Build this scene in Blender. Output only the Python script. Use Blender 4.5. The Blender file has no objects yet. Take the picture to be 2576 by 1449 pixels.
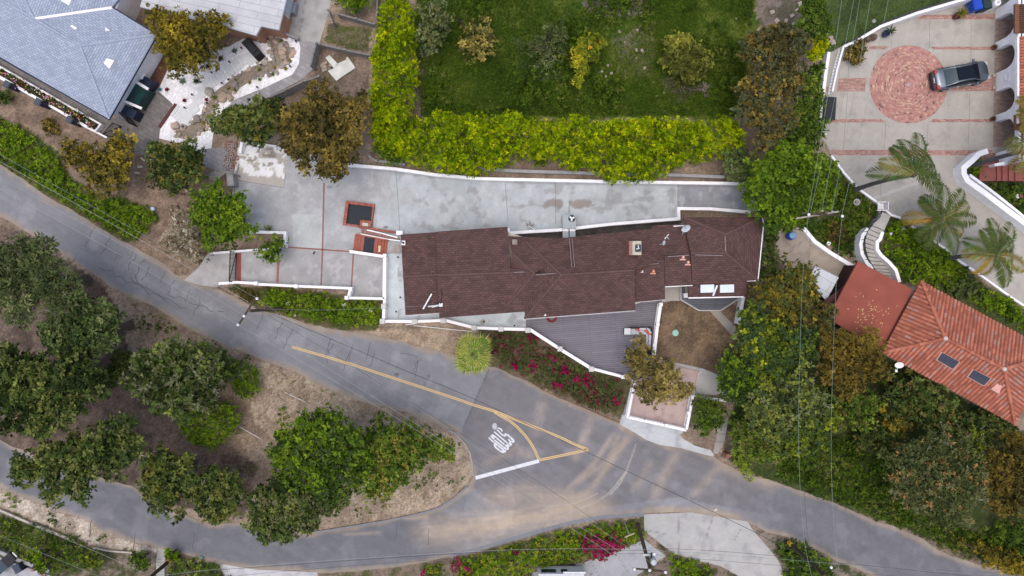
import bpy, bmesh, math, random
import numpy as np
from mathutils import Vector
from mathutils.geometry import tessellate_polygon
R_ = math.radians
C = bpy.context.scene.collection
S = bpy.context.scene
random.seed(7)
# ---------------------------------------------------------------- camera, sky, sun, exposure
H = 57.0                       # height of the drone above the road
GW = 84.0                      # metres of ground across the frame
K = GW / 2576.0                # metres per unit of the 2576-wide plan the scene was surveyed in
cam_d = bpy.data.cameras.new("Camera"); cam = bpy.data.objects.new("Camera", cam_d); C.objects.link(cam)
cam.location = (0, 0, H); cam.rotation_euler = (0, 0, 0)
cam_d.sensor_width = 36.0; cam_d.lens = 36.0 * H / GW
cam_d.clip_start = 0.5; cam_d.clip_end = 3000
S.camera = cam
SUN_EL, SUN_AZ = R_(83), R_(222)          # azimuth clockwise from north
wd = bpy.data.worlds.new("World"); S.world = wd; wd.use_nodes = True
nt = wd.node_tree
sky = nt.nodes.new("ShaderNodeTexSky"); sky.sky_type = 'NISHITA'; sky.sun_disc = False
sky.sun_elevation = SUN_EL; sky.sun_rotation = SUN_AZ
sky.air_density = 0.7; sky.dust_density = 4.0; sky.ozone_density = 0.6
nt.links.new(sky.outputs[0], nt.nodes["Background"].inputs[0])
nt.nodes["Background"].inputs[1].default_value = 0.15
sl = bpy.data.lights.new("sun", 'SUN'); sl.energy = 0.55; sl.angle = R_(70); sl.color = (1, 0.97, 0.92)
so = bpy.data.objects.new("sun", sl); C.objects.link(so)
sd = Vector((math.sin(SUN_AZ) * math.cos(SUN_EL), math.cos(SUN_AZ) * math.cos(SUN_EL), math.sin(SUN_EL)))
so.rotation_euler = sd.to_track_quat('Z', 'Y').to_euler(); so.location = (20, 30, 80)
S.view_settings.view_transform = 'Standard'; S.view_settings.look = 'None'
S.view_settings.exposure = 0.60; S.view_settings.gamma = 1.0
S.render.engine = 'CYCLES'
S.cycles.max_bounces = 6; S.cycles.diffuse_bounces = 3; S.cycles.transparent_max_bounces = 4
S.cycles.use_denoising = True

# ---------------------------------------------------------------- plan -> world
def W(dx, dy, z=0.0):
    s = (H - z) / H * K
    return ((dx - 1288) * s, -(dy - 724.5) * s, z)
def t(c, r, pts):              # survey tile (column, row) -> plan units
    return [(644 * c + x / 4, 362.25 * r + y / 4) for x, y in pts]
def pip(px, py, poly):
    px = np.asarray(px); py = np.asarray(py)
    ins = np.zeros(px.shape, bool); n = len(poly)
    for i in range(n):
        x1, y1 = poly[i]; x2, y2 = poly[(i + 1) % n]
        if y1 == y2: continue
        c = ((y1 > py) != (y2 > py)) & (px < (x2 - x1) * (py - y1) / (y2 - y1) + x1)
        ins ^= c
    return ins
def dist_line(px, py, pts, closed=False):
    d = np.full(np.shape(px), 1e9)
    n = len(pts)
    for i in range(n if closed else n - 1):
        x1, y1 = pts[i]; x2, y2 = pts[(i + 1) % n]
        vx, vy = x2 - x1, y2 - y1; L = vx * vx + vy * vy + 1e-12
        u = np.clip(((px - x1) * vx + (py - y1) * vy) / L, 0, 1)
        d = np.minimum(d, np.hypot(px - x1 - u * vx, py - y1 - u * vy))
    return d
def near_line(px, py, pts):
    d = np.full(np.shape(px), 1e9); ox = np.array(px, float); oy = np.array(py, float)
    n = len(pts)
    for i in range(n):
        x1, y1 = pts[i]; x2, y2 = pts[(i + 1) % n]
        vx, vy = x2 - x1, y2 - y1; L = vx * vx + vy * vy + 1e-12
        u = np.clip(((px - x1) * vx + (py - y1) * vy) / L, 0, 1)
        qx, qy = x1 + u * vx, y1 + u * vy; e = np.hypot(px - qx, py - qy)
        m = e < d; d = np.where(m, e, d); ox = np.where(m, qx, ox); oy = np.where(m, qy, oy)
    return ox, oy, d
def sm(a, b, x):
    u = np.clip((x - a) / (b - a), 0, 1); return u * u * (3 - 2 * u)
_lat = np.random.RandomState(3).rand(256, 256)
def vn(x, y, s, k=0):
    x = np.asarray(x) / s + 17.3 * k; y = np.asarray(y) / s + 9.1 * k
    xi = np.floor(x).astype(int); yi = np.floor(y).astype(int); fx = x - xi; fy = y - yi
    fx = fx * fx * (3 - 2 * fx); fy = fy * fy * (3 - 2 * fy)
    g = lambda a, b: _lat[(a + 31 * k) % 256, (b + 57 * k) % 256]
    return (g(xi, yi) * (1 - fx) + g(xi + 1, yi) * fx) * (1 - fy) + (g(xi, yi + 1) * (1 - fx) + g(xi + 1, yi + 1) * fx) * fy
def fbm(x, y, s, k=0, o=4):
    r = 0; a = 1; w = 0
    for i in range(o):
        r = r + a * vn(x, y, s / 2 ** i, k + i * 3); w += a; a *= 0.55
    return r / w
def lerp(a, b, m):
    return a + (np.asarray(b) - a) * np.asarray(m)[..., None]

# ---------------------------------------------------------------- road outline and terrain height
N_EDGE = [(-500, 140), (-120, 345), (0, 411), (28, 433), (82, 466), (115, 489), (147, 510), (180, 527), (215, 549), (240, 569), (272, 585), (300, 602),
  (322, 612), (360, 635), (410, 664), (435, 684), (462, 704), (500, 716), (545, 722), (600, 752), (650, 778), (736, 802), (771, 814), (819, 824), (844, 829),
  (894, 837), (939, 844), (999, 857), (1044, 869), (1119, 887), (1134, 894), (1180, 906), (1231, 922), (1249, 923), (1288, 943), (1338, 964), (1368, 984),
  (1413, 1004), (1463, 1024), (1525, 1052), (1559, 1066), (1598, 1086), (1625, 1104), (1658, 1117), (1713, 1124), (1763, 1139), (1800, 1152), (1820, 1163),
  (1870, 1190), (1932, 1206), (1969, 1219), (2012, 1234), (2069, 1254), (2144, 1284), (2202, 1309), (2257, 1327), (2314, 1352), (2357, 1384), (2394, 1399),
  (2457, 1419), (2507, 1429), (2576, 1445), (2760, 1490), (3100, 1560)]
S_EDGE = [(3100, 1760), (2600, 1620), (2350, 1520), (2194, 1449), (2157, 1432), (2107, 1412), (2069, 1389), (2032, 1372), (1994, 1354), (1932, 1339), (1888, 1319), (1863, 1309), (1788, 1297),
  (1738, 1289), (1623, 1289), (1620, 1296), (1513, 1304), (1438, 1319), (1363, 1339), (1288, 1361), (1206, 1384), (1131, 1402), (1069, 1414), (994, 1427),
  (894, 1437), (819, 1442), (769, 1439), (644, 1434), (550, 1419), (450, 1389), (397, 1379), (350, 1367), (300, 1352), (250, 1332), (225, 1312), (195, 1299),
  (142, 1287), (100, 1269), (50, 1247), (0, 1227), (-150, 1165), (-500, 1010)]
ISLAND = [(-500, 900), (-120, 1060), (0, 1107), (25, 1119), (62, 1134), (130, 1165), (200, 1188), (270, 1205), (332, 1222), (362, 1242), (430, 1285), (512, 1315), (550, 1319), (600, 1316),
  (700, 1336), (791, 1337), (819, 1334), (856, 1327), (919, 1317), (969, 1309), (1044, 1294), (1101, 1279), (1144, 1252), (1176, 1222), (1189, 1199), (1186, 1162), (1181, 1137),
  (1169, 1114), (1144, 1087), (1126, 1078), (1094, 1063), (1019, 1038), (956, 1021), (894, 1004), (824, 977), (774, 954), (744, 937), (694, 919), (644, 899),
  (600, 879), (550, 863), (487, 831), (435, 802), (390, 773), (337, 751), (295, 729), (275, 719), (250, 699), (215, 676), (180, 652), (150, 632), (105, 607),
  (62, 582), (25, 560), (0, 546), (-120, 480), (-500, 270)]
def rag(pts, amp=3.0, step=14, k=0, closed=False):     # broken edge
    out = []; n = len(pts)
    for i in range(n if closed else n - 1):
        (x1, y1), (x2, y2) = pts[i], pts[(i + 1) % n]
        L = math.hypot(x2 - x1, y2 - y1); m = max(1, int(L / step)) if L < 260 else 1
        for j in range(m):
            u = j / m; x = x1 + (x2 - x1) * u; y = y1 + (y2 - y1) * u
            a = (float(fbm(x, y, 30, k, 3)) - 0.5) * 2 * amp
            out.append((x - (y2 - y1) / L * a, y + (x2 - x1) / L * a))
    if not closed: out.append(pts[-1])
    return out
ROAD = rag(N_EDGE, 4, 10, 1) + rag(S_EDGE, 3, 10, 2) + rag(ISLAND, 4, 10, 3)
roadw = [W(x, y)[:2] for x, y in ROAD]
islw = [W(x, y)[:2] for x, y in ISLAND]
southw = [W(x, y)[:2] for x, y in S_EDGE + [(-900, 1010), (-900, 3000), (3600, 3000), (3600, 1760)]]
GX0, GY0, GS = -80.0, -55.0, 0.4
_gx = np.arange(GX0, 80.01, GS); _gy = np.arange(GY0, 55.01, GS)
_X, _Y = np.meshgrid(_gx, _gy)
_din = pip(_X, _Y, roadw); _dd = np.where(_din, 0, dist_line(_X, _Y, roadw, True))
_isl = pip(_X, _Y, islw) ; _sou = pip(_X, _Y, southw)
_hg = np.where(_isl, 0.30 * sm(0.2, 3, _dd) * (0.6 + 0.8 * fbm(_X, _Y, 5, 2)), np.where(_sou, -0.8 * sm(0.3, 4, _dd), 1.0 * sm(0.15, 3.6, _dd)))
def hf(x, y):
    x = np.clip((np.asarray(x, float) - GX0) / GS, 0, len(_gx) - 1.001); y = np.clip((np.asarray(y, float) - GY0) / GS, 0, len(_gy) - 1.001)
    i = x.astype(int); j = y.astype(int); fx = x - i; fy = y - j
    return (_hg[j, i] * (1 - fx) + _hg[j, i + 1] * fx) * (1 - fy) + (_hg[j + 1, i] * (1 - fx) + _hg[j + 1, i + 1] * fx) * fy
def G(dx, dy, e=0.0):
    z = e
    for _ in range(4):
        x, y, _z = W(dx, dy, z); z = float(hf(x, y)) + e
    return (x, y, z)
def toD(x, y, z):
    s = (H - z) / H * K
    return x / s + 1288, -y / s + 724.5

# ---------------------------------------------------------------- object helpers
WL = {}
def thing(name, label, cat, loc, group=None, kind=None):
    o = bpy.data.objects.new(name, None); C.objects.link(o); o.location = loc; o.empty_display_size = 0.2
    o['label'] = label; o['category'] = cat
    if group: o['group'] = group
    if kind: o['kind'] = kind
    WL[o.name] = Vector(loc); return o
def tag(o, label, cat, group=None, kind=None):
    o['label'] = label; o['category'] = cat
    if group: o['group'] = group
    if kind: o['kind'] = kind
    return o
def link_mesh(name, me, mat, parent=None, loc=(0, 0, 0)):
    o = bpy.data.objects.new(name, me); C.objects.link(o)
    for m in (mat if isinstance(mat, (list, tuple)) else [mat]): me.materials.append(m)
    if parent is not None:
        o.parent = parent
    o.location = loc
    return o
class MB:
    def __init__(s): s.v = []; s.f = []; s.uv = []; s.c = []; s.mi = []
    def face(s, pts, uv=None, col=None, mi=0):
        i = len(s.v); s.v += [tuple(p) for p in pts]; s.f.append(list(range(i, i + len(pts)))); s.uv.append(uv); s.c.append(col); s.mi.append(mi)
    def hexa(s, b, tp, col=None, mi=0):      # bottom ring, top ring (same order, ccw)
        n = len(b)
        s.face(tp, None, col, mi); s.face(b[::-1], None, col, mi)
        for i in range(n):
            j = (i + 1) % n; s.face([b[i], b[j], tp[j], tp[i]], None, col, mi)
    def box(s, c, size, rz=0, col=None, mi=0, taper=1.0):
        hx, hy, hz = size[0] / 2, size[1] / 2, size[2] / 2; ca, sa = math.cos(rz), math.sin(rz)
        q = lambda x, y, z: (c[0] + x * ca - y * sa, c[1] + x * sa + y * ca, c[2] + z)
        b = [q(-hx, -hy, -hz), q(hx, -hy, -hz), q(hx, hy, -hz), q(-hx, hy, -hz)]
        a = taper; tp = [q(-hx * a, -hy * a, hz), q(hx * a, -hy * a, hz), q(hx * a, hy * a, hz), q(-hx * a, hy * a, hz)]
        s.hexa(b, tp, col, mi)
    def prism(s, xy, z0, z1, col=None, mi=0):
        a = sum(xy[i][0] * xy[(i + 1) % len(xy)][1] - xy[(i + 1) % len(xy)][0] * xy[i][1] for i in range(len(xy)))
        if a < 0: xy = xy[::-1]
        s.hexa([(x, y, z0) for x, y in xy], [(x, y, z1) for x, y in xy], col, mi)
    def tube(s, pts, r, n=8, col=None, mi=0, caps=True):
        pts = [Vector(p) for p in pts]; rs = r if isinstance(r, (list, tuple)) else [r] * len(pts)
        rings = []; up = Vector((0, 0, 1)); prev = None
        for i, p in enumerate(pts):
            d = (pts[min(i + 1, len(pts) - 1)] - pts[max(i - 1, 0)])
            if d.length < 1e-9: d = Vector((0, 0, 1))
            d.normalize()
            if prev is None:
                a = d.cross(up if abs(d.z) < 0.95 else Vector((1, 0, 0))); a.normalize()
            else:
                a = prev - d * prev.dot(d); a.normalize()
            prev = a; b = d.cross(a)
            rings.append([tuple(p + (a * math.cos(2 * math.pi * k / n) + b * math.sin(2 * math.pi * k / n)) * rs[i]) for k in range(n)])
        for i in range(len(rings) - 1):
            for k in range(n):
                l = (k + 1) % n; s.face([rings[i][k], rings[i][l], rings[i + 1][l], rings[i + 1][k]], None, col, mi)
        if caps: s.face(rings[0][::-1], None, col, mi); s.face(rings[-1], None, col, mi)
    def lathe(s, c, prof, n=20, col=None, mi=0, close=True):   # prof: (r, z) from bottom up
        rings = [[(c[0] + r * math.cos(2 * math.pi * k / n), c[1] + r * math.sin(2 * math.pi * k / n), c[2] + z) for k in range(n)] for r, z in prof]
        for i in range(len(rings) - 1):
            for k in range(n):
                l = (k + 1) % n; s.face([rings[i][k], rings[i][l], rings[i + 1][l], rings[i + 1][k]], None, col, mi)
        if close: s.face(rings[0][::-1], None, col, mi); s.face(rings[-1], None, col, mi)
    def build(s, name, mat, parent=None, org=None, smooth=False, merge=False):
        o_ = Vector(org) if org is not None else (WLp(parent) if parent is not None else Vector((0, 0, 0)))
        vs = [(v[0] - o_.x, v[1] - o_.y, v[2] - o_.z) for v in s.v]
        me = bpy.data.meshes.new(name); me.from_pydata(vs, [], s.f)
        if any(u is not None for u in s.uv):
            ul = me.uv_layers.new(name="UVMap"); k = 0
            for f, u in zip(s.f, s.uv):
                for q in range(len(f)):
                    ul.data[k].uv = u[q] if u is not None else (0, 0); k += 1
        if any(c is not None for c in s.c):
            at = me.attributes.new("Col", 'FLOAT_COLOR', 'POINT'); arr = np.ones((len(vs), 4), np.float32) * 0.5
            for f, c in zip(s.f, s.c):
                if c is not None: arr[f, :3] = c
            arr[:, 3] = 1; at.data.foreach_set("color", arr.ravel())
        for i, m in enumerate(s.mi): me.polygons[i].material_index = m
        if merge:
            bm = bmesh.new(); bm.from_mesh(me); bmesh.ops.remove_doubles(bm, verts=bm.verts, dist=1e-4); bm.to_mesh(me); bm.free()
        if smooth:
            me.polygons.foreach_set("use_smooth", [True] * len(me.polygons))
        me.update()
        loc = (0, 0, 0)
        if parent is None: loc = tuple(o_)
        ob = link_mesh(name, me, mat, parent, loc)
        WL[ob.name] = o_.copy(); return ob
def WLp(o): return WL[o.name]

# ---------------------------------------------------------------- materials
MATS = {}
def base_mat(name):
    m = bpy.data.materials.new(name); m.use_nodes = True
    n = m.node_tree.nodes; l = m.node_tree.links; p = n["Principled BSDF"]
    return m, n, l, p
def M(name, col, rough=0.7, metal=0.0, var=0.12, scale=3.0, bump=0.0, spec=0.3, streak=None):
    if name in MATS: return MATS[name]
    m, n, l, p = base_mat(name)
    tc = n.new("ShaderNodeTexCoord"); nz = n.new("ShaderNodeTexNoise"); nz.inputs["Scale"].default_value = scale; nz.inputs["Detail"].default_value = 6
    l.new(tc.outputs["Object"], nz.inputs["Vector"])
    mr = n.new("ShaderNodeMapRange"); mr.inputs[1].default_value = 0.3; mr.inputs[2].default_value = 0.7
    mr.inputs[3].default_value = 1 - var; mr.inputs[4].default_value = 1 + var
    l.new(nz.outputs["Fac"], mr.inputs[0])
    mx = n.new("ShaderNodeVectorMath"); mx.operation = 'SCALE'; mx.inputs[0].default_value = col; l.new(mr.outputs[0], mx.inputs["Scale"])
    l.new(mx.outputs[0], p.inputs["Base Color"])
    p.inputs["Roughness"].default_value = rough; p.inputs["Metallic"].default_value = metal; p.inputs["Specular IOR Level"].default_value = spec
    if bump:
        b = n.new("ShaderNodeBump"); b.inputs["Strength"].default_value = bump; b.inputs["Distance"].default_value = 0.05
        l.new(nz.outputs["Fac"], b.inputs["Height"]); l.new(b.outputs[0], p.inputs["Normal"])
    MATS[name] = m; return m
def MV(name, rough=0.9, s1=6.0, a1=0.25, s2=40.0, a2=0.15, bump=0.3, spec=0.2):   # vertex colour x two noises
    if name in MATS: return MATS[name]
    m, n, l, p = base_mat(name)
    at = n.new("ShaderNodeAttribute"); at.attribute_name = "Col"
    tc = n.new("ShaderNodeTexCoord"); prev = at.outputs["Color"]; hs = []
    for s, a in ((s1, a1), (s2, a2)):
        nz = n.new("ShaderNodeTexNoise"); nz.inputs["Scale"].default_value = s; nz.inputs["Detail"].default_value = 5; nz.inputs["Roughness"].default_value = 0.65
        l.new(tc.outputs["Object"], nz.inputs["Vector"])
        mr = n.new("ShaderNodeMapRange"); mr.inputs[1].default_value = 0.32; mr.inputs[2].default_value = 0.68; mr.inputs[3].default_value = 1 - a; mr.inputs[4].default_value = 1 + a
        l.new(nz.outputs["Fac"], mr.inputs[0])
        mx = n.new("ShaderNodeVectorMath"); mx.operation = 'SCALE'; l.new(prev, mx.inputs[0]); l.new(mr.outputs[0], mx.inputs["Scale"]); prev = mx.outputs[0]; hs.append(nz)
    l.new(prev, p.inputs["Base Color"]); p.inputs["Roughness"].default_value = rough; p.inputs["Specular IOR Level"].default_value = spec
    if bump:
        b = n.new("ShaderNodeBump"); b.inputs["Strength"].default_value = bump; b.inputs["Distance"].default_value = 0.06
        l.new(hs[0].outputs["Fac"], b.inputs["Height"]); l.new(b.outputs[0], p.inputs["Normal"])
    MATS[name] = m; return m
def MB_brick(name, c1, c2, mortar, bw, rh, ms=0.012, rough=0.85, uv=True, rot=0.0, bump=0.4, var=0.2, off=0.5, bias=0.0):
    if name in MATS: return MATS[name]
    m, n, l, p = base_mat(name)
    tc = n.new("ShaderNodeTexCoord"); mp = n.new("ShaderNodeMapping"); mp.inputs["Rotation"].default_value = (0, 0, rot)
    l.new(tc.outputs["UV" if uv else "Object"], mp.inputs["Vector"])
    br = n.new("ShaderNodeTexBrick"); br.inputs["Scale"].default_value = 1.0; br.inputs["Brick Width"].default_value = bw; br.inputs["Row Height"].default_value = rh
    br.inputs["Mortar Size"].default_value = ms; br.inputs["Color1"].default_value = (*c1, 1); br.inputs["Color2"].default_value = (*c2, 1); br.inputs["Mortar"].default_value = (*mortar, 1)
    br.inputs["Bias"].default_value = bias; br.offset = off
    l.new(mp.outputs[0], br.inputs["Vector"])
    nz = n.new("ShaderNodeTexNoise"); nz.inputs["Scale"].default_value = 0.9; nz.inputs["Detail"].default_value = 7; nz.inputs["Roughness"].default_value = 0.7; l.new(tc.outputs["Object"], nz.inputs["Vector"])
    mr = n.new("ShaderNodeMapRange"); mr.inputs[1].default_value = 0.3; mr.inputs[2].default_value = 0.7; mr.inputs[3].default_value = 1 - var; mr.inputs[4].default_value = 1 + var
    l.new(nz.outputs["Fac"], mr.inputs[0])
    mx = n.new("ShaderNodeVectorMath"); mx.operation = 'SCALE'; l.new(br.outputs["Color"], mx.inputs[0]); l.new(mr.outputs[0], mx.inputs["Scale"]); l.new(mx.outputs[0], p.inputs["Base Color"])
    p.inputs["Roughness"].default_value = rough; p.inputs["Specular IOR Level"].default_value = 0.2
    if bump:
        b = n.new("ShaderNodeBump"); b.inputs["Strength"].default_value = bump; b.inputs["Distance"].default_value = 0.02
        l.new(br.outputs["Fac"], b.inputs["Height"]); b.invert = True; l.new(b.outputs[0], p.inputs["Normal"])
    MATS[name] = m; return m
def leaf_mat():
    m, n, l, p = base_mat("foliage")
    at = n.new("ShaderNodeAttribute"); at.attribute_name = "Col"
    tr = n.new("ShaderNodeBsdfTranslucent"); mxs = n.new("ShaderNodeMixShader"); mxs.inputs[0].default_value = 0.12
    out = n["Material Output"]
    l.new(at.outputs["Color"], p.inputs["Base Color"]); l.new(at.outputs["Color"], tr.inputs["Color"])
    p.inputs["Roughness"].default_value = 0.75; p.inputs["Specular IOR Level"].default_value = 0.06
    l.new(p.outputs[0], mxs.inputs[1]); l.new(tr.outputs[0], mxs.inputs[2]); l.new(mxs.outputs[0], out.inputs["Surface"])
    return m
LEAF = leaf_mat()
GROUND_M = MV("ground_earth", 0.95, 5.0, 0.34, 20.0, 0.42, 0.8)
ROAD_M = MV("worn_asphalt", 0.92, 1.1, 0.09, 26.0, 0.17, 0.2, 0.08)
CONC_M = MV("poured_concrete", 0.85, 1.6, 0.07, 12.0, 0.06, 0.1)
VC_M = MV("tinted_masonry", 0.85, 3.0, 0.10, 30.0, 0.10, 0.15)
WHITE = M("white_stucco", (0.85, 0.855, 0.87), 0.8, 0, 0.09, 2.2, 0.05)
WHITEP = M("white_paint", (0.8, 0.8, 0.81), 0.5, 0, 0.04, 2.0)
CREAM = M("cream_stucco", (0.5, 0.45, 0.37), 0.85, 0, 0.1, 2.0)
GREYC = M("grey_block", (0.30, 0.30, 0.30), 0.9, 0, 0.15, 3.0, 0.2)
BLACKM = M("black_metal", (0.02, 0.02, 0.025), 0.5, 0.3)
GREYM = M("grey_metal", (0.33, 0.36, 0.39), 0.45, 0.5, 0.06)
GALV = M("pale_metal", (0.5, 0.54, 0.56), 0.5, 0.3, 0.08)
DARKGLASS = M("dark_glass", (0.015, 0.02, 0.03), 0.15, 0, 0.1, 1.0, 0, 0.3)
WOODP = M("weathered_pole_wood", (0.11, 0.075, 0.05), 0.9, 0, 0.3, 6.0, 0.3)
BARK = M("bark", (0.12, 0.095, 0.07), 0.95, 0, 0.3, 5.0, 0.5)
PALEBARK = M("pale_bark", (0.3, 0.27, 0.22), 0.95, 0, 0.25, 5.0, 0.4)
FENCEW = M("weathered_fence_boards", (0.25, 0.24, 0.23), 0.9, 0, 0.25, 5.0, 0.3)
RUBBER = M("black_rubber", (0.02, 0.02, 0.02), 0.8)
SHINGLE_B = MB_brick("brown_shingles", (0.124, 0.068, 0.060), (0.080, 0.046, 0.042), (0.046, 0.027, 0.026), 0.36, 0.18, 0.014, var=0.17)
SHINGLE_G = MB_brick("blue_grey_shingles", (0.375, 0.42, 0.505), (0.285, 0.33, 0.41), (0.17, 0.205, 0.275), 0.36, 0.17, 0.016, var=0.10)
PAVER = MB_brick("grey_pavers", (0.33, 0.32, 0.33), (0.25, 0.245, 0.25), (0.18, 0.175, 0.175), 0.5, 0.32, 0.012, uv=False, rot=0.5, var=0.16)
PAVERD = MB_brick("dark_pavers", (0.21, 0.195, 0.185), (0.15, 0.14, 0.135), (0.10, 0.095, 0.09), 0.5, 0.32, 0.012, uv=False, rot=0.55, var=0.22)
DECK = MB_brick("grey_deck_boards", (0.205, 0.194, 0.222), (0.175, 0.168, 0.192), (0.105, 0.10, 0.114), 4.2, 0.165, 0.016, uv=False, rot=R_(-4.3), var=0.07, bump=0.6)
DECKD = MB_brick("slate_deck_boards", (0.14, 0.15, 0.17), (0.115, 0.125, 0.145), (0.05, 0.055, 0.065), 4.2, 0.14, 0.016, uv=False, rot=R_(-1), var=0.08, bump=0.6)
BRICKW = MB_brick("red_brick_wall", (0.33, 0.10, 0.07), (0.25, 0.075, 0.055), (0.38, 0.3, 0.26), 0.22, 0.075, 0.01, uv=False, var=0.2)

# ---------------------------------------------------------------- sheets that lie on the ground
def grid_mesh(x, y, zf, cells, colf, name):
    pass
def sheet(name, dpts, mat, off=0.03, cell=0.14, z=None, col=(0.3, 0.3, 0.3), paint=None, thick=0.0, parent=None, clip=True):
    pw = [(G(px, py, off)[:2] if z is None else W(px, py, z)[:2]) for px, py in dpts]
    xs = [p[0] for p in pw]; ys = [p[1] for p in pw]
    x0, x1, y0, y1 = min(xs), max(xs), min(ys), max(ys)
    if clip: x0, x1, y0, y1 = max(x0, -58), min(x1, 58), max(y0, -36), min(y1, 36)
    nx = int((x1 - x0) / cell) + 2; ny = int((y1 - y0) / cell) + 2
    gx = x0 - cell * 0.5 + np.arange(nx + 1) * cell; gy = y0 - cell * 0.5 + np.arange(ny + 1) * cell
    cx, cy = np.meshgrid((gx[:-1] + gx[1:]) / 2, (gy[:-1] + gy[1:]) / 2)
    ins = pip(cx, cy, pw)
    VX, VY = np.meshgrid(gx, gy)
    cnt = np.zeros(VX.shape, int)
    cnt[:-1, :-1] += ins; cnt[1:, :-1] += ins; cnt[:-1, 1:] += ins; cnt[1:, 1:] += ins
    bnd = (cnt > 0) & (cnt < 4)
    qx, qy, qd = near_line(VX[bnd], VY[bnd], pw); ok = qd < cell * 1.3
    bx = VX[bnd]; by = VY[bnd]; bx = np.where(ok, qx, bx); by = np.where(ok, qy, by); VX[bnd] = bx; VY[bnd] = by
    used = cnt > 0; idx = -np.ones(VX.shape, int); idx[used] = np.arange(used.sum())
    vx = VX[used]; vy = VY[used]; vz = (hf(vx, vy) + off) if z is None else np.full(vx.shape, z)
    j, i = np.nonzero(ins)
    quads = np.stack([idx[j, i], idx[j, i + 1], idx[j + 1, i + 1], idx[j + 1, i]], 1)
    V = np.stack([vx, vy, vz], 1)
    DX, DY = toD(vx, vy, vz)
    cols = np.ones((len(V), 3)) * np.asarray(col)
    if paint is not None: cols = paint(DX, DY, cols)
    if thick > 0:
        # side faces along the border
        e = {}
        for q in quads:
            for k in range(4):
                a, b = int(q[k]), int(q[(k + 1) % 4])
                if (b, a) in e: del e[(b, a)]
                else: e[(a, b)] = 1
        ids = sorted({a for ab in e for a in ab}); mp = {a: len(V) + n_ for n_, a in enumerate(ids)}
        low = V[ids].copy(); low[:, 2] -= thick
        V = np.concatenate([V, low]); cols = np.concatenate([cols, cols[ids]])
        side = np.array([[b, a, mp[a], mp[b]] for a, b in e])
        quads = np.concatenate([quads, side])
    return quad_mesh(name, V, quads, mat, cols, parent)
def quad_mesh(name, V, quads, mat, cols=None, parent=None, smooth=False):
    me = bpy.data.meshes.new(name); n = len(V); q = len(quads)
    o_ = WLp(parent) if parent is not None else Vector((0, 0, 0))
    me.vertices.add(n); me.vertices.foreach_set("co", (np.asarray(V, np.float32) - np.array(o_, np.float32)).ravel())
    me.loops.add(4 * q); me.loops.foreach_set("vertex_index", np.asarray(quads, np.int32).ravel())
    me.polygons.add(q); me.polygons.foreach_set("loop_start", np.arange(0, 4 * q, 4, dtype=np.int32)); me.polygons.foreach_set("loop_total", np.full(q, 4, np.int32))
    if smooth: me.polygons.foreach_set("use_smooth", np.ones(q, bool))
    me.update(calc_edges=True); me.validate()
    if cols is not None:
        at = me.attributes.new("Col", 'FLOAT_COLOR', 'POINT'); a = np.ones((n, 4), np.float32); a[:, :3] = np.clip(cols, 0.002, 1); at.data.foreach_set("color", a.ravel())
    ob = link_mesh(name, me, mat, parent); WL[ob.name] = o_.copy(); return ob
def struct(o): o['kind'] = 'structure'; return o
# ================================================================= SETTING: terrain, roads, paving
LOT = [(600, 356), (722, 372), (800, 392), (873, 412), (994, 421), (1094, 436), (1204, 446), (1288, 447), (1538, 454), (1905, 461), (1905, 532), (1703, 523), (1708, 552), (1450, 575), (1288, 588), (1276, 590), (1300, 700),
  (1322, 795), (1328, 831), (1261, 828), (1191, 825), (1119, 807), (963, 810), (966, 753), (872, 749), (882, 726), (744, 721), (644, 714), (590, 710), (596, 633), (716, 623), (716, 586), (620, 583), (619, 558), (585, 492), (587, 450)]
APRON = [(596, 632), (590, 711), (560, 715), (545, 723), (500, 717), (462, 705), (500, 672), (527, 634)]
lotw = [G(x, y)[:2] for x, y in LOT]; lotw = [W(x, y, 1.0)[:2] for x, y in LOT]; aprw = [W(x, y, 0.5)[:2] for x, y in APRON]
_m = pip(_X, _Y, lotw) | (dist_line(_X, _Y, lotw, True) < 0.45)
_DX = _X / K + 1288
_ma = pip(_X, _Y, aprw) | (dist_line(_X, _Y, aprw, True) < 0.3)
_hg = np.where(_ma & ~_din, sm(475, 600, _DX), _hg)
_hg = np.where(_m & ~_din & ~_ma, 1.0, _hg)

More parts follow.
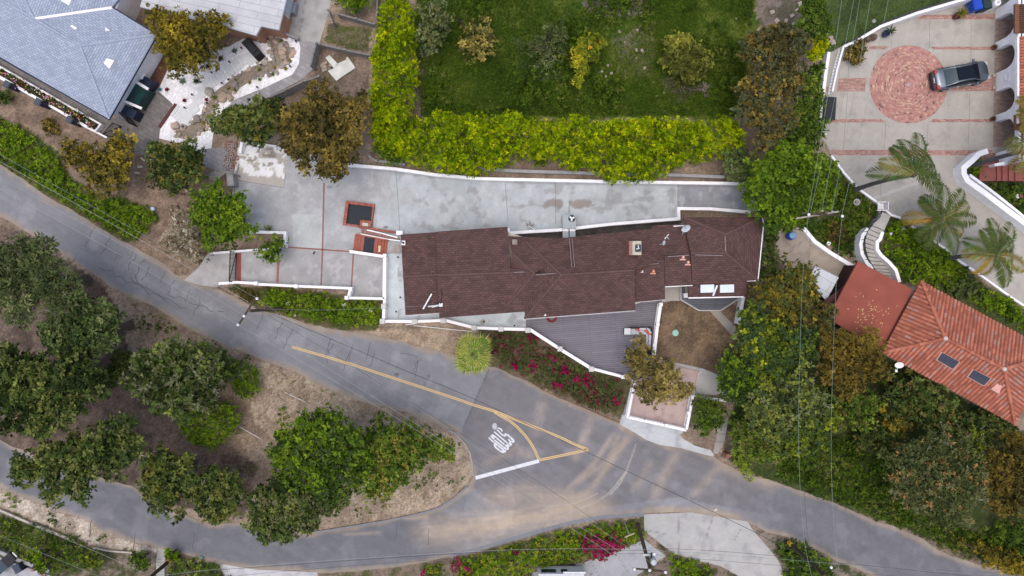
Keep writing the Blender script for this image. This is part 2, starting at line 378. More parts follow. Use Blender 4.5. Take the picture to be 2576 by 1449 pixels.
def zone(DX, DY, poly, warp=10.0, k=0):
    wx = (fbm(DX, DY, 40, 11 + k) - 0.5) * 2 * warp; wy = (fbm(DX, DY, 40, 23 + k) - 0.5) * 2 * warp
    return pip(DX + wx, DY + wy, poly)
ZONES = [  # polygon, colour a, colour b, warp
  ([(-80, 190), (0, 190), (260, 340), (400, 400), (560, 380), (590, 440), (585, 500), (520, 680), (440, 690), (-80, 405)], (.225, .165, .12), (.15, .11, .08), 8),
  ([(-200, 230), (0, 292), (60, 320), (150, 385), (170, 440), (240, 480), (300, 495), (395, 530), (400, 560), (360, 590), (320, 612), (-200, 300)], (.05, .07, .018), (.10, .085, .04), 8),
  ([(1045, -400), (1905, -400), (1905, 60), (1870, 300), (1045, 300)], (.044, .080, .008), (.088, .118, .017), 10),
  ([(1460, -300), (1650, -300), (1640, 20), (1590, 45), (1500, 40), (1465, 10)], (.21, .17, .145), (.09, .085, .055), 14),
  ([(1900, -300), (2030, -300), (2030, 40), (1990, 85), (1915, 90), (1900, 20)], (.17, .135, .115), (.10, .09, .06), 10),
  ([(1300, 100), (1420, 110), (1420, 210), (1310, 200)], (.055, .08, .03), (.04, .06, .02), 14),
  ([(1540, 90), (1640, 60), (1640, 190), (1560, 200)], (.15, .14, .085), (.07, .085, .035), 18),
  ([(1660, 195), (1770, 190), (1775, 250), (1690, 262)], (.17, .135, .11), (.07, .08, .03), 12),
  ([(1045, 60), (1062, 120), (1070, 300), (1040, 300)], (.14, .105, .085), (.09, .07, .055), 8),
  ([(822, 60), (935, 70), (930, 132), (818, 105)], (.085, .095, .03), (.13, .11, .07), 6),
  ([(800, 112), (930, 140), (925, 250), (800, 240), (770, 200)], (.19, .145, .115), (.13, .10, .07), 6),
  ([(2065, -400), (2480, -400), (2440, 5), (2290, 32), (2130, 112), (2060, 150)], (.055, .085, .025), (.035, .055, .016), 4),
  ([(2040, 380), (2110, 420), (2210, 515), (2300, 580), (2420, 670), (2560, 770), (2700, 860), (2600, 960), (2480, 850), (2320, 700), (2160, 650), (2030, 590), (1970, 560)], (.05, .07, .02), (.085, .085, .035), 6),
  ([(2440, 395), (2576, 440), (2700, 560), (2560, 510), (2470, 470), (2425, 430)], (.035, .05, .018), (.06, .07, .025), 4),
  ([(-200, 545), (40, 572), (160, 650), (260, 720), (300, 770), (330, 900), (420, 1020), (560, 1100), (650, 1180), (620, 1310), (-200, 1120)], (.135, .10, .078), (.08, .058, .046), 14),
  ([(620, 900), (760, 940), (900, 1000), (1130, 1075), (1200, 1180), (1130, 1270), (900, 1320), (860, 1260), (640, 1060)], (.34, .275, .205), (.25, .195, .145), 10),
  ([(1280, 575), (1703, 545), (1720, 560), (1700, 580), (1280, 610)], (.075, .07, .065), (.06, .055, .05), 2),
  ([(1640, 735), (1890, 735), (1875, 830), (1920, 960), (1760, 945), (1640, 915)], (.185, .128, .085), (.12, .083, .058), 4),
  ([(560, 720), (700, 718), (970, 755), (960, 835), (820, 825), (660, 785)], (.06, .075, .02), (.12, .09, .05), 6),
  ([(960, 808), (1200, 820), (1240, 900), (1120, 890), (940, 846)], (.33, .26, .185), (.24, .18, .13), 6),
  ([(1200, 825), (1330, 828), (1570, 950), (1600, 960), (1580, 1060), (1430, 1005), (1230, 922)], (.10, .085, .045), (.13, .095, .065), 5),
  ([(1820, 1090), (1900, 900), (2080, 850), (2250, 900), (2560, 1080), (2900, 1200), (2900, 1560), (2576, 1440), (2320, 1350), (1900, 1200), (1830, 1160)], (.035, .052, .012), (.06, .07, .025), 12),
  ([(1830, 1080), (1870, 1080), (1840, 1150), (1810, 1150)], (.12, .09, .07), (.10, .08, .06), 4),
  ([(-60, 1222), (0, 1228), (140, 1288), (225, 1312), (310, 1355), (400, 1382), (385, 1392), (250, 1375), (150, 1335), (0, 1270), (-60, 1250)], (.43, .375, .31), (.30, .25, .195), 5),
  ([(-60, 1272), (0, 1275), (150, 1340), (250, 1378), (400, 1392), (560, 1420), (600, 1600), (-60, 1600)], (.055, .06, .026), (.17, .135, .105), 14),
  ([(800, 1445), (1000, 1428), (1140, 1405), (1300, 1365), (1440, 1325), (1625, 1300), (1625, 1360), (1500, 1410), (1340, 1440), (1340, 1600), (800, 1600)], (.08, .085, .03), (.17, .13, .10), 8),
  ([(1620, 1335), (1700, 1395), (1860, 1450), (1900, 1600), (1560, 1600), (1600, 1449), (1680, 1400)], (.045, .055, .02), (.16, .125, .1), 6),
  ([(1890, 1325), (2070, 1392), (2190, 1450), (2300, 1600), (2030, 1600), (1960, 1410)], (.05, .055, .022), (.20, .17, .14), 8),
]
def paint_ground(DX, DY, cols):
    n1 = fbm(DX, DY, 60, 1); n2 = fbm(DX, DY, 14, 5, 3); n3 = vn(DX, DY, 4.5, 9)
    cols = lerp(np.ones((len(DX), 3)) * (.285, .222, .163), (.185, .138, .104), sm(.35, .65, n1))
    for i, (poly, a, b, wp) in enumerate(ZONES):
        bx = [p[0] for p in poly]; by = [p[1] for p in poly]
        near = (DX > min(bx) - 30) & (DX < max(bx) + 30) & (DY > min(by) - 30) & (DY < max(by) + 30)
        if not near.any(): continue
        m = np.zeros(len(DX), bool); m[near] = zone(DX[near], DY[near], poly, wp, i)
        cz = lerp(np.ones((len(DX), 3)) * a, b, sm(.42, .60, fbm(DX, DY, 26, i + 4)))
        cols = np.where(m[:, None], cz, cols)
    cols = cols * (0.78 + 0.44 * n2)[:, None] * (0.86 + 0.28 * n3)[:, None]
    far = (DX < -440) | (DX > 3016) | (DY < -265) | (DY > 1714)
    cols = np.where(far[:, None], np.array((.15, .135, .085)), cols)
    return cols
fx = np.concatenate([[-900, -400, -200, -110, -80, -66], np.arange(-56, 56.01, 0.2), [66, 80, 110, 200, 400, 900]])
fy = np.concatenate([[-900, -400, -200, -110, -70, -50], np.arange(-32, 32.01, 0.2), [50, 70, 110, 200, 400, 900]])
TX, TY = np.meshgrid(fx, fy); tz = hf(TX.ravel(), TY.ravel())
tv = np.stack([TX.ravel(), TY.ravel(), tz], 1); ii = np.arange(len(fx) * len(fy)).reshape(len(fy), len(fx))
tq = np.stack([ii[:-1, :-1].ravel(), ii[:-1, 1:].ravel(), ii[1:, 1:].ravel(), ii[1:, :-1].ravel()], 1)
tdx, tdy = toD(tv[:, 0], tv[:, 1], tv[:, 2])
ground = struct(tag(quad_mesh("ground", tv, tq, GROUND_M, paint_ground(tdx, tdy, None), smooth=True), "hillside earth with bare dirt, weeds and lawn under the whole neighbourhood", "ground"))

def strokes(DX, DY, cols, lst):
    for pts, w, col, a in lst:
        d = dist_line(DX, DY, pts); (x0, y0), (x1, y1) = pts[0], pts[-1]; L = math.hypot(x1 - x0, y1 - y0); u = ((DX - x0) * (x1 - x0) + (DY - y0) * (y1 - y0)) / L; v = (-(DX - x0) * (y1 - y0) + (DY - y0) * (x1 - x0)) / L
        st = fbm(u / 7, v, 9, 33, 3); cols = lerp(cols, col, np.clip(1.25 * a * np.exp(-(d / (w * .85)) ** 2) * (.35 + 1.5 * st) * sm(-.05, .15, u / L) * sm(-.05, .2, 1 - u / L + .05), 0, 1))
    return cols
rcr = random.Random(5); CRACKS = []
def crack(p0, p1, jit=6, n=7):
    pts = []
    for i in range(n + 1):
        u = i / n; pts.append((p0[0] + (p1[0] - p0[0]) * u + rcr.uniform(-jit, jit), p0[1] + (p1[1] - p0[1]) * u + rcr.uniform(-jit, jit)))
    CRACKS.append(pts)
for (x, y) in [(225, 590), (270, 610), (330, 660), (365, 690), (405, 700), (430, 720), (470, 745), (495, 770), (655, 800), (700, 830), (722, 850), (830, 880), (880, 900), (935, 905), (1045, 920)]:
    L = rcr.uniform(25, 60); crack((x + L * .25, y - L * .5), (x - L * .2, y + L * .5), 4)
crack((250, 665), (420, 760), 7, 12); crack((330, 700), (470, 780), 6, 10); crack((420, 740), (560, 790), 6, 9); crack((40, 580), (150, 640), 5, 8); crack((760, 985), (700, 930), 4)
for (x, y) in [(230, 1330), (340, 1360), (490, 1360), (500, 1340), (355, 1240), (1000, 1340), (1080, 1350), (707, 1360)]: crack((x, y - 22), (x - 5, y + 22), 2)
SAND = (.40, .33, .26)
NEWAS = [(1236, 915), (1166, 1075), (1150, 1110), (1200, 1240), (1300, 1300), (1420, 1290), (1700, 1250), (1950, 1300), (1960, 1200), (1700, 1110)]
def paint_road(DX, DY, cols):
    cols = np.ones((len(DX), 3)) * (.222, .226, .240)  # older pale asphalt, lightened further to offset tree shade on the upper street
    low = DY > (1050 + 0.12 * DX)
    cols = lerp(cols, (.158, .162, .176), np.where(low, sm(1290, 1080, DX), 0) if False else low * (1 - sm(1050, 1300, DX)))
    cols = np.where(pip(DX, DY, NEWAS)[:, None], (.180, .175, .184), cols)
    cols = lerp(cols, (.160, .160, .171), sm(1780, 2020, DX))
    # long soft wear along the lanes
    u = DX * 0.86 + DY * 0.5; v = -DX * 0.5 + DY * 0.86
    cols = cols * (0.86 + 0.28 * vn(u, v, 1, 3) * 0 + 0.28 * fbm(u / 8, v, 16, 6, 3))[:, None]
    sand = [([(1030, 1345), (1180, 1330), (1330, 1300), (1440, 1285), (1540, 1292)], 42, SAND, .62), ([(1200, 1260), (1330, 1235), (1440, 1260), (1530, 1275)], 26, SAND, .4),
      ([(1380, 1290), (1480, 1240), (1545, 1150), (1590, 1090)], 12, SAND, .42), ([(1420, 1240), (1500, 1160), (1545, 1090)], 8, SAND, .4), ([(1500, 1000), (1480, 1080), (1440, 1160)], 16, SAND, .28),
      ([(1560, 1090), (1530, 1160), (1450, 1215)], 10, SAND, .34), ([(1640, 1260), (1680, 1180), (1710, 1130)], 18, SAND, .3), ([(1740, 1255), (1790, 1190), (1830, 1165)], 14, SAND, .26), ([(1590, 1240), (1640, 1160)], 12, SAND, .22),
      ([(1620, 1285), (1760, 1285), (1860, 1300)], 12, SAND, .5), ([(1800, 1160), (1870, 1192), (1960, 1222)], 20, SAND, .5), ([(1210, 1170), (1300, 1130), (1345, 1150)], 14, SAND, .25), ([(1370, 1000), (1340, 1100)], 18, SAND, .2),
      ([(380, 1385), (430, 1400), (500, 1412)], 4, (.42, .38, .32), .6), ([(1010, 1305), (1080, 1300)], 7, SAND, .5), ([(860, 1345), (960, 1340)], 5, SAND, .35)]
    cols = strokes(DX, DY, cols, sand)
    for pts in ([(1205, 1380), (1366, 1313), (1405, 1285), (1430, 1240), (1450, 1200)],):
        pass
    for pts in (t(2, 3, [(310, 785), (400, 745), (480, 735), (590, 730), (700, 690), (860, 620)]), t(2, 3, [(570, 815), (680, 770), (850, 705), (960, 630), (1050, 530), (1150, 390), (1200, 260), (1250, 115)]), t(2, 3, [(990, 630), (1080, 530), (1160, 390)])):
        cols = lerp(cols, (.42, .385, .33), .6 * (1 - sm(.8, 2.4, dist_line(DX, DY, pts))))
    # dusty broken edge
    de = dist_line(DX, DY, ROAD, True)
    cols = lerp(cols, (.315, .26, .20), (1 - sm(2, 15, de + (fbm(DX, DY, 40, 12) - .5) * 22)) * .75)
    seam = dist_line(DX, DY, [(1236, 915), (1166, 1075)]); cols = lerp(cols, (.08, .08, .085), .6 * (1 - sm(.6, 2.2, seam + (vn(DX, DY, 5, 3) - .5) * 2)))
    for (x, y, r) in [(997, 942, 7), (1078, 946, 5), (1360, 1063, 4), (1068, 964, 4)]: cols = lerp(cols, (.07, .072, .08), .7 * (1 - sm(r * .4, r, np.hypot(DX - x, (DY - y) * 1.5) + (vn(DX, DY, 3, 4) - .5) * 5)))
    cols = cols * (1 + .16 * (sm(.55, .7, fbm(DX, DY, 40, 27)) - .3))[:, None]
    return cols
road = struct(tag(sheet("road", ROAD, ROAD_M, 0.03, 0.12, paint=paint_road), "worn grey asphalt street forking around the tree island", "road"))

def strip(mb, pts, w, z, dashes=None, col=None):      # flat ribbon along plan points, w in metres, constant z or None = drape
    P = [(W(*p, z) if not callable(z) else (lambda q: (q[0], q[1], q[2]))(G(*p, z()))) for p in pts]
    n = len(P); L = []; Rr = []
    for i in range(n):
        a = P[max(i - 1, 0)]; b = P[min(i + 1, n - 1)]; dx, dy = b[0] - a[0], b[1] - a[1]; l = math.hypot(dx, dy) or 1
        nx, ny = -dy / l * w / 2, dx / l * w / 2
        L.append((P[i][0] + nx, P[i][1] + ny, P[i][2])); Rr.append((P[i][0] - nx, P[i][1] - ny, P[i][2]))
    for i in range(n - 1): mb.face([Rr[i], Rr[i + 1], L[i + 1], L[i]], None, col)
def dens(pts, step=8):
    out = []
    for (x1, y1), (x2, y2) in zip(pts[:-1], pts[1:]):
        m = max(1, int(math.hypot(x2 - x1, y2 - y1) / step))
        out += [(x1 + (x2 - x1) * i / m, y1 + (y2 - y1) * i / m) for i in range(m)]
    return out + [pts[-1]]
def offs(pts, d):
    out = []
    for i, p in enumerate(pts):
        a = pts[max(i - 1, 0)]; b = pts[min(i + 1, len(pts) - 1)]; l = math.hypot(b[0] - a[0], b[1] - a[1]) or 1
        out.append((p[0] - (b[1] - a[1]) / l * d, p[1] + (b[0] - a[0]) / l * d))
    return out
def paintm(name, col):
    m, n, l, p = base_mat(name); tc = n.new("ShaderNodeTexCoord"); nz = n.new("ShaderNodeTexNoise"); nz.inputs["Scale"].default_value = 5; nz.inputs["Detail"].default_value = 8; nz.inputs["Roughness"].default_value = .75
    l.new(tc.outputs["Object"], nz.inputs["Vector"]); cr = n.new("ShaderNodeValToRGB"); cr.color_ramp.elements[0].position = .28; cr.color_ramp.elements[0].color = (.2, .19, .19, 1); cr.color_ramp.elements[1].position = .42; cr.color_ramp.elements[1].color = (*col, 1)
    l.new(nz.outputs["Fac"], cr.inputs[0]); l.new(cr.outputs[0], p.inputs["Base Color"]); p.inputs["Roughness"].default_value = .8; return m
YEL = paintm("yellow_road_paint", (.58, .41, .19)); WHT = paintm("white_road_paint", (.62, .64, .66))
def zz(pts): return [((1880 + x * 0.207) / 1.59006, (1620 + y * 0.207) / 1.59006) for x, y in pts]
main = t(1, 2, [(360, 592), (700, 690), (1000, 780), (1300, 880), (1700, 1010), (2000, 1110), (2200, 1180), (2400, 1240)])
brA = main + t(2, 2, [(0, 1307), (200, 1390), (330, 1440)]) + t(2, 3, [(500, 60), (640, 130), (755, 175)])
brB = main + zz([(480, 140), (600, 215), (760, 300), (900, 415), (1050, 570), (1150, 700), (1240, 850), (1330, 1050)])
brC = zz([(1335, 1065), (1700, 990), (2290, 862)])
mb = MB()
for pl in (brA, brB, brC):
    for o_ in (-1.9, 1.9): strip(mb, dens(offs(dens(pl, 10), o_), 20), .085, .036 if pl is not brB else .0365)
struct(tag(mb.build("yellow_line", YEL), "double yellow centre line that splits into a triangle", "road marking"))
mb = MB(); strip(mb, zz([(105, 1410), (1335, 1080)]), .30, .0372); struct(tag(mb.build("stop_line", WHT), "wide white stop bar across the fork of the street", "road marking"))
mb = MB()
for pts, w in [([(535, 440), (600, 465), (625, 510)], 28), ([(520, 475), (590, 545)], 26), ([(590, 548), (640, 588), (690, 600)], 28), ([(665, 560), (730, 580), (780, 625)], 32), ([(785, 630), (838, 680), (848, 725)], 38), ([(740, 660), (775, 700), (838, 720)], 30),
   ([(465, 515), (725, 740)], 28), ([(712, 768), (758, 810)], 46), ([(752, 725), (802, 778)], 46), ([(468, 660), (405, 595), (430, 577), (500, 625)], 36), ([(470, 675), (635, 805)], 30), ([(505, 630), (665, 765)], 30), ([(640, 812), (712, 858), (738, 850), (732, 815), (680, 770)], 36),
   ([(360, 630), (460, 720)], 28), ([(466, 728), (525, 775)], 42), ([(532, 777), (630, 852)], 32), ([(625, 858), (690, 908)], 42), ([(468, 765), (492, 815), (570, 877)], 32), ([(576, 882), (620, 908), (662, 915)], 34)]:
    strip(mb, zz(pts), w * .207 / 4096 * GW, .037 + 0.0004 * (len(mb.f) % 5))
struct(tag(mb.build("stop_lettering", WHT), "white STOP lettering painted on the asphalt before the stop bar", "road marking"))
mb = MB(); mb.face([W(*zz([(478 + 48 * math.cos(a) - 10 * math.sin(a), 412 + 64 * math.sin(a) + 14 * math.cos(a))])[0], .036) for a in [-i * math.pi / 9 for i in range(18)]], None)
struct(tag(mb.build("paint_blot", M("worn_white_paint", (.42, .44, .46), .8, 0, .2, 6)), "grey white oval paint blot above the STOP lettering", "road marking"))
mb = MB()
for c in CRACKS: strip(mb, c, .045, .034, col=(.095, .098, .105))
for pts in (t(1, 2, [(1410, 850), (1440, 870), (1425, 890), (1390, 880), (1400, 855), (1430, 880)]), t(1, 2, [(1730, 880), (1750, 895), (1725, 898)]), t(1, 2, [(1450, 655), (1540, 665), (1620, 690), (1625, 760), (1600, 900)]), t(1, 2, [(1150, 545), (1130, 640), (1105, 730)]), t(1, 2, [(750, 510), (700, 680), (720, 760)]), t(1, 2, [(975, 570), (910, 720), (880, 830)]), t(0, 1, [(900, 960), (870, 1000), (855, 1035)]), t(0, 1, [(1060, 1050), (1030, 1090), (1000, 1110)]), t(0, 1, [(1345, 1070), (1320, 1120), (1300, 1165), (1180, 1110), (1150, 1180)]), t(0, 1, [(1455, 1165), (1400, 1200), (1395, 1280), (1360, 1330), (1385, 1400), (1440, 1449)])): strip(mb, pts, .04, .0345, col=(.075, .077, .085))
struct(tag(mb.build("road_cracks", VC_M), "thin dark cracks running across the worn asphalt", "cracks"))
# concrete gutter along the lower verge of the fork
mb = MB(); strip(mb, dens([(1131, 1399), (1206, 1381), (1288, 1357), (1363, 1335), (1438, 1315), (1513, 1301), (1620, 1294)], 12), .34, .040, col=(.20, .21, .23))
struct(tag(mb.build("gutter", VC_M), "grey concrete gutter along the lower edge of the fork", "gutter"))
def kerb(name, pts, w, h, col, label):
    mb = MB(); P = [W(*p, h) for p in dens(pts, 10)]; n = len(P); A = []; B = []
    for i in range(n):
        a = P[max(i - 1, 0)]; b = P[min(i + 1, n - 1)]; dx, dy = b[0] - a[0], b[1] - a[1]; l = math.hypot(dx, dy) or 1
        A.append((P[i][0] - dy / l * w / 2, P[i][1] + dx / l * w / 2)); B.append((P[i][0] + dy / l * w / 2, P[i][1] - dx / l * w / 2))
    for i in range(n - 1): mb.hexa([(*B[i], -.05), (*B[i + 1], -.05), (*A[i + 1], -.05), (*A[i], -.05)], [(*B[i], h), (*B[i + 1], h), (*A[i + 1], h), (*A[i], h)], col)
    return struct(tag(mb.build(name, VC_M), label, "kerb"))
kerb("kerb", [(1126, 1083), (1144, 1090), (1169, 1116), (1182, 1140), (1187, 1165), (1190, 1198)], .14, .14, (.30, .29, .27), "low asphalt kerb round the upper nose of the tree island")
kerb("kerb", [(1176, 1224), (1144, 1253), (1101, 1280), (1044, 1296), (969, 1311), (860, 1329), (795, 1339)], .16, .12, (.21, .21, .22), "dark low kerb along the lower side of the tree island")
kerb("kerb", [(1330, 962), (1368, 986), (1413, 1006), (1463, 1026), (1525, 1054), (1558, 1066)], .16, .13, (.26, .20, .15), "dirt covered kerb below the bougainvillea bank")

RDL_ = [t(3, 0, p) for p in ([(1625, 195), (1625, 465)], [(2045, 195), (2040, 640)], [(815, 500), (810, 780)], [(800, 925), (785, 1195)], [(2030, 920), (2025, 1195)], [(1185, 1235), (1175, 1449)], [(1610, 1235), (1605, 1449)], [(2025, 1235), (2015, 1449)], [(780, 1240), (760, 1449)], [(980, 785), (975, 920)], [(1240, 400), (1240, 460)], [(1235, 463), (1250, 490)], [(1180, 497), (1200, 520)], [(1625, 468), (1605, 500)], [(1670, 497), (1655, 525)])] + [t(3, 1, p) for p in ([(1150, 120), (1130, 540)], [(1980, 920), (1850, 1090)], [(2190, 610), (2160, 650)], [(1580, 890), (1700, 700)], [(760, 0), (760, 55)], [(1170, 0), (1170, 55)])]
# ---- paving of the main lot
def paint_lot(DX, DY, cols):
    n = fbm(DX, DY, 30, 2)
    cols = np.ones((len(DX), 3)) * (.345, .352, .358)
    blue = (DX > 985 + (DY - 480) * .1 + (fbm(DX, DY, 25, 8) - .5) * 30 - np.where(DY > 500, 45, 0)) & (DY < 600)
    cols = np.where(blue[:, None], (.385, .418, .43), cols)
    cols = np.where(((DX > 1143) & (DX < 1209) & (DY < 600))[:, None], (.355, .388, .402), cols)
    cols = np.where(((DX > 1511) & (DX <= 1705))[:, None], (.37, .398, .41), cols)
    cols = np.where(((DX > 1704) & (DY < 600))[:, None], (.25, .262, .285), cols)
    cols = np.where(((DX < 815) & (DX > 735) & (DY > 540) & (DY < 625))[:, None], (.40, .425, .42), cols)
    cols = np.where((DY > 626)[:, None], (.325, .322, .318), cols)
    cols = np.where(((DX > 968) & (DY > 640))[:, None], (.50, .555, .58), cols)
    cols = cols * (0.80 + .40 * n)[:, None]
    cols = lerp(cols, (.50, .52, .53), .35 * sm(.58, .7, fbm(DX, DY, 14, 21)))
    cols = lerp(cols, (.235, .235, .235), .6 * sm(.57, .72, fbm(DX, DY, 22, 31)) * (DX > 1000))
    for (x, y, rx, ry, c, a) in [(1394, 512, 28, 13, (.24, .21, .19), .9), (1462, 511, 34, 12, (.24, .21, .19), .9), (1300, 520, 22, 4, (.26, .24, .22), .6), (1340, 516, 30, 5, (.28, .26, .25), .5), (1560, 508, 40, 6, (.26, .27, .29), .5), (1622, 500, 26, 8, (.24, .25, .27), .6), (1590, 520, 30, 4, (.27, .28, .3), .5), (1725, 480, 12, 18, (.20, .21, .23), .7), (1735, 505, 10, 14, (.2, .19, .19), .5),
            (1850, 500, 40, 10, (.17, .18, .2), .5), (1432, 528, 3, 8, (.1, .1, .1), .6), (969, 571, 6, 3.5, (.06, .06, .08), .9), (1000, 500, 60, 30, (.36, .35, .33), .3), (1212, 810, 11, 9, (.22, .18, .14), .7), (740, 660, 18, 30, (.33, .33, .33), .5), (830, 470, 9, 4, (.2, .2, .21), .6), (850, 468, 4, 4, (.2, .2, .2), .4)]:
        q = np.hypot((DX - x) / rx, (DY - y) / ry) + (fbm(DX, DY, 12, 15) - .5) * 1.2; cols = lerp(cols, c, a * (1 - sm(.75, 1.0, q)))
    pat = pip(DX, DY, [(598, 350), (724, 366), (719, 430), (713, 472), (587, 452)])
    wn = fbm(DX, DY, 15, 40, 3); pc = lerp(np.ones((len(DX), 3)) * (.40, .38, .34), (.68, .69, .70), sm(.44, .5, wn) * (DY < 440 + (DX - 600) * .1)); pc = lerp(pc, (.2, .17, .14), .8 * sm(.62, .66, vn(DX, DY, 7, 4)) * (DY < 420))
    cols = np.where(pat[:, None], pc, cols)
    # darker ragged margins below the walls
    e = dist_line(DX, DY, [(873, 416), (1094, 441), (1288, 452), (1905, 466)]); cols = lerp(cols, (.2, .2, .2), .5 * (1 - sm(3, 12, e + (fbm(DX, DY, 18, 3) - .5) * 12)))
    return cols
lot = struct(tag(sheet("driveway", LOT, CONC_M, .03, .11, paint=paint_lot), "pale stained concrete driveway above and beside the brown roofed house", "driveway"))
def conc(base, var=.2, dark=(.2, .2, .2), lines=(), k=0, da=.35, lcol=(.14, .14, .14), lw=1.7):
    def f(DX, DY, cols):
        cols = np.ones((len(DX), 3)) * base * (1 - var / 2 + var * fbm(DX, DY, 34, k))[:, None]
        cols = lerp(cols, dark, da * sm(.58, .72, fbm(DX, DY, 24, k + 7)))
        for ln in lines: cols = lerp(cols, lcol, .6 * (1 - sm(.4, lw, dist_line(DX, DY, ln))))
        return cols
    return f
struct(tag(sheet("driveway_apron", APRON, CONC_M, .032, .12, paint=conc((.39, .38, .375), .25, k=3)), "sloping concrete apron between the black gate and the street", "driveway"))
mb = MB(); zd = lambda: .036
mj = MB()
for ln in ([(996, 432), (1001, 500), (1006, 585)], [(1271, 462), (1278, 557)], [(1397, 457), (1398, 564)], [(1705, 462), (1705, 522)], [(588, 452), (713, 472), (720, 430)]): strip(mj, dens(ln, 12), .03, zd, col=(.13, .13, .135))
for ln in RDL_: strip(mj, dens(ln, 12), .025, zd, col=(.17, .165, .15))
struct(tag(mj.build("paving_joints", VC_M), "narrow dark joints between the slabs of the concrete drives", "paving"))
for pts in (t(1, 1, [(685, 390), (677, 700), (670, 1060), (655, 1420)]), t(1, 1, [(300, 1037), (670, 1062)]), t(1, 1, [(674, 1063), (940, 1082)]), t(1, 1, [(980, 1105), (960, 1440)]), ):
    strip(mb, dens(pts, 12), .12, zd, col=(.25, .115, .10))
strip(mb, dens(t(1, 1, [(228, 1120), (215, 1390)]), 12), .2, zd, col=(.29, .13, .11)); strip(mb, dens(t(0, 1, [(2405, 1085), (2403, 1380)]), 12), .36, zd, col=(.28, .09, .075))
struct(tag(mb.build("brick_inlay", VC_M), "thin red brick lines dividing the lower concrete driveway", "paving"))

# ---- right hand driveway
RD = [(2079, 138), (2117, 117), (2137, 110), (2200, 74), (2290, 40), (2380, 14), (2430, 0), (2504, -12), (2560, -12), (2560, 375), (2498, 385), (2459, 387), (2424, 409), (2396, 428), (2404, 456), (2512, 536), (2576, 583), (2760, 700), (2760, 890), (2576, 767), (2539, 744), (2492, 712), (2457, 686), (2412, 656), (2382, 628), (2332, 596), (2292, 568), (2242, 541), (2202, 506), (2157, 473), (2124, 436), (2092, 391), (2079, 362), (2052, 330), (2060, 250)]
RDL = []
def paint_rd(DX, DY, cols):
    cols = conc((.375, .355, .315), .16, (.24, .225, .20), RDL, 5, .35, (.19, .18, .165))(DX, DY, cols)
    cols = lerp(cols, (.45, .44, .42), .8 * (1 - sm(3.4, 4.2, dist_line(DX, DY, t(3, 1, [(1070, 548), (1550, 370)])))))
    for (x, y, rx, ry) in [(2340, 60, 60, 16), (2470, 70, 25, 30), (2480, 180, 26, 30), (2475, 270, 24, 30), (2400, 55, 30, 10)]: cols = lerp(cols, (.28, .255, .225), .35 * (1 - sm(.5, 1.1, np.hypot((DX - x) / rx, (DY - y) / ry) + (fbm(DX, DY, 10, 5) - .5) * 1.4)))
    return cols
struct(tag(sheet("driveway", RD, CONC_M, .03, .11, paint=paint_rd), "beige concrete motor court with red brick bands round the grey car", "driveway"))
def bricks(mb, quad, bw=.22, bh=.10, z=.037, cols=((.36, .17, .14), (.29, .13, .105), (.42, .24, .19), (.33, .19, .17)), rnd=random.Random(3), gap=.008, soldier=False):
    A, B, Cc, D = [Vector(G(*p, z)) for p in quad]; L = ((B - A).length + (Cc - D).length) / 2; Wd = ((D - A).length + (Cc - B).length) / 2
    rows = max(1, round(Wd / bh)); n = max(1, round(L / bw))
    f = lambda u, v: tuple((A * (1 - u) + B * u) * (1 - v) + (D * (1 - u) + Cc * u) * v)
    for r in range(rows):
        o_ = (r % 2) * .5 if rows > 1 else 0
        for i in range(-1, n + 1):
            u0 = max(0, (i + o_) / n); u1 = min(1, (i + 1 + o_) / n)
            if u1 - u0 < .002: continue
            g = gap / L; h = gap / Wd; c = rnd.choice(cols); k = rnd.uniform(.85, 1.15); c = tuple(x * k for x in c)
            mb.face([f(u0 + g, (r + 1) / rows - h), f(u1 - g, (r + 1) / rows - h), f(u1 - g, r / rows + h), f(u0 + g, r / rows + h)], None, c)
mb = MB()
for c, r, q in [(3, 0, [(1540, 150), (2285, 142), (2285, 195), (1500, 192)]), (3, 0, [(1020, 463), (1235, 463), (1180, 497), (1010, 497)]), (3, 0, [(1620, 468), (2280, 470), (2280, 503), (1670, 497)]), (3, 0, [(715, 785), (980, 785), (975, 920), (690, 920)]), (3, 0, [(540, 877), (640, 877), (635, 920), (535, 920)]),
   (3, 0, [(1830, 785), (2275, 785), (2270, 918), (1845, 918)]), (3, 0, [(615, 1198), (1140, 1198), (1190, 1232), (605, 1232)]), (3, 0, [(1660, 1198), (2250, 1198), (2250, 1230), (1615, 1230)]), (3, 1, [(635, 58), (2260, 62), (2260, 115), (640, 113)])]:
    bricks(mb, t(c, r, q))
BR = mb.build("brick_band", VC_M); struct(tag(BR, "red brick bands laid across the beige motor court", "paving"))
mb = MB(); bricks(mb, t(3, 0, [(2285, 195), (2500, 195), (2500, 1480), (2262, 1480)]), cols=((.30, .20, .16), (.25, .165, .13), (.34, .23, .18)))
struct(tag(mb.build("brick_floor", VC_M), "brown brick floor under the white arcade", "paving"))
mb = MB(); cx, cy, _z = G(2284.5, 212.5); rr = random.Random(2)
mb.face([(cx + 3.14 * math.cos(a), cy + 3.14 * math.sin(a), _z + .036) for a in [i * math.pi / 36 for i in range(72)]], None, (.30, .19, .16))
r0 = .12
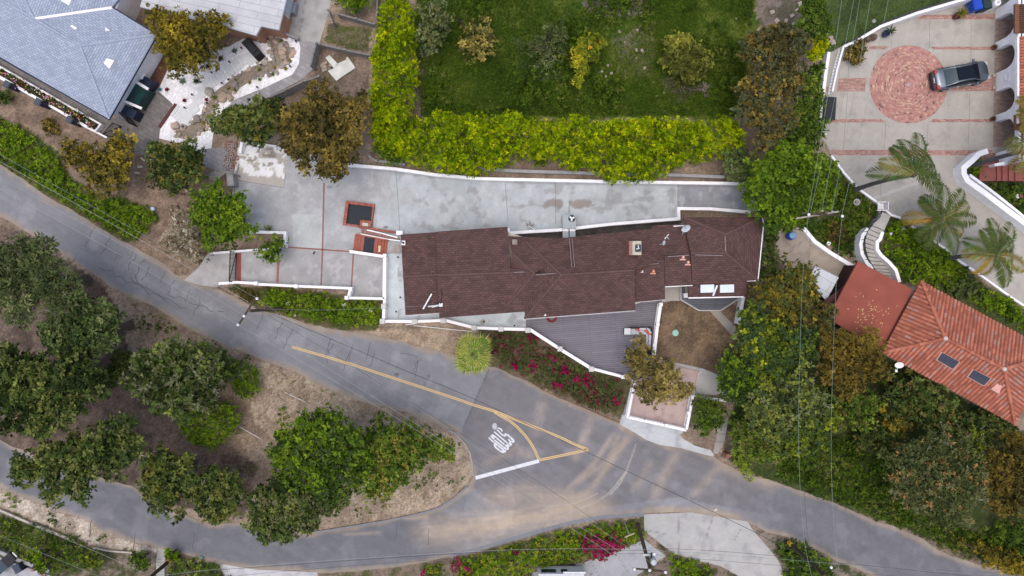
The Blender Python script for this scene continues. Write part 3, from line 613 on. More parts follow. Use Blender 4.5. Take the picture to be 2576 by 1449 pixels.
while r0 < 3.08:
    w = .10 if rr.random() < .75 else .2; nb = max(6, int(2 * math.pi * (r0 + w / 2) / .23)); a0 = rr.random()
    pale = 1 if 1.2 < r0 < 1.75 else 0
    for i in range(nb):
        a, b = (i + .04) / nb * 2 * math.pi + a0, (i + .96) / nb * 2 * math.pi + a0
        c = rr.choice([(.40, .20, .165), (.34, .165, .14), (.44, .25, .21), (.38, .20, .17)]); u = rr.random()
        if u < .06 + .16 * pale: c = (.50, .34, .24)
        elif u > .965: c = (.17, .10, .10)
        k = rr.uniform(.9, 1.12); c = tuple(x * k for x in c)
        mb.face([(cx + q * math.cos(s), cy + q * math.sin(s), _z + .040) for q, s in ((r0, a), (r0 + w - .006, a), (r0 + w - .006, b), (r0, b))], None, c)
    r0 += w
struct(tag(mb.build("brick_circle", VC_M), "round pink red brick medallion in the motor court", "paving"))
mb = MB(); mb.lathe((cx, cy, _z + .03), [(.13, 0), (.13, .02), (.10, .025)], 20); tag(mb.build("drain_cover", GREYM), "small grey round drain cover at the centre of the brick medallion", "drain")
# ---- other paving
def patch(name, pts, base, label, cat="paving", k=0, off=.032, cell=.14, var=.25, mat=None, lines=(), dark=(.2, .2, .2), da=.35):
    return struct(tag(sheet(name, pts, mat or CONC_M, off, cell, paint=conc(base, var, dark, lines, k, da)), label, cat))
GRAVEL = [(397, 228), (425, 168), (450, 130), (575, 118), (640, 80), (700, 84), (751, 100), (756, 120), (752, 160), (737, 186), (700, 211), (644, 229), (590, 251), (567, 273), (542, 300), (537, 333), (532, 372), (510, 386), (472, 366), (400, 348), (403, 325), (435, 262)]
def paint_gravel(DX, DY, cols):
    c = np.ones((len(DX), 3)) * (.72, .72, .74) * (.90 + .28 * fbm(DX, DY, 26, 3))[:, None] * (.82 + .36 * vn(DX, DY, 2.2, 6))[:, None]
    return lerp(c, (.5, .46, .42), .5 * sm(.66, .74, fbm(DX, DY, 9, 19)))
struct(tag(sheet("gravel_bed", GRAVEL, MV("white_gravel", .95, 12, .12, 45, .3, .6), .035, .12, paint=paint_gravel), "white gravel garden beside the blue grey roofed house", "gravel"))
CREEK = [(662, 96), (700, 87), (735, 125), (730, 150), (700, 172), (640, 197), (600, 224), (570, 247), (543, 262), (530, 300), (512, 330), (480, 352), (450, 347), (440, 332), (470, 318), (505, 300), (520, 265), (535, 235), (575, 205), (620, 175), (650, 162), (690, 150), (682, 120)]
patch("creek_bed", CREEK, (.22, .185, .14), "dry creek bed of brown sand winding through white gravel", "creek bed", 4, .045, mat=GROUND_M)
patch("garden_path", [(751, 101), (804, 107), (795, 150), (789, 172), (770, 190), (759, 200), (669, 247), (630, 262), (600, 290), (575, 300), (567, 273), (587, 253), (644, 231), (736, 187), (752, 160), (757, 120)], (1, 1, 1), "curving grey paver path outside the white gravel", "path", mat=PAVER, off=.04)
patch("courtyard", [(290, 297), (345, 262), (375, 210), (397, 228), (435, 262), (402, 325), (400, 348), (390, 385), (370, 393), (337, 387), (290, 350), (255, 312)], (1, 1, 1), "dark paver courtyard at the entrance of the blue grey roofed house", "paving", mat=PAVERD, off=.036)
patch("side_path", [(-150, 60), (0, 140), (274, 296), (292, 300), (258, 314), (285, 352), (262, 348), (-150, 120)], (1, 1, 1), "dark paved side path between rose planter and blue grey roof", "path", mat=PAVERD, off=.034)
patch("paver_walk", [(512, 375), (567, 370), (580, 385), (590, 440), (562, 432), (510, 420)], (1, 1, 1), "grey paver landing below the white gravel garden", "path", mat=PAVER, off=.05)
patch("concrete_yard", [(700, -80), (845, -80), (832, 0), (829, 25), (804, 107), (751, 101), (724, 82)], (.37, .365, .35), "cracked grey concrete yard beside the white flat roof", "paving", 6, lines=[t(1, 0, [(480, 180), (460, 270), (380, 265)]), t(1, 0, [(500, 0), (420, 420)])])
mb = MB(); bricks(mb, [(390, 95), (421, 108), (426, 165), (397, 140)], cols=((.17, .06, .045), (.13, .05, .038))); bricks(mb, [(397, 140), (426, 165), (397, 228), (372, 214)], cols=((.17, .062, .045), (.13, .05, .038)))
struct(tag(mb.build("brick_path", VC_M), "dark red brick walk beside the white porch roof", "path"))
patch("driveway", [(1620, 1294), (1738, 1289), (1788, 1297), (1863, 1309), (1880, 1312), (1898, 1339), (1932, 1377), (1957, 1409), (1974, 1444), (2030, 1560), (1900, 1560), (1858, 1449), (1813, 1424), (1763, 1412), (1698, 1394), (1663, 1369), (1620, 1334)], (.39, .385, .37), "pale concrete driveway below the street at the bottom right", "driveway", 9, .034,
  lines=[t(2, 3, [(1675, 900), (1677, 1230)]), t(2, 3, [(2030, 830), (1950, 1080)]), t(2, 3, [(1335, 985), (1560, 1030)]), t(2, 3, [(2300, 980), (2240, 1080)])])
patch("parking_slab", [(1620, 1357), (1675, 1399), (1640, 1420), (1600, 1449), (1560, 1560), (1300, 1560), (1340, 1440), (1413, 1430), (1500, 1405), (1580, 1375)], (.33, .335, .345), "grey concrete slab beside the white camper at the bottom edge", "paving", 12, .05, lines=[t(2, 3, [(800, 1300), (870, 1449)]), t(2, 3, [(1060, 1250), (1200, 1449)])])
patch("driveway", [(550, 1418), (644, 1433), (798, 1440), (805, 1470), (640, 1560), (600, 1500)], (.46, .46, .47), "light concrete driveway entrance at the bottom edge beside the lower street", "driveway", 15, .04)
patch("concrete_yard", [(-80, 1372), (0, 1402), (60, 1425), (140, 1452), (220, 1500), (-80, 1560)], (.36, .37, .39), "grey concrete yard in the bottom left corner", "paving", 16, .05, lines=[[(0, 1425), (60, 1455)]])
patch("patio", [(1945, 575), (2014, 572), (2042, 607), (2082, 637), (2149, 677), (2125, 735), (2060, 760), (1990, 690), (1955, 640)], (.33, .285, .235), "tan cracked patio beside the tin roofed shed", "paving", 18, .035, lines=[t(3, 1, [(150, 950), (240, 1050), (330, 980)]), t(3, 1, [(380, 960), (180, 1120)])], dark=(.2, .16, .12))
patch("garden_walk", [(1783, 780), (1810, 782), (1858, 829), (1853, 856), (1843, 845)], (.32, .30, .265), "concrete walk crossing bare dirt from the slate porch", "path", 20)
patch("concrete_strip", [(1672, 718), (1716, 718), (1712, 757), (1690, 757), (1660, 762)], (.37, .35, .315), "concrete landing between the big deck and the slate porch", "paving", 21)
patch("concrete_strip", [(1655, 905), (1700, 912), (1768, 927), (1815, 947), (1826, 994), (1748, 992), (1758, 942), (1668, 922)], (.36, .36, .345), "concrete ledge between bare dirt yard and pink parking pad", "paving", 22)
patch("driveway_apron", [(1557, 1067), (1566, 1042), (1577, 1050), (1727, 1080), (1710, 1094), (1718, 1104), (1750, 1122), (1788, 1132), (1800, 1150), (1763, 1141), (1713, 1127), (1658, 1119), (1625, 1106), (1598, 1089)], (.44, .46, .465), "pale concrete apron sloping from pink parking pad to street", "driveway", 23, .045)
patch("hillside_steps", [(1800, 1050), (1832, 1050), (1822, 1110), (1806, 1142), (1794, 1140), (1803, 1100)], (.30, .28, .26), "grey concrete walk beside the shrub by the parking pad", "path", 24, lines=[[(1800, 1070), (1830, 1072)], [(1800, 1090), (1828, 1092)], [(1798, 1110), (1822, 1112)]])
patch("stair_walk", t(0, 3, [(1590, 1165), (1672, 1185), (1655, 1470), (1570, 1470)]), (.36, .35, .32), "narrow concrete steps going down from the lower street", "path", 25, .045, lines=[t(0, 3, [(1585, y), (1660, y + 10)]) for y in (1280, 1310, 1340, 1370, 1400, 1430)])
# ================================================================= WALLS, FENCES, HOUSES
def ribbon(P, w):
    n = len(P); A = []; B = []
    for i in range(n):
        a = P[max(i - 1, 0)]; b = P[min(i + 1, n - 1)]; dx, dy = b[0] - a[0], b[1] - a[1]; l = math.hypot(dx, dy) or 1
        k = 1.0
        if 0 < i < n - 1:
            u = Vector((P[i][0] - a[0], P[i][1] - a[1])); v = Vector((b[0] - P[i][0], b[1] - P[i][1]))
            if u.length > 1e-6 and v.length > 1e-6: k = 1 / max(.55, math.sqrt(max(0.01, (1 + u.normalized().dot(v.normalized())) / 2)))
            ux, uy = u.normalized() if u.length > 1e-6 else (1, 0); vx, vy = v.normalized() if v.length > 1e-6 else (1, 0)
            dx, dy = ux + vx, uy + vy; l = math.hypot(dx, dy) or 1
        A.append((P[i][0] - dy / l * w / 2 * k, P[i][1] + dx / l * w / 2 * k)); B.append((P[i][0] + dy / l * w / 2 * k, P[i][1] - dx / l * w / 2 * k))
    return A, B
def wall_mb(mb, P, w, zt, zb, col=None):       # P world xy list; zt, zb lists
    A, B = ribbon(P, w); n = len(P)
    for i in range(n - 1):
        b = [(*B[i], zb[i]), (*B[i + 1], zb[i + 1]), (*A[i + 1], zb[i + 1]), (*A[i], zb[i])]
        tp = [(*B[i], zt[i]), (*B[i + 1], zt[i + 1]), (*A[i + 1], zt[i + 1]), (*A[i], zt[i])]
        mb.face(tp, None, col); mb.face([b[0], b[1], tp[1], tp[0]], None, col); mb.face([b[2], b[3], tp[3], tp[2]], None, col); mb.face(b[::-1], None, col)
        if i == 0: mb.face([b[3], b[0], tp[0], tp[3]], None, col)
        if i == n - 2: mb.face([b[1], b[2], tp[2], tp[1]], None, col)
def gz(x, y): return float(hf(x, y))
def wall(name, label, cat, pts, h, w=.22, mat=None, at_top=True, fixed=None, group=None, step=14, col=None, drop=.3, cap=None):
    P = []; zt = []; zb = []
    hs = [p[2] if len(p) > 2 else h for p in pts]; q = [p[:2] for p in pts]; pts2 = []
    for i in range(len(q) - 1):
        m = max(1, int(math.hypot(q[i + 1][0] - q[i][0], q[i + 1][1] - q[i][1]) / step))
        pts2 += [(q[i][0] + (q[i + 1][0] - q[i][0]) * k / m, q[i][1] + (q[i + 1][1] - q[i][1]) * k / m, hs[i] + (hs[i + 1] - hs[i]) * k / m) for k in range(m)]
    pts2.append((*q[-1], hs[-1]))
    for x, y, hh in pts2:
        if fixed is not None: g = W(x, y, fixed) if at_top else W(x, y, 0); top = fixed; zg = gz(g[0], g[1])
        else: g = G(x, y, hh if at_top else 0); zg = gz(g[0], g[1]); top = zg + hh
        P.append(g[:2]); zt.append(top); zb.append(zg - drop)
    mb = MB(); wall_mb(mb, P, w, zt, zb, col)
    m = P[len(P) // 2]; org = (m[0], m[1], gz(*m))
    if cap:
        root = thing(name, label, cat, org, group); mb.build("wall_body", mat or WHITE, root)
        c = MB(); A_, B_ = ribbon(P, w + .12); wall_mb(c, A_, .07, [z + .25 for z in zt], [z - .3 for z in zt]); c.build("coping", cap, root); return root
    o = mb.build(name, mat or WHITE, None, org); return tag(o, label, cat, group)
def balustrade(name, label, pts, z, h=.95, w=.20, piers=(), n_per=.22, group=None, pier_mat=None, pier_w=.42):
    P = [W(*p, z + h)[:2] for p in pts]; m = P[len(P) // 2]; root = thing(name, label, "balustrade", (m[0], m[1], z), group)
    zt = [z + h] * len(P); mb = MB(); wall_mb(mb, P, w, zt, [z + h - .1] * len(P)); mb.build("top_rail", WHITEP, root)
    mb = MB(); wall_mb(mb, P, w, [z + .14] * len(P), [min(z, gz(*p)) - .15 for p in P]); mb.build("bottom_rail", WHITEP, root)
    mb = MB(); mb.lathe((0, 0, 0), [(.035, 0), (.06, .16), (.03, .4), (.045, h - .26), (.045, h - .24)], 6); b0 = None
    Lt = sum(math.hypot(b[0] - a[0], b[1] - a[1]) for a, b in zip(P[:-1], P[1:])); n_per = max(.25, Lt / 95)
    for a, b in zip(P[:-1], P[1:]):
        L = math.hypot(b[0] - a[0], b[1] - a[1]); n = max(1, int(L / n_per))
        for i in range(n):
            u = (i + .5) / n
            if b0 is None: b0 = mb.build("baluster", WHITEP, root, org=(0, 0, 0)); k = b0
            else: k = b0.copy(); C.objects.link(k); k.parent = root
            k.location = (a[0] + (b[0] - a[0]) * u - m[0], a[1] + (b[1] - a[1]) * u - m[1], .14)
    for p in piers:
        q = W(*p, z + h + .05); b = MB(); zb = min(z, gz(q[0], q[1])) - .2
        b.box((q[0], q[1], (zb + z + h + .08) / 2), (pier_w - .1, pier_w - .1, z + h + .08 - zb)); pb = b.build("pier", WHITEP, root)
        b = MB(); b.box((q[0], q[1], z + h + .12), (pier_w, pier_w, .08), taper=.9); b.build("pier_cap", pier_mat or M("pale_stone", (.52, .51, .48), .8, 0, .12, 3), pb, org=WL[root.name]) if False else b.build("pier_cap", pier_mat or M("pale_stone", (.52, .51, .48), .8, 0, .12, 3), root)
    return root
# white walls of the lot
wall("boundary_wall", "long white wall along the upper edge of the concrete driveway under the hedge", "wall", t(1, 1, [(925, 210), (1400, 250), (1800, 308), (2240, 348), (2576, 356)]) + t(2, 1, [(300, 362), (1000, 378), (2340, 398), (2420, 400)]), .5, .24)
wall("retaining_wall", "white stepped wall between the upper driveway and the brown roofed house", "wall", t(1, 1, [(2535, 845), (2545, 905), (2576, 905)]) + t(2, 1, [(0, 893), (510, 862), (650, 845), (1000, 805), (1380, 775), (1680, 752), (1677, 648), (2000, 652), (2400, 685)]), .75, .24)
wall("garden_wall", "low grey wall under the hedge above the long white wall", "wall", t(1, 1, [(2240, 248), (2576, 268)]) + t(2, 1, [(0, 270), (550, 286), (900, 296), (1540, 308), (2140, 332)]), .5, .25, GREYC)
wall("garden_wall", "narrow grey wall stub below the dark shrub at the left end of the long hedge", "wall", t(1, 1, [(1130, 115), (1190, 165), (1500, 205)]), .5, .18, GREYC)
wall("planter_wall", "white wall round the planter with the small tree beside the driveway", "wall", t(0, 1, [(2485, 790), (2487, 880)]) + t(1, 1, [(0, 884), (290, 893), (290, 1040)]), .5, .22)
wall("driveway_wall", "white wall along the upper side of the lower driveway beside the gate", "wall", t(0, 1, [(2118, 1100), (2576, 1065)]) + [(700, 624)], .6, .16)
wall("drive_side_wall", "white wall beside the brick steps above the lower driveway", "wall", t(1, 1, [(940, 1080), (1290, 1132)]), .8, .22)
balustrade("balustrade", "white balustrade along the lower driveway above the green bank", t(0, 1, [(2200, 1405), (2350, 1390), (2576, 1402)]) + t(1, 1, [(0, 1410), (400, 1430), (950, 1452)]) + t(1, 2, [(925, 100), (1290, 108)]), 1.0, .8, .2, [(644, 713), (745, 720), (882, 727), (872, 749)], pier_w=.32, pier_mat=WHITEP)
balustrade("balustrade", "white balustrade between the lower driveway and the sunken terrace", t(1, 1, [(1295, 1128), (1290, 1449)]) + t(1, 2, [(1290, 110)]), 1.0, .8, .26, [(968, 643)], pier_w=.3, pier_mat=WHITEP)
balustrade("balustrade", "white balustrade with stone capped piers round the terrace below the brown roof", t(1, 2, [(1292, 115), (1280, 335), (1600, 338), (1850, 328), (1900, 325), (2190, 400), (2465, 412), (2576, 414)]) + [(1326, 829)], 1.0, .85, .22, t(1, 2, [(1285, 185), (1272, 335), (1598, 338), (1885, 330), (2195, 400), (2465, 412)]))
def gate(name, label, a, b, h=1.2, z=None, diag=True, bars=9, th=.05):
    A = Vector(G(*a)) if z is None else Vector(W(*a, z)); B = Vector(G(*b)) if z is None else Vector(W(*b, z))
    root = thing(name, label, "gate", tuple((A + B) / 2)); f = MB()
    up = Vector((0, 0, h)); o = Vector((0, 0, .06))
    for p, q in ((A + o, B + o), (A + up, B + up), (A + o, A + up), (B + o, B + up)): f.tube([p, q], th * .6, 6)
    f.build("frame", BLACKM, root); f = MB()
    for i in range(1, bars): f.tube([A + (B - A) * i / bars + o, A + (B - A) * i / bars + up], th * .35, 5)
    f.build("bars", BLACKM, root)
    if diag: f = MB(); f.tube([A + o, B + up], th * .5, 5); f.build("brace", BLACKM, root)
    return root
gate("sliding_gate", "black metal sliding gate across the lower driveway beside the red line", t(0, 1, [(2382, 1090)])[0], t(0, 1, [(2372, 1385)])[0], 1.3, th=.07, bars=22)
# parking pad
pp = [(1598, 957), (1643, 898), (1668, 912), (1763, 934), (1757, 940), (1745, 994), (1726, 1080), (1577, 1051)]
pw_ = [W(x, y, 1.0)[:2] for x, y in pp]; m_ = W(1665, 1000, 0)
pkt = thing("parking_pad", "raised pink concrete parking pad with white balustrades by the street", "parking pad", (m_[0], m_[1], .3))
sheet("pad_surface", pp, CONC_M, z=1.10, cell=.12, paint=conc((.42, .325, .295), .2, (.27, .19, .155), [], 30, .55), thick=.004, parent=pkt)
mb = MB(); mb.prism(pw_, -.2, 1.092); mb.build("pad_base", WHITE, pkt)
balustrade("balustrade", "white balustrade on the left side of the pink parking pad", t(2, 2, [(1237, 935), (1163, 1308)]), 1.0, .8, .2, (), pier_mat=WHITEP)
balustrade("balustrade", "white balustrade on the street side of the pink parking pad", t(2, 2, [(1172, 1303), (1755, 1432)]), 1.0, .8, .2, t(2, 2, [(1345, 1338), (1550, 1382)]), pier_w=.24, pier_mat=WHITEP)
balustrade("balustrade", "white balustrade on the right side of the pink parking pad", t(2, 2, [(1823, 1082), (1757, 1425)]), 1.0, .8, .2, t(2, 2, [(1775, 1255)]), pier_w=.24, pier_mat=WHITEP)
wall("garden_wall", "short white wall above the dark shrub beside the pink parking pad", "wall", t(2, 2, [(1835, 1080), (1950, 1110), (2155, 1135)]), .5, .2)
# big deck
DK = [(1322, 797), (1598, 776), (1598, 756), (1672, 748), (1665, 757), (1647, 893), (1640, 905), (1567, 950), (1488, 928), (1408, 878), (1333, 829), (1323, 829)]
q_ = W(1480, 850, 0); deck = thing("deck", "large grey board deck in front of the brown roofed house", "deck", (q_[0], q_[1], 1.0))
dw = [W(x, y, 1.5)[:2] for x, y in DK]; mb = MB(); mb.prism(dw, 1.38, 1.5); mb.build("deck_boards", DECK, deck)
mb = MB(); mb.prism([(x * .985, y * .985 - .02) for x, y in dw], .1, 1.37); mb.build("deck_skirt", WHITE, deck)
balustrade("balustrade", "white wall balustrade along the slanted street side of the grey deck", t(2, 2, [(180, 418), (478, 612), (800, 812)]), 1.5, .75, .24, t(2, 2, [(162, 424), (482, 612), (800, 815)]), pier_w=.42)
balustrade("balustrade", "white balustrade at the bottom end of the grey deck under the yellow tree", t(2, 2, [(810, 815), (1118, 895)]), 1.5, .75, .2, t(2, 2, [(1116, 895)]), pier_w=.3, pier_mat=WHITEP)
balustrade("balustrade", "straight white balustrade between the grey deck and the bare dirt yard", t(2, 2, [(1497, 160), (1465, 370), (1430, 680)]), 1.5, .75, .24, t(2, 2, [(1498, 165), (1466, 365), (1432, 575)]), pier_w=.28, pier_mat=WHITEP)
# slate porch
q_ = W(1790, 760, 0); porch = thing("porch", "slate grey board porch with cut corners at the right end of the brown roofed house", "porch", (q_[0], q_[1], 1.0))
pg = [W(x, y, 1.35)[:2] for x, y in [(1713, 722), (1713, 754), (1758, 781), (1813, 781), (1866, 747), (1866, 722)]]
mb = MB(); mb.prism(pg, 1.24, 1.35); mb.build("porch_boards", DECKD, porch); mb = MB(); mb.prism([(x, y) for x, y in pg], .8, 1.235); mb.build("porch_skirt", GREYC, porch)
mb = MB(); wall_mb(mb, [pg[i] for i in range(5)], .09, [1.37] * 5, [1.22] * 5); mb.build("porch_edge", M("pale_trim", (.42, .43, .44), .7), porch)
wall("garden_wall", "upright white wall at the right side of the slate porch", "wall", t(2, 2, [(2330, 88), (2280, 362)]), .8, .26)
wall("garden_wall", "tiny white wall foot leading towards the trees right of the bare dirt yard", "wall", t(2, 2, [(2285, 355), (2365, 368)]), .4, .2)

# ---- roofs
def roof(name, faces, mat, parent, th=.2, uvrot=False, merge=True):
    mb = MB(); key = {}; edges = {}
    for f in faces:
        P = [Vector(W(x, y, z)) for x, y, z in f]
        n = Vector((0, 0, 0))
        for i in range(len(P)): n += P[i].cross(P[(i + 1) % len(P)])
        if n.z < 0: P = P[::-1]; f = f[::-1]; n = -n
        n.normalize(); e = Vector((0, 0, 1)).cross(n)
        e = Vector((1, 0, 0)) if e.length < 1e-3 else e.normalized(); s = n.cross(e)
        mb.face([tuple(p) for p in P], [(p.dot(e), p.dot(s)) for p in P])
        k = [tuple(round(c, 1) for c in q) for q in f]
        for i in range(len(P)):
            a, b = k[i], k[(i + 1) % len(P)]
            if (b, a) in edges: del edges[(b, a)]
            else: edges[(a, b)] = (P[i], P[(i + 1) % len(P)])
        mb.face([tuple(p - Vector((0, 0, th))) for p in P[::-1]])
    d = Vector((0, 0, th))
    for p, q in edges.values():
        L = (q - p).length; mb.face([tuple(p - d), tuple(q - d), tuple(q), tuple(p)], [(0, 0), (L, 0), (L, th), (0, th)])
    return mb.build(name, mat, parent)
def walls(parent, dpts, z0, z1, mat, name="wall"):
    mb = MB(); mb.prism([W(x, y, z1)[:2] for x, y in dpts], z0, z1); return mb.build(name, mat, parent)
def ridge_cap(parent, a, b, mat, r=.11, name="ridge_cap"):
    A = Vector(W(*a)); B = Vector(W(*b)); mb = MB(); mb.tube([A + Vector((0, 0, -.02)), B + Vector((0, 0, -.02))], r, 6); return mb.build(name, mat, parent)
HC = W(1450, 690, 1.0); house = thing("brown_roof_house", "long house with stepped brown shingle roofs in the middle of the scene", "house", (HC[0], HC[1], 1.0))
RB = SHINGLE_B; CAPB = M("brown_ridge_shingles", (.115, .066, .06), .9, 0, .2, 6)
e = 3.9
roof("roof", [[(1008, 590, 3.6), (1096, 584, 3.6), (1101, 691, 4.25), (1014, 697, 4.25)], [(1014, 697, 4.25), (1101, 691, 4.25), (1105, 787, 3.6), (1020, 793, 3.6)]], RB, house)
rB = roof("roof", [[(1096, 583, 3.9), (1277, 570.5, 3.9), (1284, 676, 4.75), (1345, 680, 4.85), (1101, 692, 4.8)], [(1101, 692, 4.8), (1345, 680, 4.85), (1360, 781, 3.9), (1105, 800, 3.9)]], RB, house)
roof("roof", [[(1345, 688, 5.15), (1288, 637, 4.5), (1276, 768, 4.15)], [(1345, 688, 5.15), (1420, 640, 4.6), (1420, 600, 4.05), (1279, 594, 4.0), (1288, 637, 4.5)], [(1345, 688, 5.15), (1276, 768, 4.15), (1315, 784, 3.98), (1400, 780, 4.0), (1420, 690, 5.1)]], RB, house)
roof("roof", [[(1323, 608, 4.2), (1652, 574, 4.2), (1653, 657, 5.3), (1596, 680, 5.55), (1412, 691, 5.55)], [(1323, 608, 4.2), (1412, 691, 5.55), (1320, 801, 4.1)], [(1412, 691, 5.55), (1596, 680, 5.55), (1598, 780, 4.1), (1320, 801, 4.1)]], RB, house)
roof("roof", [[(1590, 661, 4.9), (1671, 652, 4.9), (1673, 753, 4.0), (1590, 760, 4.0)]], RB, house)
roof("roof", [[(1630, 630, 4.72), (1682, 630, 4.72), (1682, 668, 4.70), (1630, 668, 4.70)]], RB, house, .3)
roof("roof", [[(1640, 568, 4.15), (1731, 563, 4.15), (1738, 637, 4.9), (1640, 645, 4.9)], [(1672, 643, 4.9), (1738, 637, 4.9), (1743, 717, 4.15), (1673, 720, 4.15)]], RB, house)
roof("roof", [[(1718, 546, 4.2), (1916, 546, 4.2), (1825, 589, 5.25)], [(1916, 546, 4.2), (1906, 705, 4.2), (1826, 637, 5.35), (1825, 589, 5.25)], [(1718, 546, 4.2), (1825, 589, 5.25), (1826, 637, 5.35), (1738, 636, 5.3)], [(1738, 636, 5.3), (1826, 637, 5.35), (1906, 705, 4.2), (1742, 717, 4.2)]], RB, house)
roof("roof", [[(1731, 714, 4.0), (1876, 704, 4.0), (1877, 745, 3.7), (1732, 748, 3.7)]], RB, house)
for a, b in [((1412, 691, 5.55), (1596, 680, 5.55)), ((1345, 688, 5.15), (1276, 768, 4.15)), ((1412, 691, 5.55), (1320, 801, 4.1)), ((1412, 691, 5.55), (1323, 608, 4.2)), ((1101, 692, 4.8), (1345, 684, 4.85)), ((1826, 637, 5.35), (1906, 705, 4.2)), ((1826, 637, 5.35), (1825, 589, 5.25)), ((1738, 636, 5.3), (1826, 637, 5.35)), ((1825, 589, 5.25), (1916, 546, 4.2)), ((1825, 589, 5.25), (1718, 546, 4.2)), ((1014, 697, 4.25), (1101, 691, 4.25)), ((1345, 688, 5.15), (1288, 637, 4.5))]:
    ridge_cap(house, a, b, CAPB, .10)
for pts, zt in [([(1018, 600), (1096, 594), (1102, 778), (1030, 784)], 3.35), ([(1096, 594), (1270, 582), (1330, 600), (1345, 775), (1110, 790)], 3.6), ([(1330, 618), (1640, 588), (1640, 750), (1590, 768), (1332, 790)], 3.8), ([(1600, 600), (1735, 580), (1738, 706), (1665, 712), (1662, 743), (1600, 750)], 3.7), ([(1728, 556), (1905, 556), (1896, 696), (1868, 706), (1868, 735), (1740, 738)], 3.45)]:
    walls(house, pts, .9, zt, CREAM)
def gutter(parent, a, b, z, name="gutter", r=.055, mat=None):
    A = W(*a, z); B = W(*b, z); mb = MB(); L = math.hypot(B[0] - A[0], B[1] - A[1]); mb.box(((A[0] + B[0]) / 2, (A[1] + B[1]) / 2, z), (L, r * 2, r * 2), math.atan2(B[1] - A[1], B[0] - A[0])); return mb.build(name, mat or WHITEP, parent)
PALEEDGE = M("pale_fascia", (.5, .48, .47), .6)
gutter(house, (1021, 794.5), (1105, 788.5), 3.55, "fascia", .03, PALEEDGE); gutter(house, (1321, 803), (1598, 782), 4.0, "fascia", .025, PALEEDGE); None
gutter(house, (1921, 561), (1906.5, 706), 4.1, "fascia", .035); gutter(house, (1916.5, 546), (1921, 561), 4.1, "fascia", .035); gutter(house, (1732, 749.5), (1870, 746.5), 3.62, "fascia", .05); gutter(house, (1673, 721.5), (1742, 718), 4.05, "fascia", .03); gutter(house, (1598, 761), (1673, 754), 3.9, "fascia", .025, PALEEDGE); gutter(house, (1877, 706), (1906, 705.5), 4.05, "fascia", .05)
for x0, x1 in ((1762, 1796), (1811, 1846)):
    mb = MB(); q = [W(x0, 716.5, 3.98), W(x1, 715.5, 3.98), W(x1, 735.5, 3.85), W(x0, 736.5, 3.85)]; mb.hexa([(a[0], a[1], a[2] - .15) for a in q[::-1]][::1], [(a[0], a[1], a[2] + .06) for a in q[::-1]]); sk = mb.build("skylight", M("skylight_pane", (.62, .7, .76), .25, 0, .05), house)
    sk['label'] = "white frosted skylight"
mb = MB(); mb.tube([W(1804, 718, 4.12), W(1793.5, 744, 3.95)], .07, 8); mb.build("vent_pipe", WHITEP, house)
mb = MB(); q = W(1724, 743, 1.6); mb.box((q[0], q[1], 1.62), (.32, .36, .5)); mb.build("utility_box", WHITEP, house)
# chimney with brick flank, cement cap, flue
q = W(1600, 624, 5.9); mb = MB(); mb.box((q[0] - .08, q[1], 5.2), (.84, 1.02, 1.3)); ch = mb.build("chimney", BRICKW, house)
mb = MB(); mb.box((q[0] + .06, q[1], 5.9), (.66, 1.02, .1)); mb.build("chimney_cap", M("cement_cap", (.46, .43, .34), .9, 0, .15, 4), ch, org=WL[ch.name]); 
mb = MB(); mb.box((q[0] + .13, q[1] - .02, 6.02), (.40, .52, .14)); mb.build("flue", M("sooty_metal", (.03, .04, .06), .6, .2), ch, org=WL[ch.name])
mb = MB(); mb.box((q[0] + .15, q[1] + .04, 6.1), (.07, .28, .04), .3); mb.box((q[0] + .08, q[1] - .06, 6.1), (.18, .07, .04), .3); mb.build("damper", GALV, ch, org=WL[ch.name])
def tvent(x, y, z, mat, s=1.0, name="roof_vent"):
    q = W(x, y, z); mb = MB(); mb.box((q[0], q[1] - .12 * s, z), (.42 * s, .10 * s, .12)); mb.box((q[0] + .02, q[1] + .06 * s, z + .06), (.20 * s, .24 * s, .24), taper=.75); return mb.build(name, mat, house)
PINK = M("faded_pink_metal", (.62, .36, .28), .7, 0, .1)
for x, y, z in ((1717, 649, 4.85), (1730, 662, 4.75)): tvent(x, y, z, PINK)
tvent(1642.5, 684, 4.65, M("orange_clay", (.58, .28, .17), .7, 0, .1), 1.0); tvent(1615, 683, 4.7, WHITEP, .45); tvent(1371, 792, 4.1, WHITEP, .45)
q = W(1295, 609, 4.3); mb = MB(); mb.box((q[0], q[1], 4.3), (.40, .40, .1)); mb.lathe((q[0], q[1] - .02, 4.3), [(.15, 0), (.15, .3), (.2, .32), (.2, .42), (.05, .47)], 14); mb.build("vent_cowl", M("rusty_grey_metal", (.27, .22, .19), .8, .1, .25, 5), house)
def dish(x, y, z, r, mast, name="satellite_dish", parent=None, mat=None, face=(0.2, -.5, .85)):
    q = Vector(W(x, y, z)); mb = MB(); n = Vector(face).normalized(); a = n.cross(Vector((0, 0, 1))).normalized(); b = n.cross(a)
    for k in range(4):
        r0, r1 = r * k / 4, r * (k + 1) / 4
        for i in range(20):
            s, u = 2 * math.pi * i / 20, 2 * math.pi * (i + 1) / 20
            f = lambda rr, an: tuple(q + a * rr * math.cos(an) + b * rr * .8 * math.sin(an) + n * (rr / r) ** 2 * .12 * r)
            mb.face([f(r0, s), f(r1, s), f(r1, u), f(r0, u)] if r0 > 0 else [f(0, s), f(r1, s), f(r1, u)])
    m = Vector(mast); mb.tube([q, q + m * .5, q + m], .03, 6); mb.box(tuple(q + m), (.16, .22, .05)); mb.tube([q - b * r * .7, q + n * r * .8], .018, 5)
    return mb.build(name, mat or GALV, parent or house)
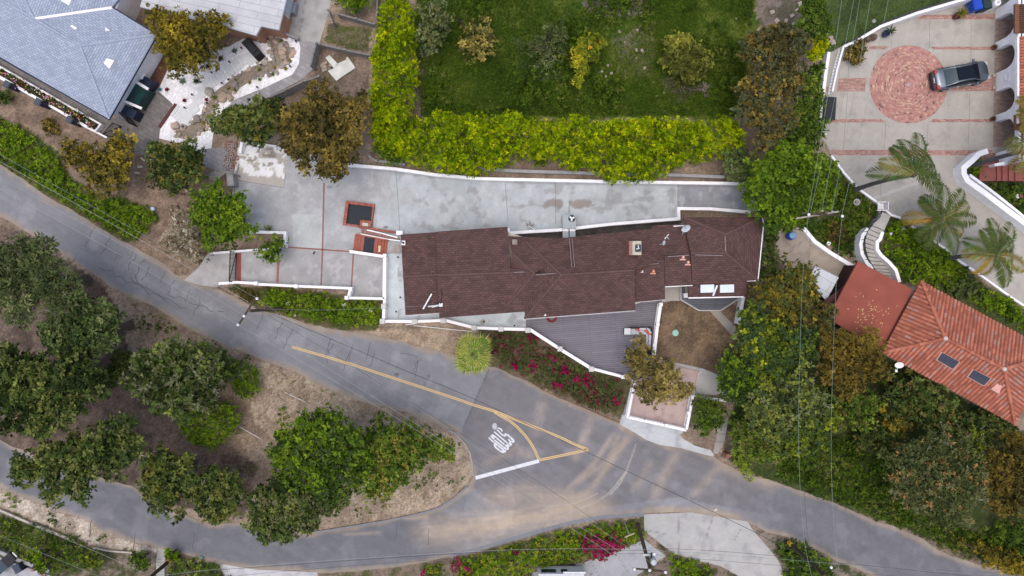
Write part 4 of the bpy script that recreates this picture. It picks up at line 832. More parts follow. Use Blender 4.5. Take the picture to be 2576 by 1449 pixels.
dish(1725, 574.5, 5.0, .36, (-.14, -.42, -.65)); dish(1669.5, 611, 4.9, .19, (-.25, -.15, -.35), face=(.5, -.2, .8))
q = W(1677, 595, 4.75); mb = MB(); mb.tube([(q[0] - .15, q[1] - .18, 4.7), (q[0] + .16, q[1] + .18, 4.78)], .04, 6); mb.tube([(q[0], q[1], 4.78), (q[0] + .16, q[1] - .2, 4.72)], .035, 6); mb.tube([(q[0] - .16, q[1] - .1, 4.7), (q[0] - .06, q[1] - .2, 4.75)], .03, 6); mb.build("antenna_mount", GALV, house)
gutter(house, t(2, 1, [(1625, 828)])[0], t(2, 1, [(1740, 820)])[0], 4.3, "roof_pipe", .035)
for pts in (t(2, 1, [(590, 1105), (602, 1240)]), t(2, 1, [(605, 950), (630, 1240)]), t(2, 1, [(578, 950), (592, 1100)])):
    z0 = 4.75; mb = MB(); mb.tube([W(*pts[0], 4.3 + .13 + (pts[0][1] - 596) * .0133), W(*pts[1], 4.3 + .13 + (pts[1][1] - 596) * .0133)], .028, 6); mb.build("conduit", M("conduit_grey", (.25, .2, .2), .6), house)
for pts, z in ((t(2, 1, [(1565, 1135), (1780, 1118)]), 5.05), (t(2, 1, [(1840, 1115), (2118, 1123)]), 5.5), (t(2, 1, [(240, 1315), (438, 1303)]), 5.35), (t(2, 1, [(20, 1292), (115, 1287)]), 4.95), (t(2, 1, [(1240, 1220), (1475, 1203)]), 5.0), (t(2, 1, [(2143, 930), (2147, 1075)]), 5.45)):
    mb = MB(); mb.tube([W(*pts[0], z), W(*pts[1], z)], .035, 6); mb.build("conduit", M("conduit_grey", (.25, .2, .2), .6), house)
q = W(1014.7, 611, 3.9); mb = MB(); mb.box((q[0], q[1], 3.86), (.28, .34, .1)); wl = mb.build("flood_lamp", WHITEP, house); mb = MB(); mb.lathe((q[0], q[1], 3.92), [(.08, 0), (.09, .08), (.03, .1)], 10); mb.tube([(q[0], q[1], 3.97), (q[0] - .12, q[1] + .1, 3.97)], .025, 5); mb.build("lamp_head", BLACKM, wl, org=WL[wl.name])
mb = MB(); mb.tube([W(*t(1, 2, [(1768, 58)])[0], 4.25), W(*t(1, 2, [(1682, 210)])[0], 4.05)], .06, 8); mb.build("loose_pipe", WHITEP, house)
mb = MB(); mb.tube([W(1077, 771.5, 4.3), W(1106, 767, 4.3)], .05, 6); mb.tube([W(1086, 773, 4.3), W(1104, 769, 4.3)], .04, 6); q = W(1109, 767, 4.35); mb.box((q[0], q[1], 4.3), (.26, .26, .16)); mb.build("service_head", GALV, house)
mb = MB(); mb.tube([W(1110, 724, 4.7), W(1112, 745, 4.55), W(1108, 765, 4.4)], .025, 5); mb.build("service_cable", BLACKM, house)
for x, y, zc in ((1150, 787.5, 2.4), (1230, 781.8, 2.4), (1400, 784.4, 2.7), (1480, 777.8, 2.7), (1560, 771, 2.7)):
    q = W(x, y, 3.6); mb = MB(); mb.box((q[0], q[1] - .03, zc), (1.3, .10, 1.1), R_(4)); w_ = mb.build("window", WHITEP, house); mb = MB(); mb.box((q[0], q[1] - .06, zc), (1.16, .10, .96), R_(4)); mb.build("pane", DARKGLASS, w_, org=WL[w_.name])

# ---- blue grey house, upper left
HC = W(150, 120, 1); gh = thing("grey_roof_house", "house with blue grey hipped shingle roof in the upper left corner", "house", (HC[0], HC[1], 1.0))
roof("roof", [[(202.5, 116, 5.2), (394, 87.5, 3.9), (274, 299, 3.9)], [(202.5, 116, 5.2), (274, 299, 3.9), (-170, 47, 3.9), (-60, -38, 5.2)], [(202.5, 116, 5.2), (86, 47, 5.2), (281, 19, 4.0), (394, 87.5, 3.9)],
  [(86, 47, 5.2), (-60, -38, 5.2), (-10, -110, 5.2), (48, -32, 5.3)], [(86, 47, 5.2), (48, -32, 5.3), (100, -110, 5.3), (350, -70, 3.9), (281, 19, 4.0)]], SHINGLE_G, gh, .22)
CAPG = M("grey_ridge_shingles", (.33, .37, .46), .9, 0, .15, 6)
for a, b in [((202.5, 116, 5.2), (394, 87.5, 3.9)), ((202.5, 116, 5.2), (274, 299, 3.9)), ((202.5, 116, 5.2), (-60, -38, 5.2)), ((86, 47, 5.2), (48, -32, 5.3))]: ridge_cap(gh, a, b, CAPG, .10)
mb = MB(); A, B = Vector(W(86, 47, 5.24)), Vector(W(281, 19, 4.04)); d_ = (B - A).cross(Vector((0, 0, 1))).normalized() * .10; mb.face([tuple(A - d_), tuple(B - d_), tuple(B + d_), tuple(A + d_)]); mb.face([tuple(A + d_ - Vector((0, 0, .03))), tuple(B + d_ - Vector((0, 0, .03))), tuple(B - d_ - Vector((0, 0, .03))), tuple(A - d_ - Vector((0, 0, .03)))]); mb.build("valley_flashing", WHITEP, gh)
walls(gh, [(268, 281), (379, 92), (285, 38), (330, -60), (-120, -90), (-140, 48)], .9, 3.65, WHITE)
NAVY = M("navy_paint", (.012, .022, .05), .5, 0, .1)
gutter(gh, (394, 88), (274, 300.5), 3.78, "gutter", .07, NAVY); gutter(gh, (273, 299.5), (-150, 60), 3.78, "gutter", .07, NAVY); gutter(gh, (282, 18), (394, 86.5), 3.78, "gutter", .05, NAVY)
for x, y, z, rz in ((183, 77.5, 4.75, -.55), (277, 160, 4.5, 1.05), (172, 2, 4.75, -.55)):
    q = W(x, y, z); mb = MB(); c, s_ = math.cos(rz), math.sin(rz)
    f = lambda a, b, zz_: (q[0] + a * c - b * s_, q[1] + a * s_ + b * c, z + zz_)
    mb.hexa([f(-.42, -.3, -.2), f(.42, -.3, -.2), f(.26, .36, -.1), f(-.26, .36, -.1)], [f(-.36, -.28, .2), f(.36, -.28, .2), f(.22, .36, .12), f(-.22, .36, .12)]); mb.build("dormer_vent", WHITEP, gh)
q = W(269, 73.5, 4.5); mb = MB(); mb.box((q[0], q[1], 4.42), (.34, .1, .16), -.5); mb.box((q[0] - .06, q[1] - .1, 4.42), (.1, .22, .2), -.5); mb.build("roof_vent", WHITEP, gh)
# entry bay
mb = MB(); bay = [W(x, y, 2.3)[:2] for x, y in ((339, 205), (372, 224), (345, 269), (313, 257))]; mb.prism(bay, 1.0, 2.3); eb = mb.build("entry_bay", M("dark_green_glass", (.015, .05, .045), .15, 0, .3, 1.5), gh)
mb = MB()
for a, b in zip(bay, bay[1:] + bay[:1]): mb.tube([(*a, 2.33), (*b, 2.33)], .05, 4)
mb.tube([(*[(bay[0][k] + bay[1][k]) / 2 for k in (0, 1)], 2.33), (*[(bay[2][k] + bay[3][k]) / 2 for k in (0, 1)], 2.33)], .03, 4); mb.build("bay_frame", NAVY, eb, org=WL[eb.name])
mb = MB(); q = W(354, 213, 2.6); mb.box((q[0], q[1], 2.35), (1.1, .22, .12), -.55); q2 = W(329, 261, 2.5); mb.box((q2[0], q2[1], 2.35), (1.7, .2, .12), -.4); q3 = W(352, 188, 2.2); mb.box((q3[0] + .05, q3[1], 2.1), (.55, .5, .1), 1.05); mb.build("bay_trim", WHITEP, gh)
for x, y, w_, d2 in ((366, 205, .85, .7), (319, 279, 1.45, .75)):
    q = W(x, y, 2.1); mb = MB(); mb.box((q[0], q[1], 1.55), (w_, d2, 1.1), -.5); mb.build("bay_plinth", NAVY, gh)
# rose planter along the side path
pl = thing("rose_planter", "long white walled planter full of roses beside the blue grey roof", "planter", G(120, 245)); P1 = t(0, 0, [(-200, 560), (0, 672), (1010, 1250), (955, 1318), (880, 1275), (0, 770), (-200, 655)])
P = [G(*p, .5)[:2] for p in P1]; mb = MB(); wall_mb(mb, P, .13, [gz(*p) + .5 for p in P], [gz(*p) - .2 for p in P]); mb.build("planter_wall", WHITEP, pl)
mb = MB(); soil = [P[i] for i in (0, 1, 2, 3, 4, 5, 6)]; mb.prism(soil, .9, 1.36); mb.build("soil", M("dark_soil", (.06, .045, .035), .95, 0, .3, 6, .3), pl)
wall("side_wall", "white edged low wall below the rose planter running to the courtyard gate", "wall", t(0, 0, [(-150, 700), (250, 925), (560, 1100), (860, 1275), (1075, 1385)]), .35, .14)
for x, y, lb in ((46, 224, "leftmost of three black pillar lamps below the rose planter"), (123, 267, "middle of three black pillar lamps below the rose planter"), (200, 311, "rightmost of three black pillar lamps below the rose planter")):
    q = G(x, y); r_ = thing("pillar", lb, "pillar", q, "black pillars below the rose planter"); mb = MB(); mb.box((q[0], q[1], q[2] + .65), (.46, .46, 1.3), -.5); mb.build("shaft", NAVY, r_); mb = MB(); mb.box((q[0], q[1], q[2] + 1.34), (.54, .54, .08), -.5, taper=.8); mb.build("cap", M("slate_cap", (.06, .075, .09), .6), r_)
gate("garden_gate", "open black iron gate leaf at the courtyard entrance", t(0, 0, [(1262, 1140)])[0], t(0, 0, [(1385, 1275)])[0], 1.3, th=.07, bars=10)
gate("garden_gate", "closed black iron gate leaf by the corner of the rose planter", t(0, 0, [(1225, 1275)])[0], t(0, 0, [(1130, 1385)])[0], 1.3, th=.07, bars=10)
mb = MB(); q = G(*t(0, 0, [(1690, 1165)])[0], .05); mb.box((q[0], q[1], q[2] + .06), (.22, 2.3, .14), -.62); tag(mb.build("step", M("maroon_paint", (.10, .035, .03), .8), None, (q[0], q[1], q[2])), "dark maroon step edge between courtyard and gravel steps", "step")

# ---- white flat roofed building, top
HC = W(550, 20, 1); fh = thing("flat_roof_house", "building with white flat roof and orange side wall at the top edge", "house", (HC[0], HC[1], 1.0))
fr = [(330, -70), (357, 0), (352, 17), (400, 30), (572, 69), (644, 89), (657, 66), (701, 75), (722, -10), (740, -80)]
mb = MB(); mb.prism([W(x, y, 4.0)[:2] for x, y in fr], 3.75, 4.0); mb.build("roof", MB_brick("white_roof_boards", (.50, .51, .52), (.45, .46, .475), (.30, .31, .33), 3.0, .55, .02, uv=False, rot=.22, var=.12, bump=.2), fh)
walls(fh, [(340, -70), (366, 0), (362, 12), (402, 24), (572, 63), (638, 79), (650, 58), (694, 67), (712, -10), (728, -70)], .9, 3.73, M("orange_stucco", (.42, .22, .14), .85, 0, .12, 2))
gutter(fh, (701, 75), (722, -10), 3.9, "fascia", .05)
mb = MB(); q = W(722, 14, 2.6); mb.box((q[0], q[1], 2.4), (.12, 1.5, 1.3), -.22); w_ = mb.build("window", WHITEP, fh); mb = MB(); mb.box((q[0] + .04, q[1], 2.4), (.12, 1.3, 1.1), -.22); mb.build("pane", M("pale_pane", (.45, .5, .56), .2), w_, org=WL[w_.name])
mb = MB(); q = W(735, 22, 1.4); mb.box((q[0] + .1, q[1], 1.35), (.5, .9, .7), -.22); mb.build("meter_box", GREYM, fh)
gate("stair_rail", "black metal stair railing beside the white flat roof", (592, 79), (640, 100), .9, th=.06, bars=7)
wall("yard_wall", "grey wall behind the rock pond beside the white flat roof", "wall", t(1, 0, [(20, 410), (60, 280), (230, 310), (420, 385)]), .6, .16, GREYC)

# ---- clay tiled house, right
HC = W(2440, 890, 1); th_ = thing("clay_tile_house", "house with orange clay barrel tile hip roof at the right edge", "house", (HC[0], HC[1], 1.0))
TILEB = M("clay_bed", (.24, .085, .06), .9, 0, .2, 3)
e_, r_ = 4.0, 5.7; cN, cW, cS, cE = (2317, 707, e_), (2219, 887, e_), (2552, 1068, e_), (2652, 888, e_); r1, r2 = (2376, 851, r_), (2524, 928, r_)
TF = [[cN, cW, r1], [cW, cS, r2, r1], [cS, cE, r2], [cE, cN, r1, r2]]
roof("roof", TF, TILEB, th_, .2)
rt = random.Random(11); TCOL = [(.44, .15, .09), (.38, .128, .078), (.48, .18, .115), (.42, .16, .105), (.34, .115, .072), (.38, .21, .165)]
for f in TF:
    P = [Vector(W(*p)) for p in f]; n = Vector((0, 0, 0))
    for i in range(len(P)): n += P[i].cross(P[(i + 1) % len(P)])
    if n.z < 0: n = -n
    n.normalize(); e1 = Vector((0, 0, 1)).cross(n).normalized(); s1 = n.cross(e1); uv = [(p.dot(e1), p.dot(s1)) for p in P]; off_ = P[0].dot(n)
    u0, u1 = min(a for a, _ in uv), max(a for a, _ in uv); mb = MB(); pitch = .30; u = u0 + pitch / 2
    while u < u1:
        vs = []
        for i in range(len(uv)):
            (a, b), (c, d) = uv[i], uv[(i + 1) % len(uv)]
            if (a - u) * (c - u) < 0: vs.append(b + (d - b) * (u - a) / (c - a))
        if len(vs) == 2:
            v0, v1 = min(vs), max(vs); v = v0
            while v < v1 - .05:
                ve = min(v1, v + .42); c = rt.choice(TCOL); k = rt.uniform(.88, 1.12); c = tuple(x * k for x in c); ring = []
                for vv, rr in ((v, .105), (ve, .088)):
                    ring.append([tuple(e1 * (u + rr * math.cos(a)) + s1 * vv + n * (off_ + rr * .9 * math.sin(a) + .005)) for a in [math.pi * k2 / 5 for k2 in range(6)]])
                for k2 in range(5): mb.face([ring[0][k2 + 1], ring[0][k2], ring[1][k2], ring[1][k2 + 1]][::-1], None, c)
                mb.face(ring[0], None, tuple(x * .5 for x in c)); v = ve - .004
        u += pitch
    mb.build("roof_tiles", VC_M, th_)
for a, b in ((cN, r1), (cW, r1), (r1, r2), (cS, r2), (cE, r2)):
    A = Vector(W(*a)); B = Vector(W(*b)); n_ = int((B - A).length / .4); mb = MB()
    for i in range(n_):
        c = rt.choice(TCOL[:5]); mb.tube([A + (B - A) * i / n_ + Vector((0, 0, .06)), A + (B - A) * (i + 1) / n_ + Vector((0, 0, .05))], [.15, .125], 8, c, caps=False)
    mb.build("hip_tiles", VC_M, th_)
for p in (r1, r2): q = W(*p); mb = MB(); mb.lathe((q[0], q[1], q[2] + .05), [(.17, 0), (.15, .14), (.05, .2)], 10); mb.build("ridge_mortar", M("pale_mortar", (.55, .5, .46), .9), th_)
walls(th_, [(2316, 722), (2236, 884), (2546, 1050), (2635, 888)], .9, 3.75, CREAM)
for quad in (t(3, 2, [(1735, 640), (1925, 742), (1855, 822), (1680, 722)]), t(3, 2, [(2052, 812), (2240, 908), (2165, 988), (1992, 892)])):
    zs = [5.25, 5.25, 4.85, 4.85]; b = [Vector(W(*p, z)) for p, z in zip(quad, zs)][::-1]; mb = MB(); mb.hexa([tuple(v - Vector((0, 0, .2))) for v in b], [tuple(v + Vector((0, 0, .12))) for v in b]); sk = mb.build("skylight", M("pink_flashing", (.60, .33, .27), .7, 0, .1), th_)
    c_ = sum(b, Vector()) / 4; mb = MB(); b2 = [c_ + (v - c_) * .9 for v in b]; mb.hexa([tuple(v + Vector((0, 0, .1))) for v in b2], [tuple(v + Vector((0, 0, .16))) for v in b2]); mb.build("pane", M("smoked_pane", (.05, .055, .075), .15, 0, .1), sk, org=WL[sk.name])
for x, y, z in ((2467 - 69, 885 - .5, 5.05), (2576 - 71, 977, 5.0)):
    q = W(x + (0), y, z); mb = MB(); rz = R_(-30); c, s_ = math.cos(rz), math.sin(rz); f = lambda a, b, zz_: (q[0] + a * c - b * s_, q[1] + a * s_ + b * c, z + zz_)
    mb.hexa([f(-.40, -.28, -.3), f(.40, -.28, -.3), f(.2, .36, -.1), f(-.2, .36, -.1)], [f(-.36, -.26, .12), f(.36, -.26, .12), f(.18, .36, .16), f(-.18, .36, .16)]); mb.build("dormer_vent", M("pink_flashing", (.60, .33, .27), .7), th_)
dish(2262, 918, 4.0, .34, (.05, -.5, -.5), parent=th_, mat=WHITEP, face=(-.1, -.45, .85))
# flat red garage roof, sheds
HC = W(2190, 770, 1); fr_ = thing("red_roof_annex", "flat terracotta red roof with fallen leaves beside the clay tile house", "annex", (HC[0], HC[1], 1.0))
mb = MB(); an = [W(x, y, 3.7)[:2] for x, y in ((2159, 657), (2297, 729), (2217, 882), (2082, 801))]; mb.prism(an, 3.5, 3.7); mb.build("roof", M("red_roof_felt", (.25, .072, .05), .9, 0, .12, .8, .1), fr_)
mb = MB(); mb.prism([W(x, y, 3.45)[:2] for x, y in ((2160, 666), (2287, 731), (2215, 870), (2092, 800))], .9, 3.45); mb.build("wall", M("dark_maroon", (.05, .02, .02), .9), fr_)
mb = MB(); rl = random.Random(8)
for _ in range(70):
    x = rl.gauss(2330 - 12, 22) ; y = rl.gauss(800, 18); q = W(rl.gauss(2318, 24) - 2318 + 2200 + 125, y, 3.712) if False else W(rl.gauss(2190, 26), rl.gauss(797, 22), 3.712)
    mb.box((q[0], q[1], 3.712), (rl.uniform(.06, .16), .04, .012), rl.uniform(0, 3))
lv = mb.build("fallen_leaves", M("dry_leaf", (.55, .40, .2), .9, 0, .3, 9), fr_); lv['kind'] = 'stuff'
HC = W(2090, 760, 1); sh = thing("shed", "dark maroon boarded shed beside the flat red roof", "shed", (HC[0], HC[1], 1.0)); mb = MB(); mb.prism([W(x, y, 3.0)[:2] for x, y in ((2121, 722), (2160, 700), (2130, 790), (2090, 786), (2064, 764))], 2.85, 3.0); mb.build("roof", M("maroon_boards", (.085, .032, .032), .9, 0, .25, 3), sh)
mb = MB(); mb.prism([W(x, y, 2.85)[:2] for x, y in ((2121, 726), (2150, 712), (2125, 782), (2092, 778), (2070, 764))], .9, 2.84); mb.build("wall", M("dark_maroon", (.05, .02, .02), .9), sh)
HC = W(2068, 712, 1); sh = thing("tin_shed", "small shed with pale corrugated tin roof on the tan patio", "shed", (HC[0], HC[1], 1.0)); mb = MB(); b = [W(2033, 701, 2.7), W(2052, 669, 2.9), W(2110, 698, 2.9), W(2078, 757, 2.6)][::-1]
mb.hexa([(a[0], a[1], a[2] - .06) for a in b], b); mb.build("roof", MB_brick("tin_sheets", (.52, .55, .58), (.48, .52, .56), (.33, .35, .38), 9, .8, .02, uv=False, rot=.5, var=.12), sh)
mb = MB(); mb.prism([W(x, y, 2.6)[:2] for x, y in ((2040, 700), (2055, 676), (2102, 700), (2076, 745))], .9, 2.5); mb.build("wall", GREYC, sh)

# ---- white arcade building, right edge
q0 = G(2504, 200); XF = q0[0]; YT, YB = G(2504, -60)[1], G(2504, 420)[1]
ar = thing("arcade_house", "white stucco building with an arcade of arches at the right edge", "house", (XF, (YT + YB) / 2, 1.0))
yo = lambda d: W(2504, d, 1.0)[1]
piers = [(-62, -30), (24, 49), (107, 126), (185, 231), (290, 307), (385, 420)]; ZT = 3.5; mb = MB(); X2 = XF + .45
for a, b in piers: mb.hexa([(XF, yo(b), .8), (X2, yo(b), .8), (X2, yo(a), .8), (XF, yo(a), .8)], [(XF, yo(b), ZT), (X2, yo(b), ZT), (X2, yo(a), ZT), (XF, yo(a), ZT)])
for (a0, b0), (a1, b1) in zip(piers[:-1], piers[1:]):
    y0, y1 = yo(a1), yo(b0); n = 16; zz_ = lambda u: 2.2 + .95 * math.sqrt(max(0, 1 - (2 * u - 1) ** 2))
    for i in range(n):
        ua, ub = i / n, (i + 1) / n; ya, yb = y0 + (y1 - y0) * ua, y0 + (y1 - y0) * ub
        mb.hexa([(XF + .002, ya, zz_(ua)), (X2 - .002, ya, zz_(ua)), (X2 - .002, yb, zz_(ub)), (XF + .002, yb, zz_(ub))], [(XF + .002, ya, ZT - .001), (X2 - .002, ya, ZT - .001), (X2 - .002, yb, ZT - .001), (XF + .002, yb, ZT - .001)])
mb.build("arcade_wall", WHITE, ar)
mb = MB(); mb.hexa([(XF - .05, YB, 3.5), (XF + 9, YB, 3.5), (XF + 9, YT, 3.5), (XF - .05, YT, 3.5)], [(XF - .05, YB, 3.62), (XF + 9, YB, 3.62), (XF + 9, YT, 3.62), (XF - .05, YT, 3.62)]); mb.build("roof_slab", WHITE, ar)
mb = MB(); mb.hexa([(XF + 3.0, YB, .8), (XF + 3.3, YB, .8), (XF + 3.3, YT, .8), (XF + 3.0, YT, .8)], [(XF + 3.0, YB, 3.49), (XF + 3.3, YB, 3.49), (XF + 3.3, YT, 3.49), (XF + 3.0, YT, 3.49)]); mb.build("back_wall", WHITE, ar)
mb = MB(); mb.tube([(XF + .18, YT, 3.68), (XF + .16, (YT + YB) / 2, 3.68), (XF + .2, YB, 3.68)], .035, 6); mb.build("roof_cable", BLACKM, ar)
for ya, yb in ((12, 84), (290, 328)):
    a = W(2550, ya, 3.62); b = W(2574, yb, 3.62); mb = MB(); mb.hexa([(a[0], b[1], 3.6), (a[0] + 1.6, b[1], 3.6), (a[0] + 1.6, a[1], 3.6), (a[0], a[1], 3.6)], [(a[0], b[1], 3.75), (a[0] + 1.6, b[1], 3.75), (a[0] + 1.6, a[1], 3.75), (a[0], a[1], 3.75)]); tr = mb.build("trellis_frame", M("brown_timber", (.16, .075, .045), .9, 0, .2, 4), ar)
    mb = MB(); n = int((a[1] - b[1]) / .14)
    for i in range(n): mb.box((a[0] + .95, b[1] + (i + .5) * (a[1] - b[1]) / n, 3.78), (1.2, .07, .05))
    mb.build("trellis_slats", M("dark_timber", (.045, .028, .022), .9), tr, org=WL[tr.name])
a = W(2562, 90, 3.9); b = W(2562, 310, 3.9); mb = MB(); mb.box((a[0] + .02, (a[1] + b[1]) / 2, 3.72), (.14, a[1] - b[1], .3)); mb.build("parapet", WHITE, ar)
mb = MB(); rr = random.Random(4)
for i in range(30):
    y = a[1] + (b[1] - a[1]) * (i + .5) / 30; mb.tube([(a[0] + .2, y, 3.75), (a[0] + 1.6, y, 4.2)], .1, 6, rr.choice(TCOL[:5]))
mb.build("roof_tiles", VC_M, ar)
q = W(2531, 207, 2.4); mb = MB(); mb.lathe((0, 0, 0), [(.34, 0), (.34, .05), (.24, .06), (.22, .03)], 18); mb.v = [(XF - .03 - z * 1.0, yo(207) + x, 2.45 + y) for x, y, z in mb.v]; rw = mb.build("round_plaque", WHITEP, ar)
mb = MB(); 
for yy in (192, 222): mb.box((XF - .18, yo(yy), 1.12), (.28, .2, .2))
mb.build("pier_foot", M("sand_stone", (.4, .33, .26), .9), ar)

# ---- walls of the right hand garden
wall("boundary_wall", "white wall with dark coping sweeping along the top of the motor court", "wall", [(2117, 121, .45), (2141, 112, .5), (2205, 74, .7), (2290, 44, .9), (2380, 20, 1.3), (2440, 5, 1.6), (2510, -12, 1.9)], 1, .22, WHITE, at_top=False, cap=M("dark_coping", (.03, .03, .04), .6))
wall("boundary_wall", "white wall along the left edge of the motor court beside the tall trees", "wall", [(2076, 138, .7), (2068, 190, .7), (2062, 240, .7), (2056, 300, .7), (2058, 335, .7), (2067, 345, .7)], .7, .24, at_top=False)
balustrade("railing_wall", "white railing between the motor court and the narrow strip at its left", t(3, 0, [(762, 465), (700, 690), (650, 920)]), 1.0, .8, .14)
wall("kerb_wall", "thin white kerb along the lower edge of the motor court above the garden", "kerb", t(3, 1, [(640, 115), (770, 292), (900, 440), (1080, 572), (1240, 712), (1340, 745)]), .2, .16)
wall("kerb_wall", "thin white kerb below the feather palms down to the tile roof", "kerb", t(3, 1, [(1440, 822), (1600, 932), (1800, 1062), (1920, 1172), (2100, 1290), (2240, 1390)]) + t(3, 2, [(2430, 80), (2576, 175)]), .2, .16)
wall("curved_wall", "broad white curved wall beside the red terrace steps", "wall", [(2462, 386), (2440, 394), (2424, 410), (2403, 428), (2403, 442), (2412, 460), (2450, 487), (2512, 534), (2576, 581), (2700, 665)], 1.1, .42, at_top=False, step=8)
wall("stepped_wall", "white stepped wall edge above the broad curved wall", "wall", [(2440, 440), (2492, 478), (2520, 500), (2545, 520), (2576, 545), (2620, 580)], .8, .2)
wall("curved_wall", "white curved retaining wall between the tan patio and the green garden", "wall", t(3, 1, [(330, 850), (440, 985), (600, 1100), (870, 1262)]), .55, .30, at_top=False)
# curved garden stair
sL = t(3, 1, [(1150, 680), (1065, 805), (1005, 880), (972, 1000), (990, 1120), (1062, 1250), (1180, 1340)]); sR = t(3, 1, [(1238, 712), (1165, 880), (1105, 980), (1115, 1080), (1200, 1180), (1285, 1280), (1325, 1390)])
def along(pts, u):
    L = [0]
    for a, b in zip(pts[:-1], pts[1:]): L.append(L[-1] + math.hypot(b[0] - a[0], b[1] - a[1]))
    s = u * L[-1]
    for i in range(len(pts) - 1):
        if s <= L[i + 1] + 1e-9: k = (s - L[i]) / (L[i + 1] - L[i]); return (pts[i][0] + (pts[i + 1][0] - pts[i][0]) * k, pts[i][1] + (pts[i + 1][1] - pts[i][1]) * k)
    return pts[-1]
c_ = G(*along(sL, .5)); st = thing("garden_stair", "curved concrete garden stair between white walls", "stair", c_); us = [0, .22] + [.22 + .78 * (i + 1) / 13 for i in range(13)]; STONE = M("stair_concrete", (.37, .36, .335), .9, 0, .15, 2)
for i in range(len(us) - 1):
    zt = 1.12 + .06 * (14 - i); mb = MB(); ua, ub = us[i] + .006, us[i + 1] - .004; qd = [W(*along(sL, ua), zt), W(*along(sL, ub), zt), W(*along(sR, ub), zt), W(*along(sR, ua), zt)]; mb.prism([a[:2] for a in qd], .7, zt); mb.build("step", STONE, st)
for nm, lb, pp_, h_ in (("stair_wall", "outer white wall on the left of the curved garden stair", t(3, 1, [(1140, 690), (1060, 800)]) , .5), ("stair_wall", "long white wall with black handrail on the left of the curved garden stair", t(3, 1, [(1010, 850), (955, 920), (935, 1010), (950, 1110), (1000, 1200), (1060, 1255)]), 1.25), ("stair_wall", "scalloped white wall on the right of the curved garden stair", t(3, 1, [(1155, 885), (1130, 960)]) + t(3, 1, [(1100, 985), (1100, 1060), (1140, 1120), (1220, 1190), (1290, 1270), (1325, 1390)]), .95)):
    wall(nm, lb, "wall", pp_, h_, .26, step=6)
P = [G(*p, 1.75) for p in t(3, 1, [(1050, 815), (1000, 880), (975, 960), (980, 1060), (1010, 1160), (1075, 1260)])]; mb = MB(); mb.tube(P, .04, 6)
for p in P[::1]: mb.tube([p, (p[0], p[1], 1.0)], .025, 5)
tag(mb.build("handrail", BLACKM, None, P[2]), "black curved handrail beside the curved garden stair", "handrail")
mb = MB(); P = [G(*p, 1.5) for p in t(3, 1, [(1150, 672), (1130, 730), (1085, 780)])]; mb.tube(P, .035, 6)
for p in P: mb.tube([p, (p[0], p[1], 1.0)], .025, 5)
tag(mb.build("handrail", BLACKM, None, P[1]), "short black handrail at the head of the curved garden stair", "handrail")
# red terrace at the right edge
q = G(2540, 440); tr_ = thing("terrace", "red tiled terrace with steps at the right edge beside the leaning palm trunk", "terrace", q); TT = M("red_terrace_tile", (.25, .085, .07), .8, 0, .15, 2)
for i, (x0, x1, zt) in enumerate(((2176, 2220, 1.3), (2220, 2234, 1.42), (2234, 2250, 1.54), (2250, 2266, 1.66), (2266, 2420, 1.78))):
    mb = MB(); P = [W(x, y, zt)[:2] for x, y in ((x0 + 288, 400), (x1 + 288, 400), (x1 + 288, 455), (x0 + 288, 455))]; mb.prism(P, .8, zt); mb.build("step", TT, tr_)
mb = MB(); P = [W(x, y, 2.0)[:2] for x, y in ((2500, 412), (2565, 398), (2576, 405), (2505, 418))]; mb.prism(P, 1.3, 2.0); mb.build("terrace_wall", WHITE, tr_)
# bottom-left walls
wall("retaining_wall", "pale concrete wall below the sandy strip at the bottom left", "wall", t(0, 3, [(-150, 720), (0, 790), (230, 890), (480, 990), (750, 1100)]), .25, .16, M("pale_block", (.42, .38, .33), .9, 0, .2, 3))
wall("retaining_wall", "thin pale wall edge running towards the concrete steps from the street", "wall", t(0, 3, [(930, 1165), (1100, 1200), (1400, 1222)]), .2, .12, M("pale_block", (.42, .38, .33), .9))
wall("yard_wall", "grey retaining wall of the yard in the bottom left corner", "wall", t(0, 3, [(-150, 1140), (0, 1212), (130, 1270), (260, 1320), (330, 1345)]), .6, .3, GREYC)
wall("yard_wall", "broken grey wall end behind the rubbish in the bottom left corner", "wall", t(0, 3, [(400, 1370), (490, 1405)]), .5, .3, GREYC)
# left of the lot
wall("garden_wall", "white wall top between the cinder block pile and the patched patio", "wall", t(0, 1, [(2430, -20), (2415, 90)]) , .6, .2)
wall("garden_wall", "thin dark edged wall at the left side of the concrete driveway", "wall", t(0, 1, [(2400, 200), (2360, 350), (2342, 520)]), .15, .1, GREYC)
wall("garden_wall", "short white wall above the patched patio beside the brown tree", "wall", t(1, 1, [(-160, -10), (-60, -20), (60, 0), (200, 20)]), .4, .12)
wall("parapet", "white block end of the wall above the brick steps by the house corner", "wall", t(1, 1, [(1410, 892), (1475, 895)]), .6, .32)

